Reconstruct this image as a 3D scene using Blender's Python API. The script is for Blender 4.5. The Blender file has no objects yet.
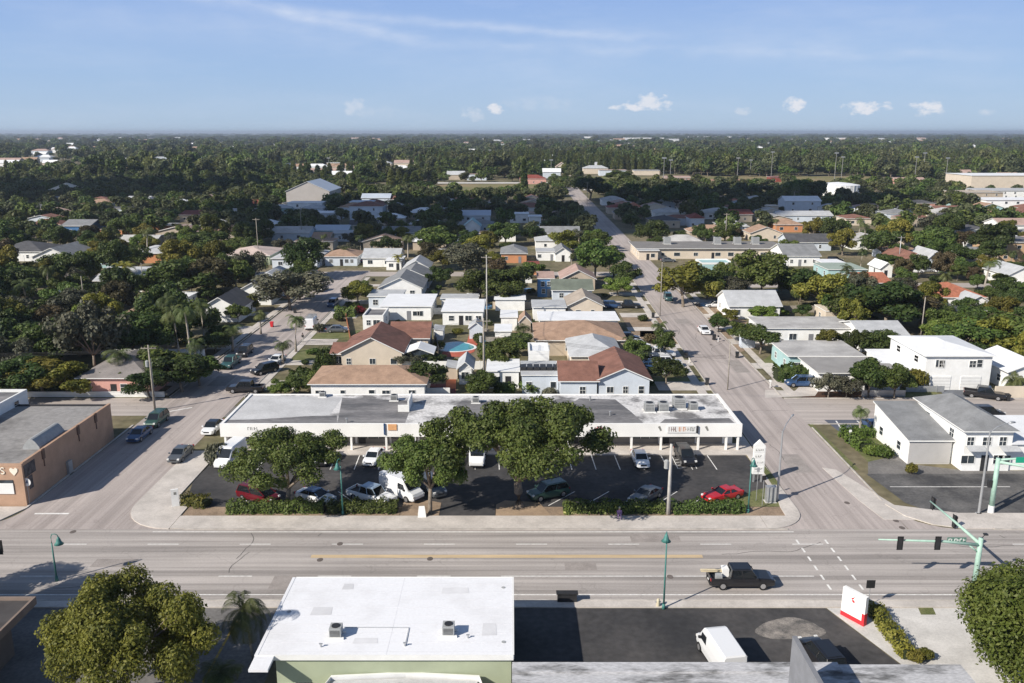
import bpy, math, random
import numpy as np
from mathutils import Vector, Matrix
R=random.Random(7)
C=bpy.context.scene.collection
PI=math.pi
# ---------------------------------------------------------------- camera model used for measuring places
F=850.;TH=math.atan((341.5-132.0)/F);H=40.
def P(x,y,h=0.):
    v=(341.5-y)/F;u=(x-512)/F
    d=math.sin(TH)-v*math.cos(TH);f=math.cos(TH)+v*math.sin(TH)
    t=(H-h)/d
    return (u*t,f*t)
def proj(x,y,z):
    dz=z-H
    dep=y*math.cos(TH)-dz*math.sin(TH); up=y*math.sin(TH)+dz*math.cos(TH)
    return (512+F*x/dep, 341.5-F*up/dep)
# ---------------------------------------------------------------- materials
MATS={}
def M(name,col,rough=.85,var=.12,scale=1.,col2=None,sc=(1,1,1),obj=False,lo=.35,hi=.65,metal=0.,bump=0.,fine=.0,detail=5.,spec=.3):
    if name in MATS: return MATS[name]
    m=bpy.data.materials.new(name);m.use_nodes=True;nt=m.node_tree;N=nt.nodes;L=nt.links
    b=N['Principled BSDF'];b.inputs['Roughness'].default_value=rough;b.inputs['Metallic'].default_value=metal
    b.inputs['Specular IOR Level'].default_value=spec
    c1=tuple(max(0,c*(1-var)) for c in col)+(1,)
    c2=(tuple(min(1,c*(1+var)) for c in col) if col2 is None else tuple(col2))+(1,)
    if obj: src=N.new('ShaderNodeTexCoord').outputs['Object']
    else: src=N.new('ShaderNodeNewGeometry').outputs['Position']
    mp=N.new('ShaderNodeMapping');mp.inputs['Scale'].default_value=sc;L.new(src,mp.inputs[0])
    n=N.new('ShaderNodeTexNoise');n.inputs['Scale'].default_value=scale;n.inputs['Detail'].default_value=detail;n.inputs['Roughness'].default_value=.62
    L.new(mp.outputs[0],n.inputs['Vector'])
    r=N.new('ShaderNodeMapRange');r.inputs[1].default_value=lo;r.inputs[2].default_value=hi;L.new(n.outputs['Fac'],r.inputs[0])
    mx=N.new('ShaderNodeMix');mx.data_type='RGBA';mx.inputs[6].default_value=c1;mx.inputs[7].default_value=c2
    L.new(r.outputs[0],mx.inputs[0]);out=mx.outputs[2]
    if fine>0:
        n2=N.new('ShaderNodeTexNoise');n2.inputs['Scale'].default_value=scale*14;n2.inputs['Detail'].default_value=3
        L.new(mp.outputs[0],n2.inputs['Vector'])
        r2=N.new('ShaderNodeMapRange');r2.inputs[1].default_value=.3;r2.inputs[2].default_value=.7;r2.inputs[3].default_value=1-fine;r2.inputs[4].default_value=1+fine
        L.new(n2.outputs['Fac'],r2.inputs[0])
        v=N.new('ShaderNodeVectorMath');v.operation='SCALE';L.new(out,v.inputs[0]);L.new(r2.outputs[0],v.inputs['Scale']);out=v.outputs[0]
    L.new(out,b.inputs['Base Color'])
    if bump>0:
        bp=N.new('ShaderNodeBump');bp.inputs['Strength'].default_value=bump;bp.inputs['Distance'].default_value=.05
        L.new(n.outputs['Fac'],bp.inputs['Height']);L.new(bp.outputs[0],b.inputs['Normal'])
    MATS[name]=m;return m
def road_mat(name,col,axis='x',dark=.62,crack=True):
    """worn asphalt / concrete: long tyre streaks along the axis, patches, cracks"""
    m=bpy.data.materials.new(name);m.use_nodes=True;nt=m.node_tree;N=nt.nodes;L=nt.links
    b=N['Principled BSDF'];b.inputs['Roughness'].default_value=.9;b.inputs['Specular IOR Level'].default_value=.2
    pos=N.new('ShaderNodeNewGeometry').outputs['Position']
    def noise(sc,s,lo,hi,a,bb,det=4):
        mp=N.new('ShaderNodeMapping');mp.inputs['Scale'].default_value=sc;L.new(pos,mp.inputs[0])
        n=N.new('ShaderNodeTexNoise');n.inputs['Scale'].default_value=s;n.inputs['Detail'].default_value=det;L.new(mp.outputs[0],n.inputs['Vector'])
        r=N.new('ShaderNodeMapRange');r.inputs[1].default_value=lo;r.inputs[2].default_value=hi;r.inputs[3].default_value=a;r.inputs[4].default_value=bb
        L.new(n.outputs['Fac'],r.inputs[0]);return r.outputs[0]
    st=(.018,1,1) if axis=='x' else (1,.018,1)
    parts=[noise(st,1.1,.40,.62,1.04,dark),noise(st,4.5,.35,.65,1.05,.93),noise((1,1,1),.09,.35,.65,.92,1.06),noise((1,1,1),6.,.3,.7,.93,1.06,2)]
    if crack:
        vo=N.new('ShaderNodeTexVoronoi');vo.feature='DISTANCE_TO_EDGE';vo.inputs['Scale'].default_value=.11
        ns=N.new('ShaderNodeTexNoise');ns.inputs['Scale'].default_value=.5;L.new(pos,ns.inputs['Vector'])
        ad=N.new('ShaderNodeVectorMath');ad.operation='MULTIPLY_ADD';ad.inputs[1].default_value=(5,5,0);L.new(ns.outputs['Color'],ad.inputs[0]);L.new(pos,ad.inputs[2])
        L.new(ad.outputs[0],vo.inputs['Vector'])
        r=N.new('ShaderNodeMapRange');r.inputs[1].default_value=.0;r.inputs[2].default_value=.01;r.inputs[3].default_value=.86;r.inputs[4].default_value=1
        L.new(vo.outputs['Distance'],r.inputs[0]);parts.append(r.outputs[0])
    cur=parts[0]
    for p in parts[1:]:
        mu=N.new('ShaderNodeMath');mu.operation='MULTIPLY';L.new(cur,mu.inputs[0]);L.new(p,mu.inputs[1]);cur=mu.outputs[0]
    v=N.new('ShaderNodeVectorMath');v.operation='SCALE';v.inputs[0].default_value=col;L.new(cur,v.inputs['Scale'])
    L.new(v.outputs[0],b.inputs['Base Color']);MATS[name]=m;return m
def leaf_mat(name,c1,c2,c3,trans=.25):
    m=bpy.data.materials.new(name);m.use_nodes=True;nt=m.node_tree;N=nt.nodes;L=nt.links
    b=N['Principled BSDF'];b.inputs['Roughness'].default_value=.55;b.inputs['Specular IOR Level'].default_value=.25
    g=N.new('ShaderNodeNewGeometry');oi=N.new('ShaderNodeObjectInfo')
    n=N.new('ShaderNodeTexNoise');n.inputs['Scale'].default_value=.45;n.inputs['Detail'].default_value=3;L.new(g.outputs['Position'],n.inputs['Vector'])
    r=N.new('ShaderNodeMapRange');r.inputs[1].default_value=.35;r.inputs[2].default_value=.65;L.new(n.outputs['Fac'],r.inputs[0])
    mx=N.new('ShaderNodeMix');mx.data_type='RGBA';mx.inputs[6].default_value=c1+(1,);mx.inputs[7].default_value=c2+(1,);L.new(r.outputs[0],mx.inputs[0])
    mx2=N.new('ShaderNodeMix');mx2.data_type='RGBA';mx2.inputs[7].default_value=c3+(1,);L.new(mx.outputs[2],mx2.inputs[6])
    r2=N.new('ShaderNodeMapRange');r2.inputs[1].default_value=.55;r2.inputs[2].default_value=1.;r2.inputs[4].default_value=.75
    L.new(g.outputs['Random Per Island'],r2.inputs[0]);L.new(r2.outputs[0],mx2.inputs[0])
    hs=N.new('ShaderNodeHueSaturation')
    h=N.new('ShaderNodeMapRange');h.inputs[3].default_value=.485;h.inputs[4].default_value=.525;L.new(oi.outputs['Random'],h.inputs[0]);L.new(h.outputs[0],hs.inputs['Hue'])
    vv=N.new('ShaderNodeMath');vv.operation='MULTIPLY_ADD';vv.inputs[1].default_value=7.31;vv.inputs[2].default_value=0;L.new(oi.outputs['Random'],vv.inputs[0])
    fr=N.new('ShaderNodeMath');fr.operation='FRACT';L.new(vv.outputs[0],fr.inputs[0])
    v2=N.new('ShaderNodeMapRange');v2.inputs[3].default_value=.62;v2.inputs[4].default_value=1.3;L.new(fr.outputs[0],v2.inputs[0]);L.new(v2.outputs[0],hs.inputs['Value'])
    L.new(mx2.outputs[2],hs.inputs['Color']);L.new(hs.outputs[0],b.inputs['Base Color'])
    tr=N.new('ShaderNodeBsdfTranslucent');L.new(hs.outputs[0],tr.inputs['Color'])
    ms=N.new('ShaderNodeMixShader');ms.inputs[0].default_value=trans;L.new(b.outputs[0],ms.inputs[1]);L.new(tr.outputs[0],ms.inputs[2])
    L.new(ms.outputs[0],N['Material Output'].inputs['Surface']);MATS[name]=m;return m
# ---------------------------------------------------------------- mesh building
class MB:
    def __init__(s): s.v=[];s.f=[];s.m=[]
    def add(s,vs,fs,mi=0):
        o=len(s.v);s.v+= [tuple(p) for p in vs];s.f+=[tuple(i+o for i in f) for f in fs];s.m+=[mi]*len(fs);return s
    def box(s,x0,y0,z0,x1,y1,z1,mi=0):
        if x0>x1:x0,x1=x1,x0
        if y0>y1:y0,y1=y1,y0
        return s.add([(x0,y0,z0),(x1,y0,z0),(x1,y1,z0),(x0,y1,z0),(x0,y0,z1),(x1,y0,z1),(x1,y1,z1),(x0,y1,z1)],
            [(0,3,2,1),(4,5,6,7),(0,1,5,4),(1,2,6,5),(2,3,7,6),(3,0,4,7)],mi)
    def tube(s,pts,rs,n=8,mi=0,cap=True):
        rings=[]
        for i,p in enumerate(pts):
            p=Vector(p);a=Vector(pts[max(0,i-1)]);b=Vector(pts[min(len(pts)-1,i+1)]);d=(b-a).normalized()
            u=d.cross(Vector((0,0,1)))
            if u.length<.05:u=d.cross(Vector((1,0,0)))
            u.normalize();w=d.cross(u);r=rs[i] if hasattr(rs,'__len__') else rs
            rings.append([p+u*r*math.cos(2*PI*k/n)+w*r*math.sin(2*PI*k/n) for k in range(n)])
        vs=[q for r in rings for q in r];fs=[]
        for i in range(len(pts)-1):
            for k in range(n):
                a=i*n+k;b=i*n+(k+1)%n;fs.append((a,a+n,b+n,b))
        if cap: fs.append(tuple(range(n)));fs.append(tuple(reversed(range((len(pts)-1)*n,len(pts)*n))))
        return s.add(vs,fs,mi)
    def prism(s,poly,z0,z1,mi=0,side=None):
        n=len(poly);a=sum(poly[i][0]*poly[(i+1)%n][1]-poly[(i+1)%n][0]*poly[i][1] for i in range(n))
        if a<0: poly=list(reversed(poly))
        vs=[(x,y,z0) for x,y in poly]+[(x,y,z1) for x,y in poly]
        s.add(vs,[tuple(range(n,2*n)),tuple(reversed(range(n)))],mi)
        return s.add(vs,[(i,(i+1)%n,(i+1)%n+n,i+n) for i in range(n)],mi if side is None else side)
    def slab(s,q,th,mi=0,mside=0):
        """q: 3-D polygon (top face, counter-clockwise seen from above), thickened downwards"""
        n=len(q);vs=list(q)+[(p[0],p[1],p[2]-th) for p in q]
        s.add(vs,[tuple(range(n))],mi)
        return s.add(vs,[tuple(reversed(range(n,2*n)))]+[(i,i+n,(i+1)%n+n,(i+1)%n) for i in range(n)],mside)
    def build(s,name,mats,parent=None,loc=(0,0,0),rz=0,smooth=False):
        if not isinstance(mats,(list,tuple)): mats=[mats]
        me=bpy.data.meshes.new(name);me.from_pydata(s.v,[],s.f)
        for m in mats: me.materials.append(m)
        me.polygons.foreach_set('material_index',s.m)
        if smooth: me.polygons.foreach_set('use_smooth',[True]*len(s.f))
        me.update();o=bpy.data.objects.new(name,me);C.objects.link(o);o.location=loc;o.rotation_euler=(0,0,rz)
        if parent: o.parent=parent
        return o
THINGS=[]
def tag(o,label,cat,group=None,kind=None):
    if label:o['label']=label
    if cat:o['category']=cat
    if group:o['group']=group
    if kind:o['kind']=kind
    if not kind or kind=='stuff': THINGS.append(o)
    return o
def thing(name,label,cat,loc=(0,0,0),rz=0,group=None,sc=None):
    o=bpy.data.objects.new(name,None);C.objects.link(o);o.location=loc;o.rotation_euler=(0,0,rz);o.empty_display_size=.5
    if sc:o.scale=sc
    return tag(o,label,cat,group)
def struct(name,mb,mats):
    o=mb.build(name,mats);o['kind']='structure';return o
def dup(root,loc,rz=0,label=None,group=None,sc=None,mats=None):
    r=root.copy();C.objects.link(r);r.location=loc;r.rotation_euler=(0,0,rz)
    if sc:r.scale=sc
    if label:r['label']=label
    if group:r['group']=group
    THINGS.append(r)
    def rec(a,b):
        for ch in a.children:
            c=ch.copy();C.objects.link(c);c.parent=b;rec(ch,c)
    rec(root,r);return r
def mesh_np(name,V,Fq,mats,parent=None):
    me=bpy.data.meshes.new(name);nf=len(Fq);k=Fq.shape[1]
    me.vertices.add(len(V));me.vertices.foreach_set('co',V.astype(np.float32).ravel())
    me.loops.add(nf*k);me.loops.foreach_set('vertex_index',Fq.astype(np.int32).ravel())
    me.polygons.add(nf);me.polygons.foreach_set('loop_start',np.arange(0,nf*k,k,dtype=np.int32))
    me.update(calc_edges=True)
    for m in (mats if isinstance(mats,(list,tuple)) else [mats]): me.materials.append(m)
    return me
def link(name,me,parent=None,loc=(0,0,0)):
    o=bpy.data.objects.new(name,me);C.objects.link(o);o.location=loc
    if parent:o.parent=parent
    return o
def quads(pos,nrm,size,rs,asp=1.5):
    """leaf cards: centre, normal, size -> V,F"""
    n=len(pos)
    t=rs.normal(size=(n,3));t-=nrm*np.sum(t*nrm,1,keepdims=True);t/=np.linalg.norm(t,axis=1,keepdims=True)+1e-9
    b=np.cross(nrm,t);s=size[:,None]
    V=np.stack([pos-t*s*asp*.5,pos-b*s*.42+nrm*s*.12,pos+t*s*asp*.5,pos+b*s*.42+nrm*s*.12],1).reshape(-1,3)
    return V,np.arange(4*n).reshape(n,4)
def unit(rs,n):
    d=rs.normal(size=(n,3));return d/np.linalg.norm(d,axis=1,keepdims=True)
# ---------------------------------------------------------------- shared materials
grass=M('dry_grass',(.13,.12,.06),.95,0,.13,(.23,.19,.115),fine=.25,detail=8)
lawn=M('lawn_grass',(.09,.11,.035),.95,0,.5,(.17,.17,.075),fine=.3)
dirt=M('bare_dirt',(.27,.20,.14),.95,.2,.6,fine=.2)
mulch=M('brown_mulch',(.07,.035,.02),.95,.3,2.,fine=.4)
m_main=road_mat('main_road_asphalt',(.415,.38,.355),'x',.66)
m_side=road_mat('side_road_asphalt',(.42,.37,.345),'y',.82)
m_cross=road_mat('cross_road_asphalt',(.43,.385,.355),'x',.86)
m_lot=M('parking_lot_asphalt',(.035,.035,.037),.9,0,.12,(.085,.08,.078),fine=.18,detail=8)
m_lot2=M('worn_lot_asphalt',(.055,.055,.057),.9,0,.25,(.15,.145,.14),fine=.18,detail=8)
m_lot3=M('grey_lot_asphalt',(.13,.125,.12),.9,0,.25,(.20,.19,.18),fine=.18,detail=8)
walkm=M('sidewalk_concrete',(.51,.47,.43),.9,.14,.35,fine=.08)
walkw=M('pale_concrete',(.55,.53,.50),.9,.12,.4,fine=.08)
kerbm=M('kerb_concrete',(.44,.41,.375),.9,.2,.8)
paint=M('white_road_paint',(.68,.67,.64),.7,.22,2.5,lo=.3,hi=.6)
ypaint=M('faded_yellow_paint',(.55,.40,.20),.8,.15,1.5)
yel=M('yellow_paint',(.75,.55,.06),.6,.15,2)
white=M('white_stucco',(.78,.78,.76),.8,.07,.6)
whiteroof=M('white_membrane_roof',(.76,.765,.78),.6,0,.35,(.69,.69,.70),fine=.04,lo=.5,hi=.7,detail=8)
trim=M('white_trim',(.75,.75,.73),.7,.05)
glass=M('dark_window_glass',(.035,.045,.055),.12,.4,1.2,spec=.6)
steel=M('galvanised_steel',(.42,.43,.44),.45,.08,2,metal=.5)
hvacm=M('air_conditioner_grey',(.33,.34,.34),.6,.1,2)
black=M('black_rubber',(.015,.015,.016),.8,.2)
darkm=M('dark_metal',(.03,.03,.032),.5,.2)
tealm=M('green_painted_steel',(.06,.19,.17),.5,.12,2)
paleteal=M('pale_green_painted_steel',(.34,.50,.42),.5,.1,2)
woodp=M('weathered_pole_wood',(.30,.27,.23),.9,.2,3)
greyw=M('grey_painted_wall',(.20,.205,.22),.8,.1)
redm=M('red_panel',(.55,.03,.04),.5,.08)
barkm=M('tree_bark',(.20,.165,.13),.95,.3,2.5,obj=True)
palmbark=M('palm_bark',(.34,.30,.25),.95,.2,6,obj=True)
L_dark=leaf_mat('dark_green_leaves',(.035,.058,.015),(.07,.10,.024),(.11,.13,.04))
L_mid=leaf_mat('mid_green_leaves',(.048,.075,.017),(.098,.135,.028),(.16,.185,.055))
L_oliv=leaf_mat('olive_leaves',(.11,.115,.022),(.20,.185,.034),(.29,.25,.06),.35)
L_brig=leaf_mat('bright_green_leaves',(.09,.14,.025),(.17,.23,.045),(.24,.28,.08),.35)
L_grey=leaf_mat('grey_green_leaves',(.06,.065,.04),(.10,.10,.065),(.16,.15,.10),.15)
L_pine=leaf_mat('feathery_pine_leaves',(.09,.115,.035),(.16,.18,.055),(.20,.205,.08),.35)
L_far=leaf_mat('distant_leaves',(.070,.085,.036),(.125,.135,.060),(.17,.17,.085),.35)
L_brow=leaf_mat('reddish_brown_leaves',(.07,.055,.028),(.11,.085,.04),(.14,.11,.06))
L_palm=leaf_mat('palm_fronds',(.06,.085,.025),(.11,.13,.04),(.16,.17,.07),.2)
L_ypalm=leaf_mat('yellow_palm_fronds',(.16,.17,.03),(.24,.22,.04),(.28,.25,.06),.2)
L_red=leaf_mat('red_flower_leaves',(.25,.02,.03),(.30,.03,.05),(.12,.05,.03),.2)
# ================================================================ vegetation
def lobes_broad(rs,k,R0,z0,z1,flat=.75,lr=(.26,.42)):
    """lobe centres through a crown of radius R0 between z0 and z1"""
    out=[];zc=(z0+z1)/2;hz=(z1-z0)/2
    for i in range(k):
        a=2.4*i+rs.uniform(-.5,.5);q=rs.uniform(-.6,1.)
        rr=math.sqrt(max(0,1-q*q*.8))*(rs.uniform(.3,1.)**.6)*(.82 if lr[0]>.25 else .95)*rs.uniform(.85,1.08)
        rad=R0*rs.uniform(*lr)
        out.append((math.cos(a)*rr*R0,math.sin(a)*rr*R0,zc+q*hz*.68,rad,rad*flat))
    a0=rs.uniform(0,6.28)
    if lr[0]<.25: out=[(x*(1+.13*math.sin(2*math.atan2(y,x)+a0)+.09*math.sin(3*math.atan2(y,x)+2*a0)),y*(1+.13*math.sin(2*math.atan2(y,x)+a0)+.09*math.sin(3*math.atan2(y,x)+2*a0)),z+rs.normal()*hz*.07,r,f) for x,y,z,r,f in out]
    out.append((0,0,zc+hz*.25,R0*(.45 if lr[0]>.25 else .3),hz*.5));return out
def crown_me(name,seed,lobes,n,leaf,mat,upbias=.25,inner=.25):
    rs=np.random.RandomState(seed);lb=np.array(lobes)
    w=lb[:,3]**2;idx=rs.choice(len(lb),n,p=w/w.sum());l=lb[idx]
    d=unit(rs,n);d[:,2]+=upbias;d/=np.linalg.norm(d,axis=1,keepdims=True)
    rad=np.where(rs.rand(n)<inner,rs.uniform(.3,.8,n),rs.uniform(.8,1.1,n))
    # clumpy surface: wobble the radius with a cheap directional hash
    wob=1+.22*np.sin(d[:,0]*7+idx*1.7)*np.sin(d[:,1]*8+idx*2.3)*np.sin(d[:,2]*6+idx)
    pos=np.stack([l[:,0]+d[:,0]*l[:,3]*rad*wob,l[:,1]+d[:,1]*l[:,3]*rad*wob,l[:,2]+d[:,2]*l[:,4]*rad*wob],1)
    nr=d*.8+unit(rs,n)*.7;nr[:,2]+=.25;nr/=np.linalg.norm(nr,axis=1,keepdims=True)
    V,Fq=quads(pos,nr,leaf*rs.uniform(.6,1.35,n),rs)
    return mesh_np(name,V,Fq,mat)
def trunk_me(name,seed,lobes,r0,zf,mat,nl=9,fork=.35):
    rs=np.random.RandomState(seed+5);mb=MB()
    top=(rs.uniform(-.3,.3),rs.uniform(-.3,.3),zf)
    mb.tube([(0,0,-.15),(.0,0,.25),(top[0]*.5,top[1]*.5,zf*.55),top],[r0*1.5,r0*1.05,r0*.9,r0*.8],9)
    ls=sorted(lobes,key=lambda q:-q[3])[:nl]
    for x,y,z,r,_ in ls:
        mid=(top[0]+(x-top[0])*.45,top[1]+(y-top[1])*.45,zf+(z-zf)*(.55 if z>zf else .2))
        mb.tube([top,mid,(x,y,z)],[r0*.6,r0*.38,r0*.12],6)
        for k in range(2):
            e=(x+rs.uniform(-1,1)*r*.8,y+rs.uniform(-1,1)*r*.8,z+rs.uniform(-.2,.8)*r*.7)
            mb.tube([mid,((mid[0]+e[0])/2,(mid[1]+e[1])/2,(mid[2]+e[2])/2+.1),e],[r0*.28,r0*.17,r0*.05],5)
    o=mb.build(name,mat);me=o.data;bpy.data.objects.remove(o)
    me.polygons.foreach_set('use_smooth',[True]*len(me.polygons));return me
PROTO={}
def proto(key,R0,z0,z1,k,n,leaf,mat,r0,seed,flat=.75,zf=None,inner=.25,bark=None,lr=(.26,.42)):
    rs=np.random.RandomState(seed);lb=lobes_broad(rs,k,R0,z0,z1,flat,lr)
    PROTO[key]=(crown_me(key+'_crown',seed,lb,n,leaf,mat,inner=inner),trunk_me(key+'_trunk',seed,lb,r0,zf or z0+.5,bark or barkm),R0,z1)
# hi-res single trees near the camera
proto('corner_olive',6.9,1.0,8.2,52,70000,.17,L_oliv,.26,17,.78,2.4,.3,lr=(.12,.23))
proto('corner_bright',5.1,.4,8.6,64,90000,.17,L_brig,.30,12,.95,2.5,.3,lr=(.24,.33))
proto('lot_big',7.9,3.6,9.2,46,42000,.19,L_mid,.42,23,.62,2.4,.3,lr=(.12,.21))
proto('lot_left',6.0,2.9,6.9,32,24000,.17,L_mid,.27,24,.62,1.9,.3,lr=(.13,.23))
proto('lot_mid',4.4,2.6,8.4,32,28000,.17,L_mid,.24,25,.8,2.6,.3,lr=(.15,.27))
# mid-distance families (radius 4, height 8 nominal)
fam={'mid':L_mid,'dark':L_dark,'olive':L_oliv,'bright':L_brig,'grey':L_grey,'brown':L_brow}
for fi,(kk,mt) in enumerate(fam.items()):
    for j in range(3 if kk in('mid','dark') else 2 if kk=='olive' else 1):
        proto(kk+str(j),4.,.9+.5*(j%2),8.,20+3*j,6500 if kk!='grey' else 4000,.34,mt,.2,30+fi*7+j,.8,2.2,lr=(.2,.36))
# far families, fewer bigger leaf clumps
for j in range(4): proto('far%d'%j,4.,.3,8.,11,800,.85,[L_far,L_mid,L_far,L_pine][j],.2,80+j,.85,1.6)
def pine_me(seed,n,h,mat,leaf):
    rs=np.random.RandomState(seed);z=rs.uniform(.08,1,n)**.8
    br=rs.randint(0,26,n);a=br*2.4+rs.normal(size=n)*.25;zz=np.clip((br/26.)*.9+.1+rs.normal(size=n)*.04,.06,1)
    wid=(1.02-zz)**.7*h*.20*(.7+.5*np.sin(br*3.1)**2);q=rs.rand(n)**.6
    pos=np.stack([np.cos(a)*wid*q,np.sin(a)*wid*q,zz*h+q*wid*.35+rs.normal(size=n)*.2],1)
    nr=unit(rs,n);V,Fq=quads(pos,nr,leaf*rs.uniform(.6,1.3,n),rs,2.2);return mesh_np('pine_crown',V,Fq,mat)
def pine_trunk(h):
    mb=MB();mb.tube([(0,0,-.1),(.1,0,h*.5),(0,.1,h*.95)],[.28,.16,.03],7);o=mb.build('pt',barkm);me=o.data;bpy.data.objects.remove(o);return me
for j in range(2): PROTO['pine%d'%j]=(pine_me(91+j,1500,15.,L_pine,.85),pine_trunk(15.),3.,15.)
PROTO['darkpine']=(pine_me(95,3500,15.,L_dark,.7),pine_trunk(15.),3.,15.)
def palm_me(seed,h,nf,L,droop,mat,wid=.55,r0=.17,lean=.5):
    rs=np.random.RandomState(seed);mb=MB();tx=lean
    mb.tube([(0,0,-.1),(tx*.1,0,h*.3),(tx*.45,0,h*.7),(tx,0,h)],[r0*1.5,r0,r0*.85,r0*.8],9)
    o=mb.build('pt',palmbark);tr=o.data;bpy.data.objects.remove(o);tr.polygons.foreach_set('use_smooth',[True]*len(tr.polygons))
    V=[];Fc=[]
    for i in range(nf):
        a=2*PI*i/nf*2.618+rs.uniform(-.2,.2);el=rs.uniform(-.35,1.25);l=L*rs.uniform(.8,1.1)
        p=np.array([tx,0,h]);n=13;dirh=np.array([math.cos(a),math.sin(a),0]);side=np.array([-math.sin(a),math.cos(a),0]);e=el
        for k in range(n):
            t=k/n;d=dirh*math.cos(e)+np.array([0,0,math.sin(e)]);q=p+d*l/n;e-=droop*(.6+t)/n*1.6
            w=wid*math.sin(PI*(.12+.86*t))**.7;up=np.cross(d,side);up=up/np.linalg.norm(up)
            for sg in(-1,1):
                for u0 in (0.,.5):
                    b=p+(q-p)*u0;c=p+(q-p)*(u0+.34);tip=b+side*sg*w+d*w*.55+np.array([0,0,-1])*w*.45
                    s0=len(V);V+=[b,c,tip+(c-b)*.4,tip];Fc.append((s0,s0+1,s0+2,s0+3))
            s0=len(V);V+=[p-side*.02,p+side*.02,q+side*.02,q-side*.02];Fc.append((s0,s0+1,s0+2,s0+3));p=q
    me=mesh_np('palm_fronds',np.array(V),np.array(Fc),mat);return me,tr
PROTO['palm0']=palm_me(1,7.,22,2.7,1.5,L_palm)+(2.6,8.)
PROTO['palm1']=palm_me(2,5.,20,2.4,1.7,L_palm,lean=-.4)+(2.4,6.)
PROTO['palm2']=palm_me(3,9.,24,2.8,1.6,L_palm,lean=.8)+(2.8,10.)
PROTO['ypalm']=palm_me(4,5.5,26,3.3,1.2,L_ypalm,.7,.25,.1)+(3.3,8.)
PROTO['fgpalm']=palm_me(5,5.2,30,3.1,1.35,L_palm,.6,.12,.5)+(2.5,5.)
PROTO['lowpalm']=palm_me(6,.7,26,2.0,1.3,L_palm,.5,.2,0)+(2.,2.)
KIND={'corner_olive':('broadleaf_tree','tree'),'pine':('pine_tree','pine tree'),'darkpine':('pine_tree','pine tree'),'palm':('palm_tree','palm tree'),'ypalm':('palm_tree','palm tree'),'fgpalm':('palm_tree','palm tree'),'lowpalm':('palm_tree','palm tree')}
def tree(key,x,y,s=1.,sz=None,label=None,rz=None,group=None,parts=True):
    cm,tm,R0,h=PROTO[key];k=key.rstrip('0123456789');nm,cat=KIND.get(k,('broadleaf_tree','tree'))
    o=thing(nm,label,cat,(x,y,0),R.uniform(0,6.28) if rz is None else rz,group,(s,s,sz or s))
    link('crown' if cat!='palm tree' else 'frond_crown',cm,o);link('trunk',tm,o);o['_k']=k;return o
def leafbox(name,label,cat,pts,w,h,mat,dens=26,leaf=.2,group=None,zb=0.):
    """clipped hedge following a line of ground points"""
    c=Vector((sum(p[0] for p in pts)/len(pts),sum(p[1] for p in pts)/len(pts),0));rs=np.random.RandomState(int(abs(c.x*7+c.y*13))%9999)
    o=thing(name,label,cat,(c.x,c.y,zb),0,group);allp=[];alln=[];core=MB()
    for (a,b) in zip(pts[:-1],pts[1:]):
        a=Vector((a[0]-c.x,a[1]-c.y));b=Vector((b[0]-c.x,b[1]-c.y));L=(b-a).length;d=(b-a)/L;n2=Vector((-d.y,d.x))
        n=int(L*(w+2*h)*dens*1.5);t=rs.rand(n);u=rs.uniform(0,w+2*h,n)
        lump=1+.14*np.sin(t*L*1.9+c.x)+.10*np.sin(t*L*4.3+1)
        off=np.where(u<h,-w/2,np.where(u>h+w,w/2,u-h-w/2));z=np.where(u<h,u,np.where(u>h+w,2*h+w-u,h))*lump
        off=off*(1+.12*np.sin(t*L*3.1))+rs.normal(size=n)*.07;z=z+rs.normal(size=n)*.07
        p=np.stack([a.x+d.x*L*t+n2.x*off,a.y+d.y*L*t+n2.y*off,np.maximum(z,.03)],1);allp.append(p)
        nn=np.stack([n2.x*off,n2.y*off,np.full(n,.5)],1)+unit(rs,n)*.6;alln.append(nn/np.linalg.norm(nn,axis=1,keepdims=True))
        q=[a-n2*(w*.34),b-n2*(w*.34),b+n2*(w*.34),a+n2*(w*.34)];core.prism([(k.x,k.y) for k in q],0,h*.78)
    pos=np.concatenate(allp);nr=np.concatenate(alln);V,Fq=quads(pos,nr,leaf*rs.uniform(.6,1.4,len(pos)),rs)
    link('foliage',mesh_np('hedge_foliage',V,Fq,mat),o);core.build('stems',M('hedge_stems',(.028,.038,.014),.95,.3,4),o);return o  # solid dark green core added inside the hedge to block views through the leaves
SHR={}
def shrub(x,y,r,h,mat,label,name='shrub',cat='shrub',group=None):
    key=mat.name
    if key not in SHR:
        rs=np.random.RandomState(len(SHR)+200);lb=[(math.cos(a)*.5,math.sin(a)*.5,.45+.3*rs.rand(),.45,.42) for a in np.arange(0,6.2,1.05)]+[(0,0,.7,.5,.45)]
        SHR[key]=crown_me('shrub_foliage',len(SHR)+200,lb,1500,.16,mat,.2,.2);
        mb=MB()
        for a in range(5): mb.tube([(0,0,-.03),(math.cos(a*1.3)*.4,math.sin(a*1.3)*.4,.7)],[.03,.015],5)
        o=mb.build('st',barkm);SHR[key+'s']=o.data;bpy.data.objects.remove(o)
    o=thing(name,label,cat,(x,y,0),R.uniform(0,6),group,(r,r,h));link('foliage',SHR[key],o);link('stems',SHR[key+'s'],o);o['_k']='shrub';return o
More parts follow.
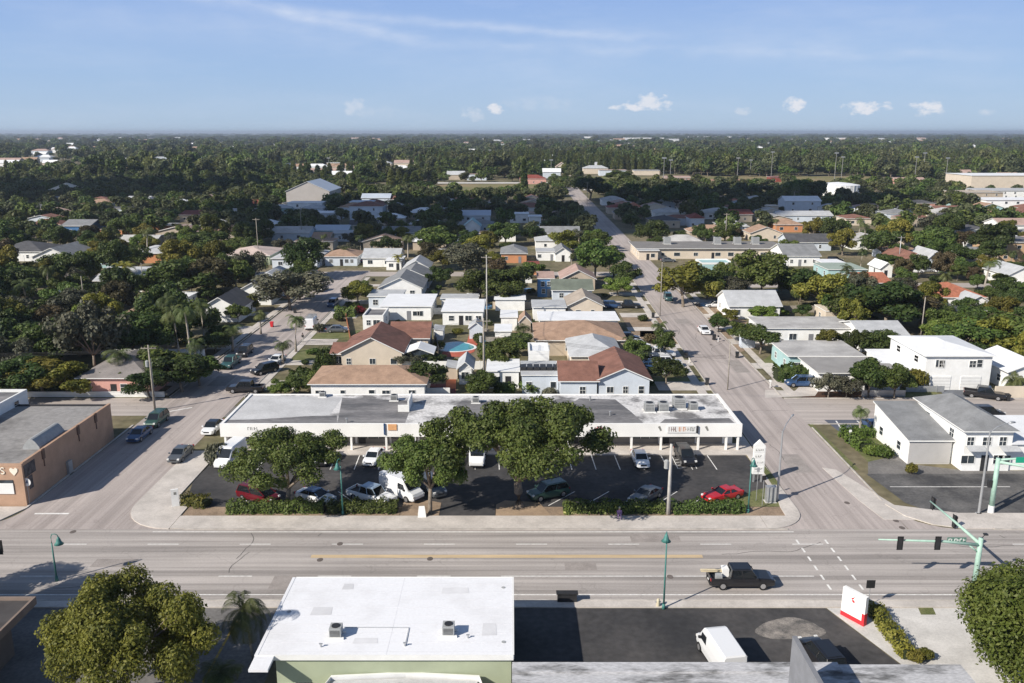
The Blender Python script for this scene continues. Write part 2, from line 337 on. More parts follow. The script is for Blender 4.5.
# ================================================================ houses
GR='houses of the neighbourhood'
def window(par,cx,cz,w,h,face,d,name='window',fm=None,sill=False):
    """face: 's' 'n' 'e' 'w'; d = wall plane coordinate, c = coordinate along the wall (local)"""
    fm=fm or trim;mb=MB();fr=MB();t=.03
    def bx(m,a0,a1,z0,z1,p0,p1):
        s={'s':-1,'n':1,'e':1,'w':-1}[face]
        if face in 'sn': m.box(a0,d+s*p0,z0,a1,d+s*p1,z1)
        else: m.box(d+s*p0,a0,z0,d+s*p1,a1,z1)
    bx(mb,cx-w/2,cx+w/2,cz-h/2,cz+h/2,-.02,.02)
    for a0,a1,z0,z1 in((cx-w/2-t,cx-w/2+t,cz-h/2,cz+h/2),(cx+w/2-t,cx+w/2+t,cz-h/2,cz+h/2),(cx-w/2-t,cx+w/2+t,cz+h/2,cz+h/2+2*t),(cx-w/2-t,cx+w/2+t,cz-h/2-2*t,cz-h/2)): bx(fr,a0,a1,z0,z1,-.01,.06)
    if int(abs(cx*37+d*11))%2: bx(fr,cx-.02,cx+.02,cz-h/2,cz+h/2,.021,.045)
    if h>1 and w<1.2: bx(fr,cx-w/2+t,cx-.025,cz-.025,cz+.025,.021,.043);bx(fr,cx+.025,cx+w/2-t,cz-.025,cz+.025,.021,.043)
    o=mb.build(name,glass,par);fr.build('frame',fm,o);return o
def house(label,x0,x1,y0,h,dep,roof,rh,wm,rm,name='house',cat='house',nwin=2,ov=.45,door=True,wz=None,tm=None,chim=False,side=True,group=GR,winw=1.3,winh=1.1,two=False):
    cx,cy=(x0+x1)/2,y0+dep/2;o=thing(name,label,cat,(cx,cy,0),0,group);W=(x1-x0)/2;D=dep/2;tm=tm or trim
    HOUSES.append((x0,x1,y0,y0+dep,label));mb=MB()
    ring=[(-W,-D),(W,-D),(W,D),(-W,D)]
    vs=[(x,y,-.1) for x,y in ring]+[(x,y,h) for x,y in ring];fs=[(0,1,5,4),(1,2,6,5),(2,3,7,6),(3,0,4,7)]
    mb.add(vs,fs)
    rf=MB();e=ov;th=.16
    if roof=='gx':
        k=rh/D;mb.add([(-W,-D,h),(-W,D,h),(-W,0,h+rh-.03)],[(0,2,1)]);mb.add([(W,-D,h),(W,D,h),(W,0,h+rh-.03)],[(0,1,2)])
        z=h-e*k+th;zr=h+rh+th
        rf.slab([(-W-e,-D-e,z),(W+e,-D-e,z),(W+e,0,zr),(-W-e,0,zr)],th,0,1);rf.slab([(-W-e,.003,zr),(W+e,.003,zr),(W+e,D+e,z),(-W-e,D+e,z)],th,0,1)
    elif roof=='gy':
        k=rh/W;mb.add([(-W,-D,h),(W,-D,h),(0,-D,h+rh-.03)],[(0,1,2)]);mb.add([(-W,D,h),(W,D,h),(0,D,h+rh-.03)],[(0,2,1)])
        z=h-e*k+th;zr=h+rh+th
        rf.slab([(-W-e,-D-e,z),(0,-D-e,zr),(0,D+e,zr),(-W-e,D+e,z)],th,0,1);rf.slab([(.003,-D-e,zr),(W+e,-D-e,z),(W+e,D+e,z),(.003,D+e,zr)],th,0,1)
    elif roof=='hip':
        a,b=W+e,D+e
        if a>=b: r=[(-(a-b)-.01,0,h+rh),(a-b+.01,0,h+rh)]
        else: r=[(0,-(b-a),h+rh),(0,b-a,h+rh)]
        q=[(-a,-b,h+.14),(a,-b,h+.14),(a,b,h+.14),(-a,b,h+.14)]
        rf.add(q+r,[(0,1,5,4),(2,3,4,5),(1,2,5),(3,0,4)] if a>=b else [(1,2,5,4),(3,0,4,5),(0,1,4),(2,3,5)])
        rf.box(-a,-b,h+.0,a,b,h+.135,1)
    elif roof=='flat':
        rf.box(-W-e,-D-e,h+.002,W+e,D+e,h+.2,0);rf.box(-W-e-.02,-D-e-.02,h+.03,W+e+.02,D+e+.02,h+.17,1)
    elif roof=='parapet':
        rf.box(-W+.25,-D+.25,h-.45,W-.25,D-.25,h-.3,0)
        for (a0,b0,a1,b1) in((-W-.03,-D-.03,W+.03,-D+.25),(-W-.03,D-.25,W+.03,D+.03),(-W-.03,-D+.252,-W+.25,D-.252),(W-.25,-D+.252,W+.03,D-.252)): rf.box(a0,b0,h-.5,a1,b1,h+.05,1)
    elif roof=='shed':
        rf.slab([(-W-e,-D-e,h+.15),(W+e,-D-e,h+.15),(W+e,D+e,h+rh+.15),(-W-e,D+e,h+rh+.15)],th,0,1)
        mb.add([(-W,-D,h),(-W,D,h),(-W,D,h+rh)],[(0,2,1)]);mb.add([(W,-D,h),(W,D,h),(W,D,h+rh)],[(0,1,2)]);mb.add([(-W,D,h),(W,D,h),(W,D,h+rh),(-W,D,h+rh)],[(0,3,2,1)])
    mb.build('wall',wm,o)
    ro=rf.build('roof',[rm,tm],o)
    if chim: c=MB();c.box(W*.3,.3,h+rh*.5,W*.3+.6,.9,h+rh+.7);c.build('chimney',wm,ro)
    rr=random.Random(int(abs(x0*31+y0*17)));wz=wz or min(1.5,h*.55)
    lv=[wz] if h<4.5 else [wz,h-1.3]
    for z in lv:
        for i in range(nwin):
            c=-W+(i+.5)*2*W/nwin+rr.uniform(-.7,.7)*min(1,W/nwin/1.6)
            if door and i==nwin//2 and z==lv[0]:
                d=MB();d.box(c-.45,-D-.05,0,c+.45,-D+.02,2.05);do=d.build('door',rr.choice([greyw,trim,darkm]),o)
                c+=1.6 
                if c+winw/2>W-.2: continue
            window(o,c,z,winw*rr.uniform(.55,1.15),winh*rr.uniform(.85,1.1),'s',-D,fm=tm)
        if side:
            n=max(1,int(dep//4.5))
            for i in range(n):
                c=-D+(i+.5)*2*D/n
                window(o,c,z,1.1,winh*.95,'e' if cx<0 else 'w',W if cx<0 else -W,fm=tm)
    return o
HOUSES=[]
# ================================================================ vehicles
CARM={}
def carpaint(name,col,metal=.0,rough=.28):
    if name not in CARM:
        m=bpy.data.materials.new(name+'_car_paint');m.use_nodes=True;b=m.node_tree.nodes['Principled BSDF']
        n=m.node_tree.nodes.new('ShaderNodeTexNoise');n.inputs['Scale'].default_value=3.
        tc=m.node_tree.nodes.new('ShaderNodeTexCoord');m.node_tree.links.new(tc.outputs['Object'],n.inputs['Vector'])
        r=m.node_tree.nodes.new('ShaderNodeMapRange');r.inputs[3].default_value=rough-.05;r.inputs[4].default_value=rough+.15;m.node_tree.links.new(n.outputs['Fac'],r.inputs[0]);m.node_tree.links.new(r.outputs[0],b.inputs['Roughness'])
        b.inputs['Base Color'].default_value=col+(1,);b.inputs['Metallic'].default_value=metal;b.inputs['Coat Weight'].default_value=.5;b.inputs['Coat Roughness'].default_value=.1
        CARM[name]=m
    return CARM[name]
cglass=M('car_window_glass',(.012,.015,.018),.06,.1,spec=.7)
lampg=M('clear_lamp_lens',(.7,.7,.68),.2,.05)
redl=M('red_lamp_lens',(.35,.01,.01),.25,.1)
rimm=M('wheel_rim_alloy',(.45,.45,.46),.35,.1,metal=.7)
PA={'white':carpaint('white',(.75,.76,.77)),'silver':carpaint('silver',(.38,.40,.42),.5),'black':carpaint('black',(.012,.012,.014)),'grey':carpaint('grey',(.13,.14,.15),.4),
 'red':carpaint('red',(.42,.012,.015)),'maroon':carpaint('maroon',(.13,.007,.014),.2),'blue':carpaint('blue',(.04,.09,.20),.3),'paleblue':carpaint('pale_blue',(.33,.42,.52),.3),'teal':carpaint('teal',(.05,.13,.13),.3),'tan':carpaint('tan',(.35,.30,.22),.3),'green':carpaint('green',(.04,.09,.07),.2)}
def loft(st,n=0,close=True):
    """stations (x, zb, zt, w): body shell rings across y"""
    V=[];Fs=[];K=10
    for (x,zb,zt,w) in st:
        zm=zb+(zt-zb)*.45
        V+=[(x,-w*.94,zb),(x,-w,zb+(zt-zb)*.25),(x,-w,zm+.1*(zt-zb)),(x,-w*.95,zt-.06*(zt-zb)),(x,-w*.82,zt),(x,w*.82,zt),(x,w*.95,zt-.06*(zt-zb)),(x,w,zm+.1*(zt-zb)),(x,w,zb+(zt-zb)*.25),(x,w*.94,zb)]
    for i in range(len(st)-1):
        for k in range(K):
            a=i*K+k;b=i*K+(k+1)%K;Fs.append((a,b,b+K,a+K))
    Fs.append(tuple(reversed(range(K))));Fs.append(tuple(range((len(st)-1)*K,len(st)*K)));return V,Fs
SPEC={ # L,W,H, body stations fractions, cabin (base x0,x1, top x0,x1), belt z
 'sedan':(4.7,.89,1.42,[(-2.35,.42,.80,.74),(-2.28,.30,.92,.82),(-1.5,.24,.97,.89),(-.5,.22,.93,.89),(.9,.22,.92,.89),(1.75,.24,.82,.88),(2.2,.28,.70,.82),(2.35,.36,.58,.72)],(-1.75,1.15,-1.0,.35),.92),
 'coupe':(4.7,.93,1.33,[(-2.35,.42,.80,.76),(-2.28,.30,.92,.86),(-1.5,.24,.94,.93),(-.5,.22,.88,.92),(.7,.22,.90,.92),(1.75,.24,.84,.92),(2.2,.28,.74,.86),(2.35,.36,.58,.78)],(-1.75,.75,-1.0,.0),.9),
 'suv':(4.7,.94,1.75,[(-2.35,.45,.95,.84),(-2.3,.34,1.05,.90),(-1.5,.28,1.08,.94),(-.2,.28,1.06,.94),(1.0,.28,1.04,.94),(1.8,.30,.96,.93),(2.25,.34,.84,.88),(2.35,.42,.66,.78)],(-2.28,1.2,-1.95,.45),1.06),
 'minivan':(5.0,.96,1.75,[(-2.5,.42,.95,.86),(-2.44,.30,1.02,.92),(-1.5,.24,1.04,.96),(0,.24,1.0,.96),(1.3,.24,.98,.96),(1.95,.26,.86,.94),(2.35,.30,.72,.86),(2.5,.38,.58,.74)],(-2.42,1.75,-2.1,.6),1.0),
 'pickup':(5.8,.98,1.88,[(-2.9,.48,.78,.94),(-2.85,.40,.80,.97),(-1.2,.36,.80,.98),(-.95,.34,1.12,.98),(.9,.34,1.10,.98),(1.5,.34,1.10,.98),(2.5,.36,1.04,.97),(2.85,.40,.92,.92),(2.9,.46,.72,.84)],(-1.1,1.35,-.95,.75),1.1),
 'van':(5.6,1.02,2.5,[],(0,0,0,0),1.2)}
def make_car(kind,pa,label,x,y,ang,group=None,roofm=None,z=0.,cat=None):
    o=thing({'suv':'parked_suv','pickup':'pickup_truck','van':'cargo_van','minivan':'minivan'}.get(kind,'parked_car'),label,cat or {'suv':'SUV','pickup':'pickup truck','van':'van','minivan':'minivan'}.get(kind,'car'),(x,y,z),ang,group)
    L,W,Hh,st,cab,belt=SPEC[kind];pm=PA[pa];r=.34 if kind in('sedan','coupe','minivan') else .39
    wb=L*.31
    if kind=='van':
        st=[(-2.8,.40,2.35,.90),(-2.74,.32,2.46,.97),(.9,.30,2.5,1.0),(1.25,.30,2.38,1.0),(1.75,.30,1.72,.99),(2.05,.30,1.30,.97),(2.6,.32,1.08,.9),(2.8,.42,.80,.80)]
        V,Fs=loft(st);mb=MB();mb.add(V,Fs);b=mb.build('body',pm,o,smooth=False)
        g=MB();a=[(1.29,-.86,2.335),(1.29,.86,2.335),(1.98,.80,1.42),(1.98,-.80,1.42)];g.slab([(p[0]+.03,p[1],p[2]+.03) for p in a][::-1],.02)
        g.build('windshield',cglass,o)
        for s in(-1,1):
            g=MB();g.add([(.45,s*1.008,1.35),(1.55,s*1.0,1.35),(1.3,s*.985,2.0),(.45,s*1.008,2.05),(.45,s*.9,1.35),(1.55,s*.9,1.35),(1.3,s*.9,2.0),(.45,s*.9,2.05)],[(0,1,2,3) if s<0 else (3,2,1,0),(0,3,7,4),(1,0,4,5),(2,1,5,6),(3,2,6,7)]);g.build('side_window',cglass,o)
    else:
        V,Fs=loft(st);mb=MB();mb.add(V,Fs);b=mb.build('body',pm,o,smooth=False)
        x0,x1,t0,t1=cab;w0=W*.90;w1=W*.74;zt=Hh-.05
        g=MB();g.add([(x0,-w0,belt-.05),(x1,-w0*.93,belt-.05),(x1,w0*.93,belt-.05),(x0,w0,belt-.05),(t0,-w1,zt),(t1,-w1,zt),(t1,w1,zt),(t0,w1,zt)],[(0,1,5,4),(1,2,6,5),(2,3,7,6),(3,0,4,7),(4,5,6,7)])
        g.build('window_glass',cglass,o)
        rf=MB();rf.slab([(t0-.03,-w1-.02,zt+.03),(t1+.03,-w1-.02,zt+.03),(t1+.03,w1+.02,zt+.03),(t0-.03,w1+.02,zt+.03)],.06)
        rf.slab([(t0+.15,-w1*.8,zt+.06),(t1-.1,-w1*.8,zt+.06),(t1-.1,w1*.8,zt+.06),(t0+.15,w1*.8,zt+.06)],.03)
        for s in(-1,1):
            for (xa,ya,xb,yb) in((x1,w0*.93,t1,w1),(x0,w0,t0,w1),((x0+x1)/2-.05,w0*.97,(t0+t1)/2-.05,w1)):
                rf.tube([(xa,s*(ya+.01),belt-.04),(xb,s*(yb+.01),zt)],.045,5)
        rf.build('roof',roofm or pm,o)
    if kind=='pickup':
        bd=MB()
        for s in(-1,1): bd.box(-2.88,s*.97,.6,-.97,s*.86,1.10)
        bd.box(-2.9,-.86,.6,-2.8,.86,1.10);bd.build('truck_bed',pm,o)
        li=MB();li.box(-2.79,-.855,.79,-.98,.855,.83);li.build('bed_liner',darkm,o)
    for sx in(-1,1):
        for s in(-1,1):
            w=MB();yy=s*(W-.10);w.tube([(sx*wb,yy-.12*s,r),(sx*wb,yy+.115*s,r)],r,14);wo=w.build('wheel',black,o)
            q=MB();q.tube([(sx*wb,yy+.11*s,r),(sx*wb,yy+.125*s,r)],r*.62,10);q.build('rim',rimm,wo)
    hz=.72 if kind in('sedan','coupe','minivan') else .86
    xe=L/2
    for s in(-1,1):
        h=MB();h.box(xe-.22,s*W*.58,hz-.14,xe-.02,s*W*.86,hz+.04);h.build('headlight',lampg,o)
        h=MB();zz=hz+.1 if kind!='van' else 1.0;h.box(-xe-.01,s*W*.70,zz-.12,-xe+.14,s*W*.93,zz+.12);h.build('tail_light',redl,o)
        h=MB();mx_=cab[1]-.15 if kind!='van' else 1.5;mz=belt+.08 if kind!='van' else 1.45;h.box(mx_-.08,s*(W-.02),mz-.08,mx_+.08,s*(W+.18),mz+.09);h.build('mirror',pm if kind!='van' else darkm,o)
    bp=MB();bp.box(xe-.12,-W*.72,.32,xe+.04,W*.72,.50);bp.build('front_bumper',darkm if kind in('van','pickup') else pm,o)
    bp=MB();bp.box(-xe-.04,-W*.75,.34,-xe+.1,W*.75,.52);bp.build('rear_bumper',darkm if kind in('van','pickup') else pm,o)
    if kind!='van':
        gr=MB();gr.box(xe-.06,-W*.42,.52,xe+.015,W*.42,.68);gr.build('grille',darkm,o)
    pl=MB();pl.box(-xe-.055,-.16,.56,-xe-.02,.16,.70);pl.build('licence_plate',trim,o)
    return o
# ================================================================ ground, roads, lots
def poly(name,pts,z,mat,th=0.,mb=None):
    b=mb or MB();n=len(pts);a=sum(pts[i][0]*pts[(i+1)%n][1]-pts[(i+1)%n][0]*pts[i][1] for i in range(n))
    if a<0: pts=list(reversed(pts))
    if th: b.prism(pts,z-th,z)
    else: b.add([(x,y,z) for x,y in pts],[tuple(range(n))])
    return b if mb else struct(name,b,mat)
def rect(x0,y0,x1,y1): return [(x0,y0),(x1,y0),(x1,y1),(x0,y1)]
def PP(l,h=0.): return [P(a,b,h) for a,b in l]
E0=24000
g=MB();g.add([(-E0,-3000,0),(E0,-3000,0),(E0,E0*1.7,0),(-E0,E0*1.7,0)],[(0,1,2,3)])
farg=M('ground_cover',(.105,.10,.05),.95,0,.045,(.20,.165,.105),fine=.3,detail=10,lo=.42,hi=.62)
struct('ground',g,farg)
YN=80.9;YS=67.1
b=MB();b.add([(-400,YS,.02),(400,YS,.02),(400,YN,.02),(-400,YN,.02)],[(0,1,2,3)]);struct('main_road',b,m_main)
# junction flares + side streets
def sx(y): # centre line of the right street
    return 36.4+.018*(y-100) if y<250 else 39.1+.0115*(y-250)
b=MB();ys=[YN,100,133,180,252,400,617,640]
for i in range(len(ys)-1):
    y0,y1=ys[i],ys[i+1];w=5.
    b.add([(sx(y0)-w,y0,.024),(sx(y0)+w,y0,.024),(sx(y1)+w,y1,.024),(sx(y1)-w,y1,.024)],[(0,1,2,3)])
def fillet(b,cx,cy,r,a0,corner,z):
    pts=[corner]+[(cx+r*math.cos(a0+k*PI/2/8),cy+r*math.sin(a0+k*PI/2/8)) for k in range(9)];poly('',pts,z,None,mb=b)
fillet(b,sx(84)-5-4.5,YN+4.5,4.5,-PI/2,(sx(84)-5,YN),.022);fillet(b,sx(84)+5+6,YN+6,6,PI,(sx(84)+5,YN),.022)
struct('right_side_street',b,m_side)
b=MB();b.add([(-53,YN,.024),(-41.6,YN,.024),(-42,250,.024),(-52.6,250,.024)],[(0,1,2,3)])
fillet(b,-41.6+6,YN+6,6,PI,(-41.6,YN),.022);fillet(b,-53-5,YN+5,5,-PI/2,(-53,YN),.022);struct('left_side_street',b,m_side)
b=MB();b.add([(sx(119)+4.9,113.6,.021),(400,113.6,.021),(400,125.3,.021),(sx(119)+4.9,125.3,.021)],[(0,1,2,3)]);struct('cross_street',b,m_cross)
b=MB();b.add([(-400,117.2,.021),(-52.8,117.2,.021),(-52.8,125.6,.021),(-400,125.6,.021)],[(0,1,2,3)]);struct('left_cross_street',b,m_cross)
b=MB();b.add([(-42,116.6,.020),(31.6,116.6,.020),(31.6,121.6,.020),(-42,121.6,.020)],[(0,1,2,3)]);struct('back_alley',b,m_lot3)
b=MB();b.add([(-200,240,.018),(sx(240)-4.9,240,.018),(sx(240)-4.9,248,.018),(-200,248,.018)],[(0,1,2,3)]);b.add([(sx(240)+4.9,222,.018),(200,222,.018),(200,229,.018),(sx(240)+4.9,229,.018)],[(0,1,2,3)]);struct('rear_street',b,m_cross)
# bare corner apron areas
WK=MB()
def walk(pts,z=.12): poly('',pts,z,None,th=.14,mb=WK)
walk([(-35.5,80.95),(26.5,80.95),(26.5,83.9),(-35.5,83.9)])              # north walk of main road
c0=(sx(84)-5-4.5,YN+4.5)
walk([(26.55,80.95)]+[(c0[0]+4.5*math.cos(-PI/2+k*PI/16),c0[1]+4.5*math.sin(-PI/2+k*PI/16)) for k in range(0,9)]+[(c0[0]+4.5,92),(30.3,92),(29.4,86.2),(29.3,83.9),(26.55,83.9)])
c1=(-35.6,YN+6)
walk([(-35.55,80.95)]+[(c1[0]+6*math.cos(-PI/2-k*PI/16),c1[1]+6*math.sin(-PI/2-k*PI/16)) for k in range(0,9)]+[(-41.6,103),(-37.6,103),(-37.6,89),(-35.55,86)])
walk([(29.8,92.05),(31.1,92.05),(31.4,116),(30.1,116)])
walk(rect(-37.8,101.7,30.1,105.6),.15)                                    # storefront walkway
walk([(-400,YN+.05),(-58,YN+.05),(-58,86.0),(-400,86.0)]);walk([(-57.95,86.2),(-57.95,YN+.05),(-56,YN+.3),(-54.2,YN+2),(-53.05,YN+5),(-53.05,113),(-53.3,113),(-53.3,86.2)])
walk([(sx(84)+5.1,YN+6),(sx(84)+6,YN+3),(sx(84)+8,YN+1),(sx(84)+11,YN+.05),(400,YN+.05),(400,83.4),(sx(84)+12,84.6)])
walk(PP([(836,470),(905,512),(918,520),(884,520),(858,500),(822,468)]),.06)
walk(rect(-400,65.9,-2.,66.95));walk(rect(-1.95,65.9,400,66.95))
walk([(sx(130)-7.6,126),(sx(130)-6.2,126),(sx(240)-6.2,238),(sx(240)-7.6,238)],.06);walk([(sx(130)+6.4,127),(sx(130)+7.7,127),(sx(240)+7.7,220),(sx(240)+6.4,220)],.06)
walk([(-41.4,127),(-40.1,127),(-40.1,238),(-41.4,238)],.06);walk([(-55,127),(-53.7,127),(-53.7,238),(-55,238)],.06)
struct('sidewalk',WK,walkm)
b=MB();b.add([(x,y,.03) for x,y in [(27.0,55.5),(28.2,65.6),(70,65.6),(70,44),(33,44)]],[(4,3,2,1,0)][:1])
poly('concrete_plaza',[(27.2,65.85),(70,65.85),(70,40),(35.5,40),(34.5,50),(30.6,56.5)],.03,walkw)
K=MB()
def kerb(p,q,w=.16,h=.14):
    p=Vector(p);q=Vector(q);d=(q-p).normalized();n=Vector((-d.y,d.x))*w/2
    K.prism([tuple(p-n),tuple(q-n),tuple(q+n),tuple(p+n)],0,h+.003)
for x0,x1 in((-400,-59),(-34,28.6),(50,400)): kerb((x0,YN-.05),(x1,YN-.05))
kerb((-400,YS-.09),(400,YS-.09))
for (x0,y0,x1,y1) in((-53.1,126,-53.1,239),(-41.5,126,-41.5,239),(sx(126)-5.1,126,sx(239)-5.1,239),(sx(126)+5.1,127,sx(220)+5.1,220),(sx(86)+5.15,88,sx(112)+5.15,112),(42,113.5,70,113.5),(42,125.4,200,125.4),(-200,117.1,-66,117.1)): kerb((x0,y0),(x1,y1))
struct('kerb',K,kerbm)
# lots
poly('plaza_parking_lot',[(-36.0,86.3),(30.2,86.3),(29.7,101.65),(-37.4,101.65),(-37.5,93)],.03,m_lot)
poly('drive_entrance',[(-1.6,83.95),(-12,84.0),(-12.,86.29),(-1.6,86.29)][::-1] if False else [(-7.8,83.95),(-1.8,83.95),(-1.8,86.25),(-7.8,86.25)],.035,m_lot)
poly('corner_parking_lot',PP([(866,474),(1100,474),(1140,527),(930,512),(905,503),(884,487)]),.03,m_lot2)
poly('south_parking_lot',[(0.,40),(0.,65.85),(27.1,65.85),(30.5,56.5),(34.4,50),(35.4,40)],.025,m_lot)
poly('west_parking_lot',[(-90,40),(-90,65.85),(-18.5,65.85),(-18.5,40)],.025,m_lot3)
poly('corner_forecourt',PP([(908,464),(960,470),(1100,472),(1100,476),(868,476),(868,462),(900,455)]),.022,m_lot3)
poly('blue_parking_bay',PP([(824,420),(878,420),(876,432),(842,434)]),.03,M('dark_bay_asphalt',(.10,.11,.14),.9,.2,.4))
poly('garage_driveway',PP([(940,390),(1012,389),(1026,398.8),(946,398.8)]),.03,M('driveway_asphalt',(.13,.14,.16),.9,.15,.4))
poly('mulch_bed',PP([(800,402),(870,385),(908,399),(800,401)][0:0]+[(797,400),(812,391),(850,383),(868,387),(905,398.5),(880,401),(800,402)]),.015,mulch)
poly('curved_driveway',PP([(765,398),(815,396),(822,386),(790,377),(770,379),(800,386),(795,391),(765,390)]),.03,walkm)
for nm,pp,mt in(('verge_grass',[(798,418),(806,418),(860,470),(850,470)],lawn),('lawn_patch',[(845,425),(905,452),(900,462),(868,462),(836,430)],lawn),
    ('lawn_patch',[(700,378),(700,386),(640,386),(628,378)],lawn),('lawn_patch',[(312,334),(360,330),(357,340),(300,342)],lawn),('lawn_patch',[(770,355),(786,355),(788,366),(756,366)],lawn),
    ('lawn_patch',[(905,388),(920,380),(944,398),(860,398)],lawn),('lawn_patch',[(640,330),(655,330),(662,337),(640,337)],lawn),('lawn_patch',[(285,350),(330,348),(310,362),(280,364)],lawn),
    ('gravel_yard',[(690,300),(720,296),(770,345),(740,352)],dirt),('gravel_yard',[(620,315),(668,315),(690,345),(640,345)],dirt)):
    poly(nm,PP(pp),.012,mt)
poly('hedge_bed',[(-35.4,83.95),(-12.1,83.95),(-12.1,86.25),(-35.4,86.25)],.05,dirt);poly('hedge_bed',[(-1.7,83.95),(29.3,83.95),(30.1,86.25),(-1.7,86.25)],.05,dirt)
poly('tree_island',[(-12.05,83.95),(-7.85,83.95),(-7.85,87.3),(-10,88.2),(-12.05,88)],.06,dirt);poly('tree_island',[(-1.75,84.0),(4.2,84.0),(3.,87.4),(-.8,87.9),(-1.75,86.8)],.07,M('sandy_dirt',(.33,.24,.16),.95,.15,1.,fine=.2))
poly('corner_grass',[(22.5,86.3),(30.2,86.3),(30.,91.8),(27.6,90.5)],.055,lawn);poly('corner_grass',[(30.25,92.1),(30.6,101),(31.,101),(31.2,92.1)],.14,lawn)
poly('sand_patch',PP([(790+32*math.cos(k*PI/24)*(1+.10*math.sin(k*PI/12+1)+.07*math.sin(k*PI/24*5)),630+11*math.sin(k*PI/24)*(1+.15*math.sin(k*PI/8))) for k in range(48)]),.032,M('sand_stain',(.30,.27,.24),.95,0,.9,(.10,.095,.09),fine=.25))
poly('tree_pit',PP([(917,606),(932,606),(936,615),(921,615)]),.034,lawn)
poly('sports_field',[(60,660),(330,660),(330,800),(60,800)],.02,M('field_grass',(.13,.15,.05),.95,0,.02,(.27,.20,.11),detail=6));poly('sports_field',[(-110,560),(30,560),(30,680),(-110,680)],.02,M('field_grass',(.13,.15,.05)))
poly('sand_track',[(50,610),(120,610),(118,625),(52,622)],.03,walkw);poly('clay_field',[(150,690),(215,690),(215,760),(150,760)],.03,M('clay_dirt',(.33,.20,.13),.95,.15,.05));poly('sand_track',[(-80,690),(60,690),(60,708),(-80,708)],.03,walkw)
# markings
def strip(name,segs,w,z,mat):
    m=MB()
    for (x0,y0,x1,y1) in segs:
        p=Vector((x0,y0));q=Vector((x1,y1));d=(q-p).normalized();n=Vector((-d.y,d.x))*w/2
        m.add([(p.x-n.x,p.y-n.y,z),(q.x-n.x,q.y-n.y,z),(q.x+n.x,q.y+n.y,z),(p.x+n.x,p.y+n.y,z)],[(0,1,2,3)])
    return struct(name,m,mat)
strip('lane_dashes',[(x,77.6,x+3.1,77.6) for x in np.arange(-110,30,9.2)]+[(x,71.3,x+3.1,71.3) for x in list(np.arange(-110,-1,9.2))],.13,.027,paint)
strip('lane_line',[(-1,71.3,28,71.3),(50,71.3,110,71.3),(50,77.6,110,77.6),(-110,68.05,110,68.05),(-37,80.3,29,80.3),(-120,77.6,-64,77.6)],.13,.0275,paint)
strip('centre_median_paint',[(-19.5,75.1,18.5,75.1)],.62,.027,M('median_paint',(.52,.40,.25),.85,.12,1.2,sc=(.2,1,1)))
strip('centre_line',[(-120,74.6,-53,74.6),(-120,75.2,-53,75.2),(50,74.6,120,74.6),(50,75.2,120,75.2)],.12,.027,ypaint)
strip('crosswalk_line',[(28.7,68.9+i*1.75,28.7,69.8+i*1.75) for i in range(6)]+[(31.6,68.9+i*1.75,31.6,69.8+i*1.75) for i in range(6)],.2,.0285,paint)
strip('stop_line',[(-51.5,84.6,-47.8,84.6),(-51.5,118.4,-47.8,121)],.3,.0295,paint)
stalls=[(P(x,491)[0],88.0+.0,P(x,491)[0]-3.2,92.2) for x in np.arange(222,500,28)]
strip('stall_line',[(x,86.6,x-3.0,90.4) for x in np.arange(-28.6,-10,3.9)]+[(x,86.6,x+3.2,90.4) for x in np.arange(4.,22,3.9)],.11,.034,paint)
strip('stall_line',[(x,96.9,x-.15,101.6) for x in np.arange(-34.,26.,2.95)],.11,.0345,paint)
hx=P(707,457)[0]
strip('access_hatching',[(20.3,97.2,20.3,101.5),(22.6,97.2,22.6,101.5)]+[(20.4,97.3+k*.9,22.5,98.1+k*.9) for k in range(4)],.1,.035,paint)
strip('lot_line',[(P(890,487)[0],P(890,487)[1],P(1010,487)[0],P(1010,487)[1]),(P(946,488.9)[0],91.5,P(987,488)[0],91.5)][:1],.14,.034,paint)
strip('bay_line',[P(836,421)+P(842,430),P(857,421)+P(868,430)],.2,.034,paint)
strip('lot_edge_stripe',[(P(236,622)[0],P(236,622)[1],P(203,683)[0],P(203,683)[1])],.2,.05,M('worn_orange_paint',(.40,.27,.06),.8,0,1.5,(.13,.12,.11),lo=.5,hi=.6))
# manhole covers and patches on the roads
m=MB()
for (px,py) in((73,532),(340,544),(896,521),(902,528),(847,503),(711,345),(737,337),(430,559),(320,560),(670,577)):
    x,y=P(px,py);m.prism([(x+.3*math.cos(a*PI/6),y+.38*math.sin(a*PI/6)) for a in range(12)],.02,.0315)
tag(m.build('manhole_covers',M('rusty_iron',(.13,.11,.10),.9,.2)),None,None,None,'structure')
# ================================================================ text helper
def text(name,s,size,loc,rot,mat,parent,ext=.02,align='CENTER'):
    cu=bpy.data.curves.new(name,'FONT');cu.body=s;cu.size=size;cu.extrude=ext;cu.align_x=align;cu.align_y='CENTER'
    t=bpy.data.objects.new(name,cu);C.objects.link(t);dg=bpy.context.evaluated_depsgraph_get();me=bpy.data.meshes.new_from_object(t.evaluated_get(dg))
    bpy.data.objects.remove(t);me.materials.clear();me.materials.append(mat);o=bpy.data.objects.new(name,me);C.objects.link(o);o.location=loc;o.rotation_euler=rot;o.parent=parent;return o
UP=(PI/2,0,0)
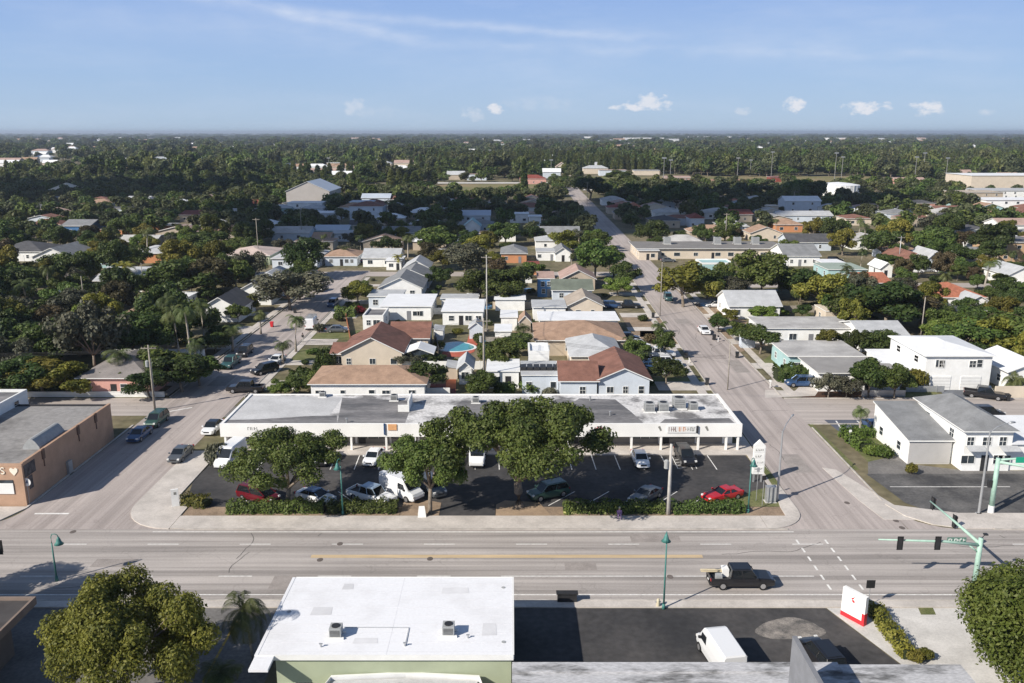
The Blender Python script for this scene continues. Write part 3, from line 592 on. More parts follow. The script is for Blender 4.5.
# ================================================================ plaza
roofw=M('stained_white_roof',(.60,.59,.58),.85,0,.22,(.17,.165,.165),fine=.2,lo=.47,hi=.60,detail=9)
roofd=M('weathered_dark_roof',(.11,.11,.115),.9,0,.35,(.27,.26,.26),fine=.2,sc=(.3,1,1),lo=.4,hi=.68,detail=9)
rooft=M('pale_roof_patch',(.55,.55,.55),.85,0,.25,(.44,.44,.44),fine=.08)
fascw=M('white_fascia',(.82,.81,.78),.7,.05,.4)
sfw=M('grey_brown_storefront_wall',(.25,.235,.22),.85,.12,.5)
pl=thing('retail_plaza','long low white retail plaza with deep canopy and stained flat roof behind the big trees','shopping plaza',(-3.9,109.5,0));ox,oy=-3.9,109.5
def LX(x):return x-ox
def LY(y):return y-oy
b=MB();b.box(LX(-37.0),LY(105.6),0,LX(29.0),LY(116.2),3.3);b.box(LX(-37.0),LY(103.6),.13,LX(-36.7),LY(105.6),2.1);b.build('wall',fascw,pl)
b=MB();b.box(LX(-37.4),LY(103.5),3.3,LX(29.4),LY(116.3),3.52);
b.build('roof',roofw,pl)
b=MB();b.add([(LX(-22.5),LY(103.7),3.526),(LX(-13.8),LY(103.7),3.526),(LX(-13.8),LY(113.4),3.526),(LX(-24.0),LY(114.8),3.526)],[(0,1,2,3)])
b.add([(LX(-37.3),LY(103.55),3.526),(LX(-22.55),LY(103.7),3.526),(LX(-23.2),LY(107),3.526),(LX(-30),LY(106.2),3.526),(LX(-33),LY(105.4),3.526),(LX(-37.3),LY(105.2),3.526)],[(0,1,2,3,4,5)])
b.add([(LX(-9.5),LY(104.7),3.526),(LX(8),LY(104.7),3.526),(LX(8),LY(112),3.526),(LX(-7),LY(113.5),3.526)],[(0,1,2,3)])
b.add([(LX(8.1),LY(103.8),3.526),(LX(17),LY(103.8),3.526),(LX(16),LY(108.5),3.526),(LX(14.5),LY(114),3.526),(LX(9.5),LY(114.5),3.526),(LX(8.1),LY(112),3.526)],[(0,1,2,3,4,5)])
b.add([(LX(19),LY(103.8),3.526),(LX(28.8),LY(103.8),3.526),(LX(28.5),LY(106),3.526),(LX(20),LY(105.6),3.526)],[(0,1,2,3)])
b.build('roof_patch',roofd,pl)
b=MB();b.add([(LX(-37.2),LY(105.25),3.529),(LX(-33),LY(105.5),3.529),(LX(-30),LY(106.3),3.529),(LX(-24.2),LY(107.2),3.529),(LX(-24.0),LY(114.9),3.529),(LX(-36.9),LY(115.9),3.529)],[(0,1,2,3,4,5)])
b.build('roof_patch',rooft,pl)
b=MB();b.box(LX(-37.45),LY(103.1),1.98,LX(29.5),LY(103.45),3.72);b.box(LX(-37.45),LY(103.46),1.98,LX(29.5),LY(105.59),2.1);b.box(LX(29.12),LY(103.46),2.7,LX(29.5),LY(116.3),3.66);b.box(LX(-37.45),LY(103.46),2.7,LX(-37.1),LY(116.3),3.66);b.box(LX(-37.1),LY(116.0),3.3,LX(29.1),LY(116.3),3.62)
b.build('canopy_fascia',fascw,pl)
for x in (-36.9,-32.5,-28,-20.7,-16.2,-12.5,-7,-2.5,2.5,7.3,10.9,15.4,19.2,24.0,27.6,29.1):
    b=MB();b.box(-.13,-.13,.15,.13,.13,1.98);o=b.build('column',fascw,pl,(LX(x),LY(103.32),0))
xs=[-36.5,-32.3,-27.8,-23.5,-20.5,-16.0,-12.3,-7,-2.3,2.7,7.5,11.1,15.6,19.4,24.2,27.8]
for i in range(len(xs)-1):
    a,c=xs[i]+.15,xs[i+1]-.15
    if i in(3,6,11,14): 
        b=MB();b.box(LX(a),LY(105.52),.15,LX(c),LY(105.61),1.97);b.build('wall_panel',sfw,pl);continue
    b=MB();b.box(LX(a),LY(105.52),.15,LX(c),LY(105.61),.85);b.build('knee_wall',sfw,pl)
    b=MB();b.box(LX(a),LY(105.54),.851,LX(c),LY(105.61),1.97);w=b.build('shop_window',glass,pl)
    b=MB()
    n=3;b.box(LX(a),LY(105.50),1.90,LX(c),LY(105.538),1.97)
    for k in range(n+1):
        xx=a+(c-a)*k/n;b.box(LX(xx)-.03,LY(105.49),.851,LX(xx)+.03,LY(105.54),1.97)
    b.build('frame',darkm if i%2 else trim,w)
    if i%3==1:
        d=MB();d.box(LX(a)+.2,LY(105.46),.15,LX(a)+1.1,LY(105.52),1.9);d.build('door',[redm,darkm,greyw][i%3],pl)
# shop signs on the fascia
sb=MB();x0,x1=P(668,431,3)[0],P(697,431,3)[0];sb.box(LX(x0),LY(103.0),2.55,LX(x1),LY(103.099),3.5);sp=sb.build('sign_panel',trim,pl)
dkt=M('brown_sign_letters',(.16,.08,.07),.6,.05);ort=M('orange_sign_letters',(.60,.25,.10),.6,.05);grt=M('grey_sign_letters',(.22,.22,.20),.6,.05);blt=M('blue_sign_letters',(.06,.13,.35),.6,.05)
def strokes(xa,xb,y,z,h,mat,parent,seed=1):
    r=random.Random(seed);m=MB();x=xa
    while x<xb-.1:
        w=r.uniform(.05,.09);m.box(x,y-.02,z-h/2,x+w,y,z+h/2)
        if r.random()<.8: zz=z+r.choice([-.45,0,.42])*h;m.box(x+w,y-.02,zz-.035,x+w+.14,y,zz+.035)
        x+=r.uniform(.2,.34)
    return m.build('sign_letters',mat,parent)
strokes(LX(x0)+.2,LX(x0)+1.3,LY(103.0),3.05,.6,dkt,sp,1);strokes(LX(x0)+1.5,LX(x0)+2.5,LY(103.0),3.05,.6,ort,sp,2);strokes(LX(x0)+2.6,LX(x1)-.1,LY(103.0),3.05,.5,grt,sp,3)
b=MB();b.box(LX(x1)+.12,LY(102.9),2.5,LX(x1)+.26,LY(103.099),3.5);b.build('sign_bracket',darkm,pl)
strokes(LX(P(595,430,3)[0]),LX(P(604,430,3)[0]),LY(103.1),3.1,.35,redm,pl,4);strokes(LX(P(246,431,3)[0]),LX(P(256,431,3)[0]),LY(103.1),3.1,.4,grt,pl,5)
b=MB();b.box(LX(P(387,431,3)[0])-.5,LY(102.95),2.3,LX(P(387,431,3)[0])-.3,LY(103.099),3.8);b.build('blade_sign',PA['blue'],pl)
b=MB();b.box(LX(P(391,430,3)[0])-.4,LY(103.0),2.9,LX(P(391,430,3)[0])+.7,LY(103.099),3.7);b.build('sign_panel',M('orange_sign',(.7,.38,.18),.6,.1),pl)
for px in(660,707): b=MB();q=LX(P(px,430,3)[0]);b.add([(q-.25,LY(103.09),3.35),(q+.05,LY(103.09),3.45),(q+.3,LY(103.09),2.85),(q+.1,LY(103.09),2.75)],[(3,2,1,0)]);b.build('emblem',grt,pl)
# parapet stub on the plaza roof (dark vertical panel with shadows)
b=MB();b.box(-.1,-2.,0,.1,2.0,1.5);b.box(-1.4,-1.95,0,-.12,-1.7,.9);tag(b.build('roof_divider',trim,None,(-13.9,110.5,3.526)),'white upright divider wall on the middle of the plaza roof','divider wall')
def hvac(x,y,z,w,label,group='rooftop air conditioners',rz=0,h=None,roof=None):
    h=h or w*.95;o=thing('air_conditioner',label,'air conditioner',(x,y,z),rz,group)
    b=MB();b.box(-w/2,-w/2,.14,w/2,w/2,h)
    b.build('casing',hvacm,o)
    b=MB()
    for k in range(5):
        zz=.22+k*(h-.3)/5
        b.box(-w/2-.012,-w*.42,zz,-w/2-.001,w*.42,zz+.05);b.box(-w*.42,-w/2-.012,zz,w*.42,-w/2-.001,zz+.05)
    b.build('louvre',darkm,o)
    b=MB();b.tube([(0,0,h+.002),(0,0,h+.05)],w*.36,14);b.build('fan_guard',darkm,o)
    for s in(-1,1): b=MB();b.box(-w/2-.2,s*w/2-.08,0,w/2+.2,s*w/2+.06,.135);b.build('base_rail',trim,o)
    return o
x,y=P(647,402,4.2);hvac(x,108.8,3.53,1.3,'white rooftop air conditioner beside the grey one above the salon end of the plaza');hvac(x+1.9,109.0,3.53,1.3,'grey cube air conditioner on the right half of the plaza roof')
hvac(P(680,405,4.2)[0],110.3,3.53,1.6,'large white air conditioner nearest the right end of the plaza roof');hvac(P(688,406,4.2)[0]+.8,109.4,3.53,1.1,'smaller air conditioner tucked against the large one at the plaza roof end')
hvac(P(321,396,4)[0],115.2,3.53,.8,'small dark air conditioner at the back edge of the plaza roof');hvac(P(392,402,4)[0],113.5,3.53,.9,'small grey air conditioner left of the upright divider on the plaza roof');hvac(P(476,398,4)[0],112.5,3.53,.9,'small air conditioner half hidden by the big tree on the plaza roof')
for px,py in((345,425),(590,400),(610,415),(560,412)):
    x,y=P(px,py,3.6);b=MB();b.tube([(0,0,0),(0,0,.5)],.09,7);b.tube([(0,0,.5),(0,0,.6)],.16,7);y=max(y,104.2)
    tag(b.build('vent_pipe',steel,None,(x,y,3.525)),'short steel vent pipe standing on the plaza roof','vent pipe','plaza roof vents')
# ================================================================ foreground white-roofed building
sage=M('sage_green_wall',(.36,.40,.28),.85,.06,.5)
fb=thing('commercial_building','white flat roofed sage green building in the front with two rooftop air conditioners','building',(-8.8,56,0))
YB=7.1
b=MB();b.box(-7.8,-3.4,0,8.75,YB-.1,4.3);b.build('wall',sage,fb)
b=MB();b.box(-8.95,-3.6,4.3,8.85,YB,4.5,0);b.box(-9.15,-5.2,4.28,-7.82,-3.61,4.48,0);b.box(-9.2,-3.605,4.05,-8.96,YB,4.52,0);b.build('roof',whiteroof,fb)
b=MB()
b.box(-9.0,-3.62,4.12,8.9,-3.55,4.53);b.box(8.86,-3.54,4.15,8.95,YB+.05,4.53);b.box(-8.9,YB+.01,4.15,8.85,YB+.06,4.53);b.build('fascia',trim,fb)
b=MB()
for k in range(9): b.box(-8.9+.02,-3.2+k*1.15,4.5,8.8,-3.17+k*1.15,4.508)
for k in range(1): b.box(-.01,-3.5,4.5,.02,YB-.1,4.506)
b.build('membrane_seam',M('roof_seam',(.62,.62,.64),.7,.1),fb)
b=MB();b.box(-6.5,-3.5,.9,-5.3,-3.39,2.2);b.build('window',glass,fb)
b=MB();b.box(-7.7,-3.46,0,-6.8,-3.39,2.1);b.build('door',trim,fb)
hvac(P(337,634,4.5)[0],P(337,636,4.5)[1],4.52,.85,'left air conditioner with its fan on the white roof in the front');hvac(P(449,632,4.5)[0],P(449,634,4.5)[1],4.52,.85,'right air conditioner with its fan on the white roof in the front')
for px,py in((321,647),(405,646),(468,638)):
    x,y=P(px,py,4.5);b=MB();b.tube([(0,0,0),(0,0,.22)],.06,7);b.box(-.12,-.05,.22,.12,.05,.28);tag(b.build('vent_pipe',steel,None,(x,y,4.51)),'tiny vent pipe on the white roof in the front','vent pipe','white roof vents')
for (xx,yy,w_,h_,sh_) in((-6.5,1.5,1.6,1.1,.60),(3.2,4.6,2.2,.9,.66),(6.6,-1.2,1.1,1.6,.62),(-2.6,-2.2,1.8,.7,.64),(-4.8,5.2,.9,.9,.58)):
    b=MB();b.add([(xx,yy,4.511),(xx+w_,yy+.05,4.511),(xx+w_-.1,yy+h_,4.511),(xx+.05,yy+h_,4.511)],[(0,1,2,3)]);b.build('roof_patch',M('membrane_patch_%d'%int(sh_*100),(sh_,sh_,sh_+.01),.7,.06,1.),fb)
for xx,yy in((-8.2,2.),(8.1,5.5),(8.2,-2.)): b=MB();b.tube([(xx,yy,4.512),(xx,yy,4.53)],.16,10);b.build('roof_drain',hvacm,fb)
b=MB();b.tube([(-3.6,-.2,4.56),(1.2,-.25,4.56),(1.2,-2.5,4.56)],.03,5);b.build('conduit',steel,fb)
shing=M('brown_shake_shingles',(.14,.115,.10),.95,.3,3.,sc=(1,.3,1),fine=.4)
# shake-roofed porch in front of it
pr=thing('entrance_porch','brown shake roofed porch with white parapet below the sage green wall','porch',(-7.8,50.0,0))
xl,xr=P(330,672,2.6)[0]+7.8,P(484,672,2.6)[0]+7.8
b=MB();b.box(xl+.4,-3,0,xr-.4,2.2,2.3);b.build('wall',sage,pr)
xm=(xl+xr)/2
b=MB();b.slab([(xl-.2,-3.5,1.7),(xr+.2,-3.5,1.7),(xr-.1,1.0,2.9),(xm,.35,2.9),(xl+.1,1.0,2.9)],.12);b.build('shingle_roof',shing,pr)
b=MB();b.add([(xl+.15,1.05,2.72),(xm,.4,2.72),(xr-.15,1.05,2.72),(xr-.4,2.0,2.72),(xm,2.35,2.72),(xl+.4,2.0,2.72)],[(0,1,2,3,4,5)]);b.build('roof_deck',rooft,pr)
b=MB()
ed=[(xl,1.0),(xl+.3,2.1),(xm,2.5),(xr-.3,2.1),(xr,1.0)]
for p,q in zip(ed[:-1],ed[1:]):
    b.add([(p[0],p[1],2.5),(q[0],q[1],2.5),(q[0],q[1]+.2,2.5),(p[0],p[1]+.2,2.5),(p[0],p[1],3.0),(q[0],q[1],3.0),(q[0],q[1]+.2,3.0),(p[0],p[1]+.2,3.0)],[(0,3,2,1),(4,5,6,7),(0,1,5,4),(1,2,6,5),(2,3,7,6),(3,0,4,7)])
b.build('parapet',trim,pr)
b=MB();b.tube([(xm-.2,1.3,2.72),(xm-.2,1.3,2.95)],.07,7);b.box(xm-.35,1.22,2.95,xm-.05,1.38,3.05);b.build('vent_pipe',steel,pr)
# service mast standing by the porch
sm=thing('service_mast','dark service mast with weatherhead conduits by the right end of the porch','mast',(P(484,683,2.)[0],49.6,0))
b=MB();b.tube([(0,0,0),(0,0,4.2)],.07,8);b.tube([(-.45,.1,0),(-.45,.1,4.1),(-.3,.1,4.3),(-.15,.1,4.1)],.035,6);b.tube([(0,0,4.15),(.4,.05,4.0),(.9,.1,3.6)],.03,6);b.build('conduit',M('dark_green_conduit',(.02,.05,.035),.5,.1),sm);b=MB();b.box(.8,.02,3.45,1.0,.2,3.65);b.build('bracket',darkm,sm)
# grey roofed building at the bottom right
gr_roof=M('blotchy_grey_roof',(.45,.45,.46),.9,0,.7,(.13,.13,.13),fine=.2,lo=.50,hi=.62,sc=(.3,1,1),detail=9)
yb=P(700,664,4)[1];x1=P(960,664,4)[0]
gb=thing('commercial_building','grey blotchy flat roofed building along the bottom edge of the photo','building',(x1/2,yb-6,0))
b=MB();b.box(-x1/2+.1,-8,0,x1/2-.2,5.8,3.8);b.build('wall',M('grey_block_wall',(.3,.3,.29),.9,.1),gb)
b=MB();b.box(-x1/2,-8,3.8,x1/2,5.95,4.0);b.box(-x1/2+.02,5.0,4.0,(P(836,662,4)[0])-x1/2,6.05,4.12);b.build('roof',gr_roof,gb)
xf=P(787.5,690,4)[0];yf=P(787.5,690,4)[1]
b=MB();b.box(-.14,-8,0,.14,0,4.0);b.box(-.16,-8,4.,.16,.01,4.05);tag(b.build('fin_wall',greyw,None,(xf+.15,yf,4.0)),'tall grey fin wall standing on the blotchy grey roof','wall')
# left-edge dark building and its canopy
wl=P(36,597,4.2)
lb=thing('commercial_building','brown edged flat roofed building cut off at the bottom left corner','building',(wl[0]-6,wl[1]-8,0))
b=MB();b.box(-6,-14,0,4.6,6.5,3.8);b.build('wall',M('dark_tan_wall',(.16,.13,.11),.9,.1),lb)
b=MB();b.box(-6,-14,3.8,5.8,7.8,4.0);b.build('roof',M('dark_roof_felt',(.07,.065,.065),.9,.2,.6),lb)
b=MB();b.box(5.81,-14,3.6,6.0,8.0,4.25);b.box(-6,7.81,3.6,5.8,8.0,4.25);b.build('fascia',M('brown_fascia',(.22,.17,.14),.8,.1),lb)
# ================================================================ orange corner building
peach=M('peach_stucco',(.42,.275,.19),.9,.1,.5,fine=.05)
ob=thing('corner_shop','peach corner shop with long windowless side wall and grey flat roof','shop',(-58.8,97,0))
b=MB();b.box(-10,-10.5,0,5.45,10.6,4.7);b.build('wall',peach,ob)
b=MB();b.box(-9.8,-10.2,4.7,5.15,10.3,4.72);b.build('roof',M('stained_grey_roof',(.27,.26,.25),.9,0,.13,(.13,.125,.12),fine=.15,lo=.5,hi=.68,detail=8),ob)
b=MB();b.box(-10.02,-10.52,4.7,5.47,-10.21,4.95);b.box(5.16,-10.2,4.7,5.47,10.62,5.02);b.build('parapet',peach,ob)
b=MB();b.box(-10.05,-10.2,4.7,-9.7,10.3,5.35);b.box(-9.69,10.31,4.7,5.15,10.62,4.9);b.build('parapet',M('black_flashing',(.03,.03,.035),.8,.1),ob)
b=MB();b.box(1.6,-10.56,1.5,4.3,-10.5,3.1);w=b.build('window',glass,ob);b=MB();b.box(2.5,-10.6,1.5,4.3,-10.565,2.75);b.build('blind',trim,w)
b=MB();b.box(-4.6,-10.56,.1,-.6,-10.5,3.1);b.build('shop_window',glass,ob)
b=MB()
for y in(-6.5,1.5,6.0): b=MB();b.box(5.46,y,3.9,5.6,y+.5,5.1);b.tube([(5.52,y+.25,4.),(5.52,y+.25,3.0)],.06,6);b.build('scupper',M('brown_metal',(.13,.08,.06),.7,.1),ob)
wt=M('cream_sign_letters',(.8,.74,.62),.6,.03)
text('sign_letters','KUS',1.15,(2.55,-10.54,4.15),UP,wt,ob,.04)
hb=MB();hp=[(4.55,3.62),(4.95,4.1),(5.0,4.4),(4.8,4.55),(4.55,4.38),(4.3,4.55),(4.1,4.4),(4.15,4.1)];hb.add([(x,-10.57,z) for x,z in hp]+[(x,-10.50,z) for x,z in hp],[tuple(range(8))]+[tuple(reversed(range(8,16)))]+[(i,i+8,(i+1)%8+8,(i+1)%8) for i in range(8)]);hb.build('heart_emblem',wt,ob)
b=MB();b.box(5.455,-10.2,3.2,5.49,-8.0,4.6);b.box(5.455,-9.6,1.6,5.48,-8.8,3.1);b.build('faded_mural',M('dark_mural_paint',(.09,.08,.08),.9,.5,1.5),ob)
b=MB();b.box(5.46,-1.8,0,5.75,-.9,1.7);b.build('utility_box',steel,ob)
x,y=P(44,436,5.3)
rv=thing('rooftop_ventilator','barrel shaped grey ventilator on the roof of the peach corner shop','ventilator',(x,y,4.72))
b=MB();n=8;pr_=[(-.95+1.9*k/n,.25+1.0*math.sin(PI*k/n)) for k in range(n+1)]
b.prism([(0,0),(1,0),(1,1)],0,0) if False else None
vs=[(-1.9+0,yy*1.0,zz) for yy,zz in pr_]+[(1.9,yy,zz) for yy,zz in pr_]+[(-1.9,-.95,0),(-1.9,.95,0),(1.9,-.95,0),(1.9,.95,0)]
fs=[(k,k+n+1,k+n+2,k+1) for k in range(n)]+[tuple([2*n+2]+list(range(n+1))+[2*n+3]),tuple(reversed([2*n+4]+list(range(n+1,2*n+2))+[2*n+5]))]
b.add([(q[1],q[0]*1.5,q[2]) for q in vs],fs+[(2*n+2,2*n+4,n+1,0),(2*n+3,n,2*n+1,2*n+5)]);b.build('hood',hvacm,rv)
b=MB();b.box(-.7,-2.8,.0,.7,2.8,.12);b.build('kerb_frame',steel,rv)
house('white building with pale wall cut off at the left edge beside the peach shop',-84,-65.6,88.,6.2,22,'parapet',0,white,roofd,nwin=3,door=False,name='building',cat='building',group=None)
HOUSES.append((-64.5,-53,86,108,'the peach corner shop'));HOUSES.append((-38,30,101,117,'the retail plaza'))
# ================================================================ street furniture
def street_lamp(x,y,h,side,label,group='green bell shaped street lamps'):
    o=thing('street_lamp',label,'street lamp',(x,y,0),side,group)
    b=MB();b.tube([(0,0,0),(0,0,.5)],[.16,.12],10);b.tube([(0,0,.5),(0,0,h-.9)],[.085,.06],10);b.tube([(0,0,h-.9),(0,0,h-.3),(.12,0,h-.02),(.4,0,h),(.62,0,h-.12),(.66,0,h-.3)],.04,7);b.build('pole',tealm,o,smooth=True)
    b=MB();b.tube([(.66,0,h-.28),(.66,0,h-.5),(.66,0,h-.78),(.66,0,h-1.0)],[.07,.16,.24,.42],14);b.build('lamp_shade',tealm,o,smooth=True)
    b=MB();b.tube([(.66,0,h-1.03),(.66,0,h-1.08)],.25,12);b.build('lens',lampg,o);return o
def lampat(px,py,pt,side,label):
    x,y=P(px,py)
    D0=P(px,pt)[1];h=H*(1-y/D0);return street_lamp(x,y,h,side,label)
lampat(663.5,609,534,1.45,'green bell street lamp standing by the kerb of the foreground lot')
lampat(57,581,534,0.,'green bell street lamp left of the olive tree in the lower left corner')
lampat(343,515,458,-1.9,'green bell street lamp in the hedge near the white and blue car')
lampat(748,513,459,.9,'green bell street lamp at the right end of the plaza hedge')
def pole(px,py,pt,label,mat=None,r=.15,xfmr=False,arms=1,name='utility_pole',cat='utility pole',h=None,wid=1.1):
    x,y=P(px,py)
    if h is None: h=H*(1-y/P(px,pt)[1])
    o=thing(name,label,cat,(x,y,0));b=MB();b.tube([(0,0,-.2),(0,0,h*.5),(0,0,h)],[r,r*.85,r*.7],9);b.build('shaft',mat or woodp,o,smooth=True)
    for k in range(arms):
        b=MB();z=h-.5-k*.9;b.box(-wid,-.07,z-.06,wid,.07,z+.06)
        for q in(-.9,-.45,.45,.9): b.tube([(q*wid,0,z+.06),(q*wid,0,z+.24)],[.05,.035],6)
        b.build('crossarm',woodp,o)
    if xfmr:
        b=MB();z=h*.72;b.tube([(-.42,0,z-.45),(-.42,0,z+.4),(-.42,0,z+.5)],[.25,.25,.12],10);b.build('transformer',hvacm,o)
        b=MB();b.tube([(.17,0,.2),(.17,0,h*.8)],.03,6);b.build('conduit',steel,o)
    o['_h']=h;o['_p']=(x,y);return o
plm=M('pale_concrete_pole',(.46,.44,.41),.85,.1,2)
poles=[pole(668,515,444,'thick pale utility pole with transformer rising in front of the plaza lot',plm,.2,True,0),
 pole(155,411,345,'utility pole with transformer at the corner behind the blue sedan',woodp,.15,True,1),
 pole(727.5,390,342,'bare utility pole on the left kerb of the right street',woodp,.11,False,0),
 pole(484,392,318,'tall utility pole among vines behind the middle of the plaza',woodp,.17,True,1),
 pole(487,330,255,'utility pole rising between backyards above the white flat roofs',plm,.15,False,1),
 pole(660,316,262,'slim utility pole by the kerb near the small round palm',woodp,.11,False,0),
 pole(887,322,283,'leaning bare pole in front of the dark trees right of centre',woodp,.13,False,0),
 pole(920,343,297,'bare wooden pole beside the white two storey house with garages',woodp,.13,False,0),
 pole(898,268,236,'street light pole by the parking row near the red bush',steel,.13,False,1),
 pole(144,292,263,'thin dark pole right of the yellow palm',woodp,.11,False,0),
 pole(86,318,276,'pale utility pole among the trees on the left',woodp,.12,False,0),
 pole(259,262,218,'utility pole behind the pale roofed house on the left',woodp,.14,False,1),
 pole(302,240,207,'utility pole near the grey warehouse',woodp,.14,False,1),
 pole(725,245,213,'utility pole behind the motel air conditioners',woodp,.15,True,1),
 pole(587,205,182,'utility pole beside the far end of the right street',woodp,.14,False,1),
 pole(663,205,185,'utility pole in the dark trees right of the far street',woodp,.14,False,1)]
def wire(a,b,sag=1.,za=None,zb=None,label='thin overhead wire strung between utility poles'):
    A=a['_p'];B=b['_p'] if hasattr(b,'keys') else b;ha=za or a['_h']-.3;hb=zb or (b['_h']-.3 if hasattr(b,'keys') else ha);n=10
    m=MB()
    for off in(-.9,0,.9):
        m.tube([(A[0]+(B[0]-A[0])*t,A[1]+(B[1]-A[1])*t+off*.3,ha+(hb-ha)*t-sag*4*t*(1-t)+.15*off) for t in [k/n for k in range(n+1)]],.018,4)
    tag(m.build('power_line',darkm),label,'power line','overhead power lines')
wire(poles[1],(-190,118.),1.2,9.2,9.6);wire(poles[1],poles[3],1.3);wire(poles[3],(31,118.8),.8,10,8.4);wire(poles[3],poles[4],.8);wire(poles[2],poles[5],.9)
# silver pole with arm at plaza corner, and beyond the right road
def cobra(px,py,pt,armdx,armdy,label,armlen=2.6):
    x,y=P(px,py);h=H*(1-y/P(px,pt)[1]);o=thing('street_light',label,'street light',(x,y,0),0,'tall silver street lights')
    b=MB();b.tube([(0,0,0),(0,0,h)],[.14,.085],10);b.box(-.25,-.25,0,.25,.25,.12);b.build('pole',steel,o,smooth=False)
    b=MB();b.tube([(0,0,h-.15),(armdx*armlen*.4,armdy*armlen*.4,h+.45),(armdx*armlen,armdy*armlen,h+.75)],.045,7);b.build('arm',steel,o)
    b=MB();e=(armdx*armlen,armdy*armlen,h+.75);b.tube([e,(e[0]+armdx*.3,e[1]+armdy*.3,h+.78),(e[0]+armdx*.8,e[1]+armdy*.8,h+.74)],[.05,.14,.08],8);b.build('lamp_head',steel,o,smooth=True);return o
cobra(777,501,431,.55,.83,'silver street light with an arm at the plaza corner',3.2)
cobra(978.5,514,431,.9,.2,'silver street light in front of the white two storey corner house',2.4)
def signal(par,p,ang=0,n=3):
    """three-lamp signal head; faces direction ang"""
    b=MB();b.box(-.17,-.13,-.55,.17,.13,.55);o=b.build('signal_head',darkm,par,p,ang)
    b=MB();b.box(-.27,.10,-.66,.27,.125,.66);b.build('backplate',black,o)
    for k,(z,c) in enumerate(((.36,(.25,.02,.02)),(0,(.25,.18,.02)),(-.36,(.02,.2,.1)))):
        b=MB();b.tube([(0,-.135,z),(0,-.20,z)],.13,10);b.build('lens',M('signal_lens_%d'%k,c,.3,.05),o)
    return o
# mast in the lower right
x,y=P(974.5,584);hA=H*(1-y/P(981,541)[1])
mt=thing('traffic_signal_mast','pale green signal mast with two long arms rising behind the bright green tree','traffic signal',(x,y,0),0,'green traffic signal masts')
b=MB();b.tube([(0,0,0),(0,0,hA+.3)],[.26,.2],12);b.build('mast',paleteal,mt,smooth=True)
xe=P(880,543,hA)[0];b=MB();b.tube([(0,0,hA-.4),((xe-x)*.35,0,hA-.05),(xe-x,0,hA+.15)],[.16,.12,.06],9);b.tube([(-.0,0,hA-1.2),((xe-x)*.12,0,hA-.3)],.08,7);b.build('arm',paleteal,mt,smooth=True)
q=P(930,503,hA-.2);b=MB();b.tube([(0,0,hA-.3),((q[0]-x)*.5,(q[1]-y)*.5,hA-.1),(q[0]-x,q[1]-y,hA+.0)],[.16,.12,.07],9);b.build('arm',paleteal,mt,smooth=True)
signal(mt,(P(903,545,hA)[0]-x,-.12,hA-.1),PI);signal(mt,(P(941,545,hA)[0]-x,-.12,hA-.1),PI)
signal(mt,((q[0]-x)*.52+.2,(q[1]-y)*.52,hA-.2),PI*.5);signal(mt,((q[0]-x)*.97+.2,(q[1]-y)*.97,hA-.1),PI*.5)
b=MB();xa,xb=P(948,541,hA)[0]-x,P(967,541,hA)[0]-x;b.box(xa,.12,hA-.22,xb,.16,hA+.28);sg=b.build('street_name_sign',M('street_sign_green',(.10,.20,.16),.5,.1),mt)
strokes(xa+.1,xb-.05,-.0+.119,hA+.03,.26,trim,sg,12)
b=MB();b.tube([(0,0,hA+.2),(.55,.35,hA+.5)],.04,6);b.box(.4,.2,hA+.42,.75,.5,hA+.55);b.build('camera_unit',darkm,mt)
# second mast beyond the road on the right
x,y=P(990.5,513);hB=H*(1-y/P(996,459)[1])
m2=thing('traffic_signal_mast','green signal mast with concrete foot cut off at the right edge','traffic signal',(x,y,0),0,'green traffic signal masts')
b=MB();b.tube([(0,0,.9),(0,0,hB+.1)],[.27,.22],12);b.build('mast',paleteal,m2,smooth=True);b=MB();b.tube([(0,0,0),(0,0,.9)],[.32,.3],12);b.build('foot',trim,m2)
b=MB();b.tube([(0,0,hB-.3),(2.5,-1.,hB-.5),(8,-5.,hB-.2)],[.16,.13,.09],9);b.tube([(0,0,hB-.1),(9,1.,hB+.1)],[.12,.08],9);b.build('arm',paleteal,m2,smooth=True)
b=MB();b.box(1.9,.0,hB-.45,5.2,.05,hB+.2);b.build('street_name_sign',M('bright_sign_green',(.02,.32,.20),.4,.05),m2);b=MB();b.box(-.7,-.1,3.0,-.3,.2,3.8);b.build('pedestrian_signal',darkm,m2)
signal(m2,(3.0,-.9,hB-.5),PI);signal(m2,(5.6,-1.0,hB-.4),PI)
# signal arm end peeking in at the left edge
x,y=P(-2,575);q=P(1,545,6.);m3=thing('traffic_signal_mast','traffic signal head just peeking in at the left edge over the road','traffic signal',(q[0]-2.2,q[1],0),0,'green traffic signal masts')
b=MB();b.tube([(0,0,0),(0,0,6.2)],.2,10);b.build('mast',paleteal,m3);b=MB();b.tube([(0,0,6.1),(2.2,0,6.3)],.08,8);b.build('arm',paleteal,m3);signal(m3,(2.15,-.12,5.9),PI)
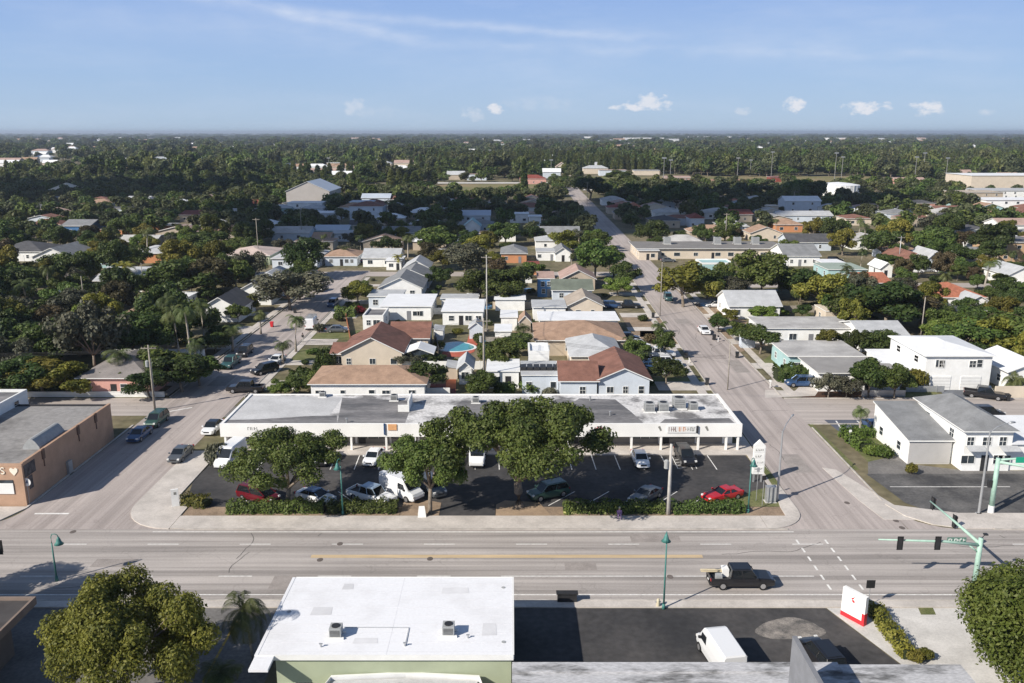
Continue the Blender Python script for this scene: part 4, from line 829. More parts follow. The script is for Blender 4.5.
# small signs
def signpost(px,py,h,pw,ph,mat,label,shape='rect',rz=0,name='street_sign',z0=None,group=None):
    x,y=P(px,py);o=thing(name,label,'sign',(x,y,0),rz,group);b=MB();b.tube([(0,0,0),(0,0,h)],.035,6);b.build('post',steel,o)
    b=MB();z=h-ph/2
    if shape=='round': b.tube([(0,-.045,z),(0,-.065,z)],pw/2,20)
    else: b.box(-pw/2,-.065,z-ph/2,pw/2,-.04,z+ph/2)
    b.build('panel',mat,o);return o
s=signpost(30,505,3.2,.95,.95,trim,'round white sign on a post at the corner of the peach shop','round')
b=MB();b.add([(-.15,-.07,2.6),(.18,-.07,2.6),(.18,-.07,2.95),(0,-.07,2.95),(-.05,-.07,2.75)],[(0,1,2,3,4)]);b.build('emblem',M('grey_blue_emblem',(.15,.18,.25),.6,.1),s)
signpost(868,607,2.6,.75,.75,black,'small black square sign on a thin post by the hedge top')
signpost(849,444,2.0,.35,.35,trim,'small white sign on a post in the verge beside the white corner building')
signpost(762,506,3.6,.45,.5,black,'slim post with small dark sign at the plaza corner');signpost(756,501,4.,.3,.5,steel,'thin grey sign post beside the white pylon sign')
x,y=P(757,482);o=thing('pylon_sign','tall white pylon sign with faint panels at the plaza corner','sign',(x,y,0),0,None,(.9,.9,.88))
b=MB();b.box(-.75,-.2,1.2,.75,.2,5.2);b.add([(-.75,-.2,5.2),(.75,-.2,5.2),(0,-.2,6.0),(-.75,.2,5.2),(.75,.2,5.2),(0,.2,6.0)],[(0,1,2),(5,4,3),(1,4,5,2),(3,0,2,5)]);b.build('panel',white,o)
for z in(1.6,2.5,3.4,4.3): b=MB();b.box(-.65,-.23,z,.65,-.205,z+.7);pn=b.build('sign_panel',trim,o);strokes(-.5,.5,-.231,z+.35,.22,grt,pn,int(z*10))
b=MB();b.box(-.6,-.1,0,-.4,.1,1.2);b.box(.4,-.1,0,.6,.1,1.2);b.build('leg',steel,o)
x,y=P(770,502);o=thing('signal_cabinet','grey electrical cabinet below the silver street light at the plaza corner','cabinet',(x,y,0));b=MB();b.box(-.55,-.35,.1,.55,.35,1.9);b.build('casing',steel,o);b=MB();b.box(-.65,-.45,0,.65,.45,.1);b.build('plinth',walkw,o);b=MB();b.box(-.5,-.37,.25,.5,-.355,1.8);b.build('door',hvacm,o)
x,y=P(176,507);o=thing('entrance_sign','small white upright sign at the left corner of the plaza lot','sign',(x,y,0),.35);b=MB();b.box(-.38,-.12,.15,.38,.12,2.1);b.build('panel',white,o);b=MB();b.box(-.45,-.2,0,.45,.2,.15);b.build('foot',walkw,o);b=MB();b.box(-.1,-.135,1.5,.15,-.125,1.8);b.build('emblem',grt,o)
x,y=P(422,517);o=thing('a_frame_sign','white folding A frame board by the mulch under the middle tree','sign',(x,y,.12),.1)
for s in(-1,1):
    b=MB();b.add([(-.45,s*.38,0),(.45,s*.38,0),(.3,s*.03,1.15),(-.3,s*.03,1.15),(-.45,s*.34,0),(.45,s*.34,0),(.3,-s*.01,1.15),(-.3,-s*.01,1.15)],[(0,1,2,3),(7,6,5,4),(0,4,5,1),(1,5,6,2),(2,6,7,3),(3,7,4,0)]);b.build('board',trim,o)
# red/white monument sign
x,y=P(853,620);o=thing('monument_sign','white monument sign with red base at the edge of the foreground lot','sign',(x,y,0),-1.0,None,(.72,.8,.86))
b=MB();b.box(-1.55,-.22,.5,1.55,.22,3.1);b.build('panel',white,o);b=MB();b.box(-1.57,-.24,0,1.57,.24,.5);b.build('base',redm,o);b=MB();b.box(1.2,-.235,.5,1.565,.235,1.3);b.build('red_corner',redm,o)
b=MB();zc=2.35;b.add([(-.35,-.235,zc),(-.05,-.235,zc+.12),(.1,-.235,zc+.35),(.0,-.235,zc+.02),(-.2,-.235,zc-.15)],[(0,4,3,2,1)]);b.add([(-.3,-.236,zc-.22),(.0,-.236,zc-.12),(.2,-.236,zc-.3),(-.05,-.236,zc-.42)],[(0,3,2,1)]);b.build('red_emblem',redm,o)
# fence and box on the kerb near the foreground lot
x,y=P(567,602);b=MB();b.box(-.85,-.22,0,.85,.22,.75);b.box(-.95,-.3,.75,.95,.3,.85);tag(b.build('bench',darkm,None,(x,y,.12)),'dark low bus bench on the pavement behind the white roof','bench')
x,y=P(658,607);o=thing('utility_stump','pale cream hydrant stub beside the foreground street lamp','hydrant',(x,y,.12));b=MB();b.tube([(0,0,0),(0,0,.55),(0,0,.7)],[.16,.15,.08],9);b.build('barrel',M('cream_metal',(.5,.45,.33),.7,.1),o);b=MB();b.tube([(-.25,0,.4),(.25,0,.4)],.07,7);b.build('nozzle',steel,o)
def bin_(x,y,label,mat=None,rz=0.,group='wheeled rubbish bins at the kerbs'):
    o=thing('rubbish_bin',label,'rubbish bin',(x,y,0),rz,group);b=MB();b.add([(-.25,-.28,.08),(.25,-.28,.08),(.25,.28,.08),(-.25,.28,.08),(-.32,-.36,1.),(.32,-.36,1.),(.32,.36,1.),(-.32,.36,1.)],[(0,3,2,1),(0,1,5,4),(1,2,6,5),(2,3,7,6),(3,0,4,7)]);b.build('body',mat or darkm,o)
    b=MB();b.slab([(-.35,-.4,1.04),(.35,-.4,1.04),(.35,.4,1.14),(-.35,.4,1.14)],.05);b.build('lid',mat or darkm,o)
    for s in(-1,1): b=MB();b.tube([(s*.27,.26,.13),(s*.33,.26,.13)],.13,9);b.build('wheel',black,o)
for px,py,l in((252,390,'behind the left end of the plaza near the dark truck'),(256,391,'right of its twin behind the left end of the plaza'),(273,392,'beside the low trees behind the plaza'),(707,385,'on the kerb right of the brown roofed gable house'),(295,313,'on the pavement left of the white van with ladders'),(653,318,'by the driveway left of the round palm'),(686,358,'by the kerb near the two white pickups'),(714,340,'beside the white car on the right kerb'),(737,358,'on the right kerb below the leafy tree'),(1007,401,'beside the dark pickup on the garage driveway'),(614,277,'on the road side under the big leafy tree'),(300,322,'next to the red bin on the left street')):
    x,y=P(px,py);bin_(x,y,'dark wheeled rubbish bin '+l,None,R.uniform(-.3,.3))
x,y=P(272,327);bin_(x,y,'red wheeled rubbish bin on the left street corner',redm)
for px,py,l in((669,344,'near the driveway with white pickups'),(718,342,'beside the white car on the right kerb'),(770,388,'at the mouth of the curved driveway'),(689,363,'in front of the white pickup')):
    x,y=P(px,py);o=thing('mailbox','small roadside mailbox '+l,'mailbox',(x,y,0),0,'roadside mailboxes');b=MB();b.box(-.06,-.06,0,.06,.06,1.05);b.build('post',trim,o);b=MB();b.box(-.12,-.28,1.05,.12,.28,1.3);b.build('box',darkm if l[0]!='a' else trim,o)
for px,py,l in((566,514,'left yellow kerb block'),(574,514,'right yellow kerb block')):
    x,y=P(px,py);b=MB();b.slab([(-.3,-.12,.18),(.3,-.12,.18),(.28,.12,.2),(-.28,.12,.2)],.18);tag(b.build('kerb_block',M('pale_yellow_paint',(.75,.72,.30),.6,.1),None,(x,y,.1)),l+' in front of the hedge right of the big tree','kerb block','yellow kerb blocks')
# parasol, satellite things in yards
x,y=P(435,386);o=thing('parasol','white round parasol standing in the shaded backyard','parasol',(x,y,0));b=MB();b.tube([(0,0,0),(0,0,2.2)],.03,6);b.build('pole',steel,o);b=MB();b.add([(0,0,2.45)]+[(1.3*math.cos(k*PI/6),1.3*math.sin(k*PI/6),2.0) for k in range(12)],[(0,k+1,(k+1)%12+1) for k in range(12)]+[tuple(range(12,0,-1))]);b.build('canopy',trim,o)
# ================================================================ pool and patios
redp=M('red_patio_tiles',(.42,.11,.07),.85,.15,.6)
poly('pool_patio',PP([(440,357),(447,346),(466,345),(470,333),(482,333),(474,352),(462,357)]),.04,redp)
pc=P(455,349);o=thing('swimming_pool','kidney shaped turquoise pool on the red patio','swimming pool',(pc[0],pc[1]+1,0));b=MB()
pts=[((3.1+.5*math.cos(2*a))*math.cos(a),(3.6+.5*math.sin(a))*math.sin(a)) for a in [k*PI/12 for k in range(24)]]
b.prism([(x*1.14,y*1.14) for x,y in pts],0,.09);b.build('coping',trim,o);b=MB();b.add([(x,y,.095) for x,y in pts],[tuple(range(24))]);b.build('water',M('pool_water',(.05,.27,.29),.1,.15,1.,spec=.5),o)
poly('patio',PP([(420,398),(424,384),(456,384),(456,398)]),.04,M('maroon_patio',(.16,.05,.05),.85,.1,1));poly('patio',PP([(446,389),(446,378),(456,378),(456,389)]),.045,M('orange_patio',(.55,.17,.08),.85,.1,1))
# ================================================================ houses
def hp(label,xl,xr,ye,h,dep,roof,rh,wm,rm,**k):
    ov=k.get('ov',.45);a=P(xl,ye,h);b_=P(xr,ye,h);return house(label,a[0]+ov,b_[0]-ov,a[1]+ov,h,dep,roof,rh,wm,rm,**k)
cream=M('cream_stucco',(.60,.52,.42),.85,.06,.5);tanr=M('tan_shingles',(.33,.22,.155),.9,.18,.7,fine=.18);brownr=M('brown_shingles',(.20,.10,.075),.9,.2,.6,fine=.15)
greyr=M('grey_shingles',(.21,.215,.22),.9,.15,.6,fine=.12);lgrey=M('pale_grey_roof',(.42,.43,.44),.85,.12,.5,fine=.08);dgrey=M('charcoal_shingles',(.085,.085,.09),.9,.2,.5,fine=.12)
tile=M('terracotta_tiles',(.36,.135,.08),.85,.2,1.2,fine=.15);palew=M('pale_blue_wall',(.55,.60,.66),.85,.07,.5);yell=M('pale_yellow_wall',(.62,.54,.32),.85,.06,.5);pinkw=M('pink_wall',(.58,.32,.27),.85,.08,.5)
bluew=M('blue_wall',(.07,.17,.34),.85,.08,.5);aqua=M('aqua_wall',(.34,.50,.50),.85,.06,.5);greenr=M('grey_green_roof',(.14,.16,.13),.9,.15,.5,fine=.1);pinkr=M('faded_pink_roof',(.38,.27,.23),.9,.15,.4,fine=.1);redr=M('dark_red_roof',(.22,.06,.045),.9,.15,.6,fine=.1);orw=M('orange_wall',(.52,.24,.12),.85,.08,.5);beige=M('beige_wall',(.45,.38,.30),.85,.08,.5)
whr=M('bright_white_roof',(.72,.73,.74),.75,.06,.4,fine=.05);dirtyw=M('dirty_white_roof',(.50,.49,.47),.85,0,.25,(.33,.32,.31),fine=.1)
hp('long white house with tan shingle hip roof directly behind the plaza',307,427,385,3.0,9.5,'hip',1.7,white,tanr,nwin=5,door=False)
hp('cream gable fronted house with brown shingle roof behind the tan hip roof',338,404,353,3.1,12,'gy',2.6,cream,brownr,nwin=3,door=False,chim=False)
hp('low cream wing with brown roof left of the cream gable',329,350,354,2.6,7,'gx',1.,cream,brownr,nwin=1,door=False)
hp('brown roofed cream wing running behind the cream gable house',388,430,338,3.0,8,'gx',2.0,cream,brownr,nwin=2,door=False)
hp('striped white awning carport beside the cream gable house',402,434,354,2.5,4.5,'gy',.9,glass,whr,nwin=0,door=False,side=False,name='carport',cat='carport',ov=.3)
hp('small white cubic house right of the lawn strip',360,385,316,3.0,8,'parapet',0,white,roofd,nwin=2,door=False)
hp('white flat roofed house above the brown roofs',379,432,307,3.0,14,'flat',0,white,whr,nwin=3,ov=.3)
hp('pale grey flat roofed house above the white ones',367,402,297,2.8,8,'flat',0,palew,lgrey,nwin=2,ov=.3)
hp('white house with grey gable roof at the left of the middle block',377,423,288,2.8,13,'gy',2.4,white,greyr,nwin=2,door=False)
hp('grey gable house behind another grey gable in the middle block',392,430,278,2.8,12,'gy',2.0,palew,greyr,nwin=2)
hp('pale grey gable roof house farthest back of the three grey gables',402,430,268,2.8,11,'gy',2.0,white,lgrey,nwin=1)
hp('white flat roofed house with patio left of the twin poles',441,484,312,2.9,13,'flat',0,white,whr,nwin=3,ov=.3)
hp('long narrow white flat roof in the middle block',440,478,299,2.6,5,'flat',0,white,lgrey,nwin=3,ov=.3)
hp('small grey gable shed beside the pool',468,484,328,2.3,4,'gy',1.0,palew,lgrey,nwin=0,name='shed',cat='shed',ov=.25)
hp('narrow white cottage with pale roof behind the plaza',456,474,368,2.9,6,'gy',.9,white,lgrey,nwin=1,door=False)
hp('white box building with bright flat roof left of the grey striped one',486,520,372,2.8,7,'flat',0,white,whr,nwin=2,ov=.2)
hp('pale grey flat building with dark equipment on its roof behind the plaza',521,560,376,3.0,8,'flat',0,palew,lgrey,nwin=2,ov=.2,door=False)
x,y=P(540,370,3.2);b=MB()
for k in range(6): b.box(-3.1+k*1.05,-1.,0,-2.2+k*1.05,1.,.55)
tag(b.build('roof_equipment',darkm,None,(x,y+.6,3.21)),'dark row of low equipment boxes on the pale grey flat roof','roof equipment')
hp('white gable fronted house with brown shingle roof right behind the plaza',596,653,380,3.2,13,'gy',1.7,palew,brownr,nwin=3,door=False)
hp('brown roofed side wing of the white gable house behind the plaza',558,600,381,3.1,8,'gx',1.9,palew,brownr,nwin=1,door=False,side=False,ov=.4)
hp('pale grey hip roof house behind the brown roofed gable',569,624,357,3.0,12,'hip',2.2,cream,lgrey,nwin=3)
hp('white two storey box house with parapet',526,552,352,4.4,6,'parapet',0,white,whr,nwin=2)
hp('long low house under a large tan brown hip roof',534,628,341,2.9,14,'hip',2.3,beige,tanr,nwin=4)
hp('long white metal roofed house in the middle block',538,620,321,2.8,8,'flat',0,white,whr,nwin=5,ov=.4)
hp('cream gable house with beige roof and two windows',566,605,306,3.0,10,'gy',1.9,cream,M('beige_shingles',(.34,.29,.24),.9,.15,.6,fine=.12),nwin=2,door=False)
hp('white flat wing left of the cream gable house',532,567,308,2.9,8,'flat',0,white,lgrey,nwin=3,ov=.3)
hp('dark green grey roofed house in the middle block',551,594,290,2.9,8,'gx',1.8,palew,greenr,nwin=3)
hp('pinkish brown gable roofed house under the big tree',560,597,279,2.9,11,'gy',2.2,beige,pinkr,nwin=2)
hp('blue walled two storey house with small pink roof',537,555,279,4.6,6,'shed',.8,bluew,pinkr,nwin=2,ov=.2)
hp('long white roofed shed building left of the dark green roof',494,526,300,2.6,5,'flat',0,white,whr,nwin=0,door=False,name='shed',cat='shed',ov=.3)
hp('white walled backyard cabin with bright roof',500,518,318,2.7,7,'flat',0,white,whr,nwin=1,ov=.2)
hp('small tan gable shed right of the white cabin',518,532,322,2.6,5,'gy',1.2,beige,tanr,nwin=0,name='shed',cat='shed',ov=.25)
hp('white shed roofed cabin right of the pole vines',494,512,332,2.6,6,'flat',0,white,whr,nwin=1,ov=.2)
hp('orange walled house with grey hip roof in the middle block',500,528,254,2.9,14,'hip',1.8,orw,greyr,nwin=2)
hp('red roofed annex right of the orange walled house',526,540,266,2.6,8,'flat',0,orw,redr,nwin=1,ov=.2)
hp('white house with grey gable beyond the orange house',554,572,253,2.8,12,'gy',1.6,white,greyr,nwin=1)
hp('white walled house with red details by the far street',536,556,252,2.8,8,'flat',0,white,lgrey,nwin=2,ov=.2)
hp('yellow walled long house in the back of the middle block',422,452,253,2.8,8,'flat',0,yell,lgrey,nwin=4,ov=.4)
hp('white rear house with pale roof right of the far cul de sac',385,402,261,2.8,9,'flat',0,white,whr,nwin=2,ov=.3)
# north side of the rear street, left part
hp('white house with pale grey gable roof facing the rear street',361,400,258,2.8,12,'gx',2.,white,lgrey,nwin=3)
hp('low house with orange brown hip roof facing the rear street',323,358,257,2.8,12,'hip',1.8,palew,tanr,nwin=3)
hp('light blue house with broad pale grey hip roof',270,318,259,2.9,18,'hip',1.6,palew,lgrey,nwin=3)
hp('pale green house with pinkish cream hip roof',222,270,256,2.9,17,'hip',1.9,M('pale_green_wall',(.45,.50,.36),.85,.06,.5),M('cream_pink_roof',(.52,.42,.37),.9,.1,.4,fine=.06),nwin=2)
hp('small white flat carport right of the light blue house',306,322,258,2.4,6,'flat',0,trim,whr,nwin=0,door=False,name='carport',cat='carport',ov=.2)
# left of the left street
hp('white gable house with charcoal shingle roof left of the left street',197,240,309,3.0,12,'gy',2.4,white,dgrey,nwin=2,door=False)
hp('charcoal roofed white gable house behind its twin on the left',232,272,293,3.0,12,'gy',2.3,white,dgrey,nwin=2,door=False)
hp('pale grey roofed house third in the row on the left street',250,285,280,3.0,11,'gy',1.8,palew,lgrey,nwin=2)
hp('wide house with pale grey roof behind the yellow palm',92,168,281,2.9,17,'gx',2.2,beige,lgrey,nwin=4)
hp('bright white flat carport roof on the left',136,184,300,2.7,9,'flat',0,white,whr,nwin=2,ov=.5)
hp('orange brown flat roofed house among trees on the left',116,148,317,2.8,9,'flat',0,palew,tanr,nwin=3,ov=.5)
hp('pink house with grey hip roof behind the hedge on the left',74,150,379,3.0,14,'hip',2.4,pinkw,M('grey_brown_shingles',(.22,.20,.19),.9,.15,.5,fine=.12),nwin=3)
hp('pale metal roofed shed half hidden in trees on the far left',38,62,301,2.7,9,'gy',1.6,palew,lgrey,nwin=1)
hp('white walled house with dark hip roof at the left edge',-12,42,252,3.,15,'hip',2.6,white,dgrey,nwin=4)
hp('white gable house with grey roof right of the dark roof on the left',30,72,257,3.,16,'gy',2.6,white,greyr,nwin=3)
hp('pale blue flat house behind the yellow palm row',70,118,259,2.8,9,'flat',0,aqua,lgrey,nwin=4,ov=.3)
hp('vivid blue house with grey roof deep in the left trees',60,90,226,3.6,14,'gx',1.8,bluew,greyr,nwin=2)
hp('terracotta walled low building right of the vivid blue house',98,122,230,3.,9,'flat',0,orw,pinkr,nwin=2,ov=.2)
hp('red brown roofed building with white panels in the left distance',178,216,215,3.2,18,'gx',1.2,beige,redr,nwin=3)
hp('cream tiered roof house standing out of the left woodland',48,72,190,5,16,'hip',4.,cream,cream,nwin=2)
# right of the right street
hp('white house with pale grey gable roof behind a small tree on the right',728,783,306,3.0,11,'gx',2.3,white,lgrey,nwin=3,door=False)
hp('white flat roofed house with pink tiled corner on the right',762,858,329,3.1,10,'flat',0,white,dirtyw,nwin=5,ov=.3)
hp('large grey flat roofed building with turquoise side wall on the right',788,866,357,3.2,10,'flat',0,aqua,dirtyw,nwin=3,ov=.5)
hp('grey low roofed house behind the white trunked trees',818,905,374,3.0,9,'flat',0,white,M('grey_felt_roof',(.28,.27,.26),.9,.12,.4,fine=.08),nwin=4,ov=.4)
hp('white shed roofed annex beside the round shrub on the right',888,922,370,2.8,9,'shed',.9,white,whr,nwin=1,ov=.3)
hp('white blank garage at the back of the right block',826,852,312,2.9,7,'flat',0,cream,cream,nwin=0,door=False,name='garage',cat='garage',ov=.1)
hp('pale grey gable roof house behind the dense shrubs right of centre',862,912,337,3.0,12,'gx',1.6,white,lgrey,nwin=2)
# two-storey house with garages
a=P(949,362,5.6);b_=P(992,362,5.6);yy=P(949,390)[1]
o=house('white two storey house with two garage doors and white roof on the right',P(949,390)[0]-4.2,P(990,391)[0],yy,5.6,13,'hip',1.2,white,whr,nwin=2,door=False,wz=4.4)
for c in(-2.6,2.2):
    b=MB();b.box(c-1.6,-6.58,.02,c+1.6,-6.5,2.3);gd=b.build('garage_door',trim,o)
    b=MB()
    for k in range(4): b.box(c-1.6,-6.6,.5+k*.5,c+1.6,-6.585,.52+k*.5)
    b.build('door_seam',greyw,gd)
hp('white roofed house with blue post cut off at the right edge',1008,1060,372,3.2,10,'gy',1.5,white,whr,nwin=2)
hp('white house with terracotta hip roof on the right',938,988,298,3.0,13,'hip',2.4,white,tile,nwin=3)
hp('white small gable wing beside the terracotta roof',966,994,303,2.8,6,'gy',1.5,white,lgrey,nwin=1)
hp('turquoise walled house with faded red roof on the right',858,893,283,3.0,12,'gx',1.6,aqua,tile,nwin=3)
hp('pale green flat roof house left of the faded red roof',828,868,270,2.8,12,'flat',0,aqua,M('pale_green_roof',(.30,.36,.31),.9,.1,.4),nwin=2,ov=.3)
hp('white house with grey gable roof among trees right of the motel',784,822,256,3.2,15,'gx',2.6,white,greyr,nwin=3)
hp('white awning roofed carport right of the grey gable',824,848,264,2.6,8,'flat',0,trim,whr,nwin=0,door=False,name='carport',cat='carport')
hp('white gable shed behind the parking row on the right',880,895,268,2.8,8,'gy',1.4,white,whr,nwin=1)
hp('grey brown pitched roof building behind the red bush',904,930,262,3.,16,'gy',2.4,beige,brownr,nwin=1)
hp('small pale blue gable house right of the red bush',928,945,258,3.,12,'gy',2.,palew,lgrey,nwin=1)
hp('tan two storey building with flat roof at the right edge',1000,1050,243,6.,16,'flat',0,M('tan_wall',(.48,.33,.20),.85,.06,.5),roofd,nwin=4,ov=.3)
hp('white gable house at the far right behind shrubs',1008,1040,275,3.,12,'gy',2.,white,lgrey,nwin=2)
# motel
mo=hp('long cream motel with flat roof and aqua courtyard wall',636,790,249,3.3,17,'flat',0,cream,M('motel_roof',(.20,.19,.18),.9,.1,.3,fine=.1),nwin=9,ov=.7,winw=1.8,tm=trim)
for px,l in((667,'leftmost'),(717,'second'),(737,'third'),(755,'rightmost')):
    x,y=P(px,243,3.8);hvac(x,y,3.51,2.2,l+' big pale air conditioner on the motel roof','motel air conditioners',h=2.3)
hp('small cream office with pale roof at the street end of the motel',638,660,251,3.,9,'flat',0,cream,lgrey,nwin=1,ov=.5)
hp('low aqua walled courtyard block in front of the motel',700,735,263,2.6,8,'parapet',0,aqua,aqua,nwin=0,door=False,side=False)
# white corner building (two parts)
wb=P(955,471);h2=H*(1-wb[1]/P(962,431)[1])
hx0,hx1=P(961,471)[0],P(1008,471)[0]
o=house('white two storey corner building with grey hip roof',hx0,hx1,wb[1],h2,12.5,'hip',1.8,white,greyr,nwin=3,door=True,ov=.5,group=None,name='building',cat='building',winw=1.5)
b=MB();b.box(hx1-(hx0+hx1)/2,-6.0,0,hx1-(hx0+hx1)/2+14,4,3.4);b.build('side_wing',white,o)
b=MB();b.box(hx1-(hx0+hx1)/2+.01,-6.3,3.4,hx1-(hx0+hx1)/2+14.2,4.2,3.6);b.build('wing_roof',whr,o)
for cx_,zz in((-1.6,2.95),(2.4,2.95)): b=MB();b.slab([(cx_-1.1,-7.3,zz),(cx_+1.1,-7.3,zz),(cx_+1.1,-6.3,zz+.35),(cx_-1.1,-6.3,zz+.35)],.07);b.build('window_awning',lgrey,o)
for px,l in((972,'left'),(1003,'right')): pass
wa=P(907,464);wd=P(949,464)
he=H*(1-wa[1]/P(908,441)[1])
o=house('single storey white wing with grey sloping roof beside the corner building',wa[0],hx0-.3,wa[1],he,10.5,'shed',1.6,white,greyr,nwin=0,door=False,ov=.25,group=None,name='building',cat='building')
b=MB();b.box(-(hx0-.3-wa[0])/2+.05,-5.27,.05,(hx0-.3-wa[0])/2-.05,-5.252,he-.1);b.build('grey_wall_panel',M('light_grey_render',(.42,.41,.40),.85,.05,.5),o)
HOUSES.append((hx0,hx1+14,wb[1]-6,wb[1]+18,'x'))
# low walls, fences, hedges
def fence(pts,h,mat,label,post=True,name='fence',cat='fence',sp=2.4,th=.05,group=None):
    c=pts[0];o=thing(name,label,cat,(c[0],c[1],0),0,group);b=MB();q=MB()
    for p1,p2 in zip(pts[:-1],pts[1:]):
        p=Vector((p1[0]-c[0],p1[1]-c[1]));r=Vector((p2[0]-c[0],p2[1]-c[1]));L=(r-p).length;d=(r-p)/L;n=Vector((-d.y,d.x))*th
        b.prism([tuple(p-n),tuple(r-n),tuple(r+n),tuple(p+n)],.03,h)
        for k in range(int(L/sp)+1): s=p+d*k*sp;q.box(s.x-.07,s.y-.07,0,s.x+.07,s.y+.07,h+.08)
    b.build('panel',mat,o)
    if post:q.build('posts',mat,o)
    return o
fence([(-100,126.2),(-54,126.2)],.9,white,'long low white wall in front of the big hedge on the left',name='low_wall',cat='wall',post=False,th=.12)
fence(PP([(493,309),(532,309)]),1.7,beige,'tan wooden fence in the middle block yards');fence(PP([(486,345),(525,345)]),1.6,woodp,'grey wooden fence by the vines')
fence(PP([(906,392),(944,392)]),1.,steel,'low chain link fence by the mown patch on the right',th=.02);fence(PP([(862,397),(905,397)]),1.1,steel,'low metal fence by the mulch bed',th=.02)
fence(PP([(994,398),(1050,398)]),1.9,cream,'cream wall at the right edge beside the dark pickup',name='garden_wall',cat='wall',post=False,th=.12)
fence(PP([(905,356),(928,356)]),1.8,woodp,'weathered fence behind the round shrub');fence(PP([(895,380),(925,368)]),2.,white,'white garden wall left of the garage house',name='garden_wall',cat='wall',post=False,th=.12)
fence(PP([(312,396.5),(450,396.5)]),1.4,white,'white low wall along the alley behind the plaza',name='garden_wall',cat='wall',post=False,th=.1)
fence(PP([(434,338),(440,360)]),1.7,darkm,'dark screen fence beside the pool');fence(PP([(346,318),(352,350)]),1.,M('rust_wall',(.3,.12,.06),.9,.1),'rusty low fence by the lawn strip')
leafbox('hedge','long trimmed green hedge behind the low white wall on the left','hedge',[(-108,128.5),(-57,128.3)],2.4,3.0,L_mid,14,.34)
hd='trimmed plaza lot hedge, '
leafbox('hedge',hd+'left end by the small white sign','hedge',[P(184,503),P(208,507)],1.5,1.0,L_oliv,40,.17,'plaza hedges')
leafbox('hedge',hd+'in front of the red minivan','hedge',[P(228,512),P(325,511.5)],1.5,1.15,L_mid,36,.17,'plaza hedges')
leafbox('hedge',hd+'right of the bell lamp by the white van','hedge',[P(328,511.5),P(398,511.5)],1.5,1.15,L_mid,36,.17,'plaza hedges')
leafbox('hedge',hd+'in front of the grey car','hedge',[P(563,512),P(664,511.5)],1.5,1.1,L_mid,36,.17,'plaza hedges')
leafbox('hedge',hd+'below the red coupe','hedge',[P(672,512),P(744,511.5)],1.5,1.1,L_mid,36,.17,'plaza hedges')
leafbox('hedge','low diagonal hedge beside the foreground lot below the monument sign','hedge',[P(873,613),P(889,635),P(908,660)],1.,1.0,L_oliv,55,.16)
leafbox('hedge','leafy hedge in front of the blue parking bay by the white wing','hedge',[P(843,437),P(877,436)],1.5,1.2,L_brig,34,.2)
leafbox('hedge','bright hedge along the pavement beside the white wing','hedge',[P(846,436),P(866,452)],2.,1.3,L_brig,34,.2)
leafbox('hedge','green hedge left of the tan hip roofed house','hedge',[P(290,385),P(322,383),P(329,360)],3.,2.2,L_mid,20,.3)
leafbox('hedge','square green hedge in front of the pale green house','hedge',[P(231,265),P(253,265)],2.,2.,L_mid,14,.4)
leafbox('hedge','long green hedge in front of the turquoise sided building','hedge',[P(775,380),P(812,380)],3.2,2.2,L_mid,18,.3)
leafbox('hedge','green hedge beside the right street by the brown gable house','hedge',[P(658,373),P(682,373)],2.2,1.6,L_mid,22,.26)
leafbox('hedge','green hedge below the red canopy on the left street','hedge',[P(336,316),P(356,316)],3.,1.8,L_mid,16,.3)
# ================================================================ vehicles
def car(kind,pa,px,py,deg,label,group=None,**k):
    x,y=P(px,py);return make_car(kind,pa,label,x,y,math.radians(deg),group,z=.025,**k)
gl='vehicles parked in the plaza lot'
tk=car('pickup','black',740,585,0,'black pickup truck driving on the main road with lumber in its bed',None)
x,y=P(740,585)
b=MB()
for k,(dy,dz) in enumerate(((.1,0),(.25,.03),(.4,.0),(.3,.12),(.15,.11))): b.box(-3.6,dy-.06,1.28+dz,-.7,dy+.06,1.32+dz)
tag(b.build('lumber',M('fresh_lumber',(.6,.52,.36),.8,.1,3),None,(x,y,.0)),'pale lumber sticking out of the black pickup bed','lumber')
b=MB();b.box(-1.7,-.1,.86,-1.1,.7,1.62);tag(b.build('cardboard_box',white,None,(x,y,.0)),'white box standing in the black pickup bed','box')
b=MB();b.box(-2.4,-.75,.86,-1.85,-.2,1.35);tag(b.build('tool_crate',hvacm,None,(x,y,.0)),'grey crate standing in the black pickup bed','crate')
car('minivan','maroon',259,500,-27,'dark red minivan parked at an angle behind the hedge',gl)
car('sedan','white',316,501,-28,'white and blue car parked right of the dark red minivan',gl,roofm=PA['blue'])
car('pickup','white',372,501,-30,'white pickup truck with pale blue bed cover beside the white van',gl,roofm=PA['paleblue'])
car('van','white',402,496,-40,'white cargo van parked at an angle under the middle tree',gl)
car('suv','green',548,497,207,'dark SUV in deep tree shade right of the big trunk',gl)
car('coupe','grey',645,500,228,'dark grey sports coupe parked at an angle in the shade',gl)
car('coupe','red',722,499,205,'bright red coupe parked near the right end of the plaza lot',gl)
car('sedan','white',374,461,262,'white sedan with dark roof glass facing out at the storefront',gl)
car('sedan','white',640,463,272,'white sedan parked nose out below the canopy right of the big tree',gl,roofm=PA['white'])
car('suv','black',685,461,275,'dark brown SUV beside the hatched bay at the storefront',gl)
car('suv','white',452,461,268,'white SUV half hidden by leaves at the storefront',gl);car('van','white',478,461,268,'white van glimpsed between the trees at the storefront',gl)
car('van','white',231,463,262,'white van at the left end of the storefront',gl);car('sedan','black',325,461,268,'black sedan behind the left tree at the storefront',gl)
car('suv','grey',432,492,-60,'grey SUV in shade right of the middle trunk',gl)
car('suv','black',700,459,272,'black motor vehicle squeezed beside the dark brown SUV',gl) if False else None
gs='vehicles on the left street'
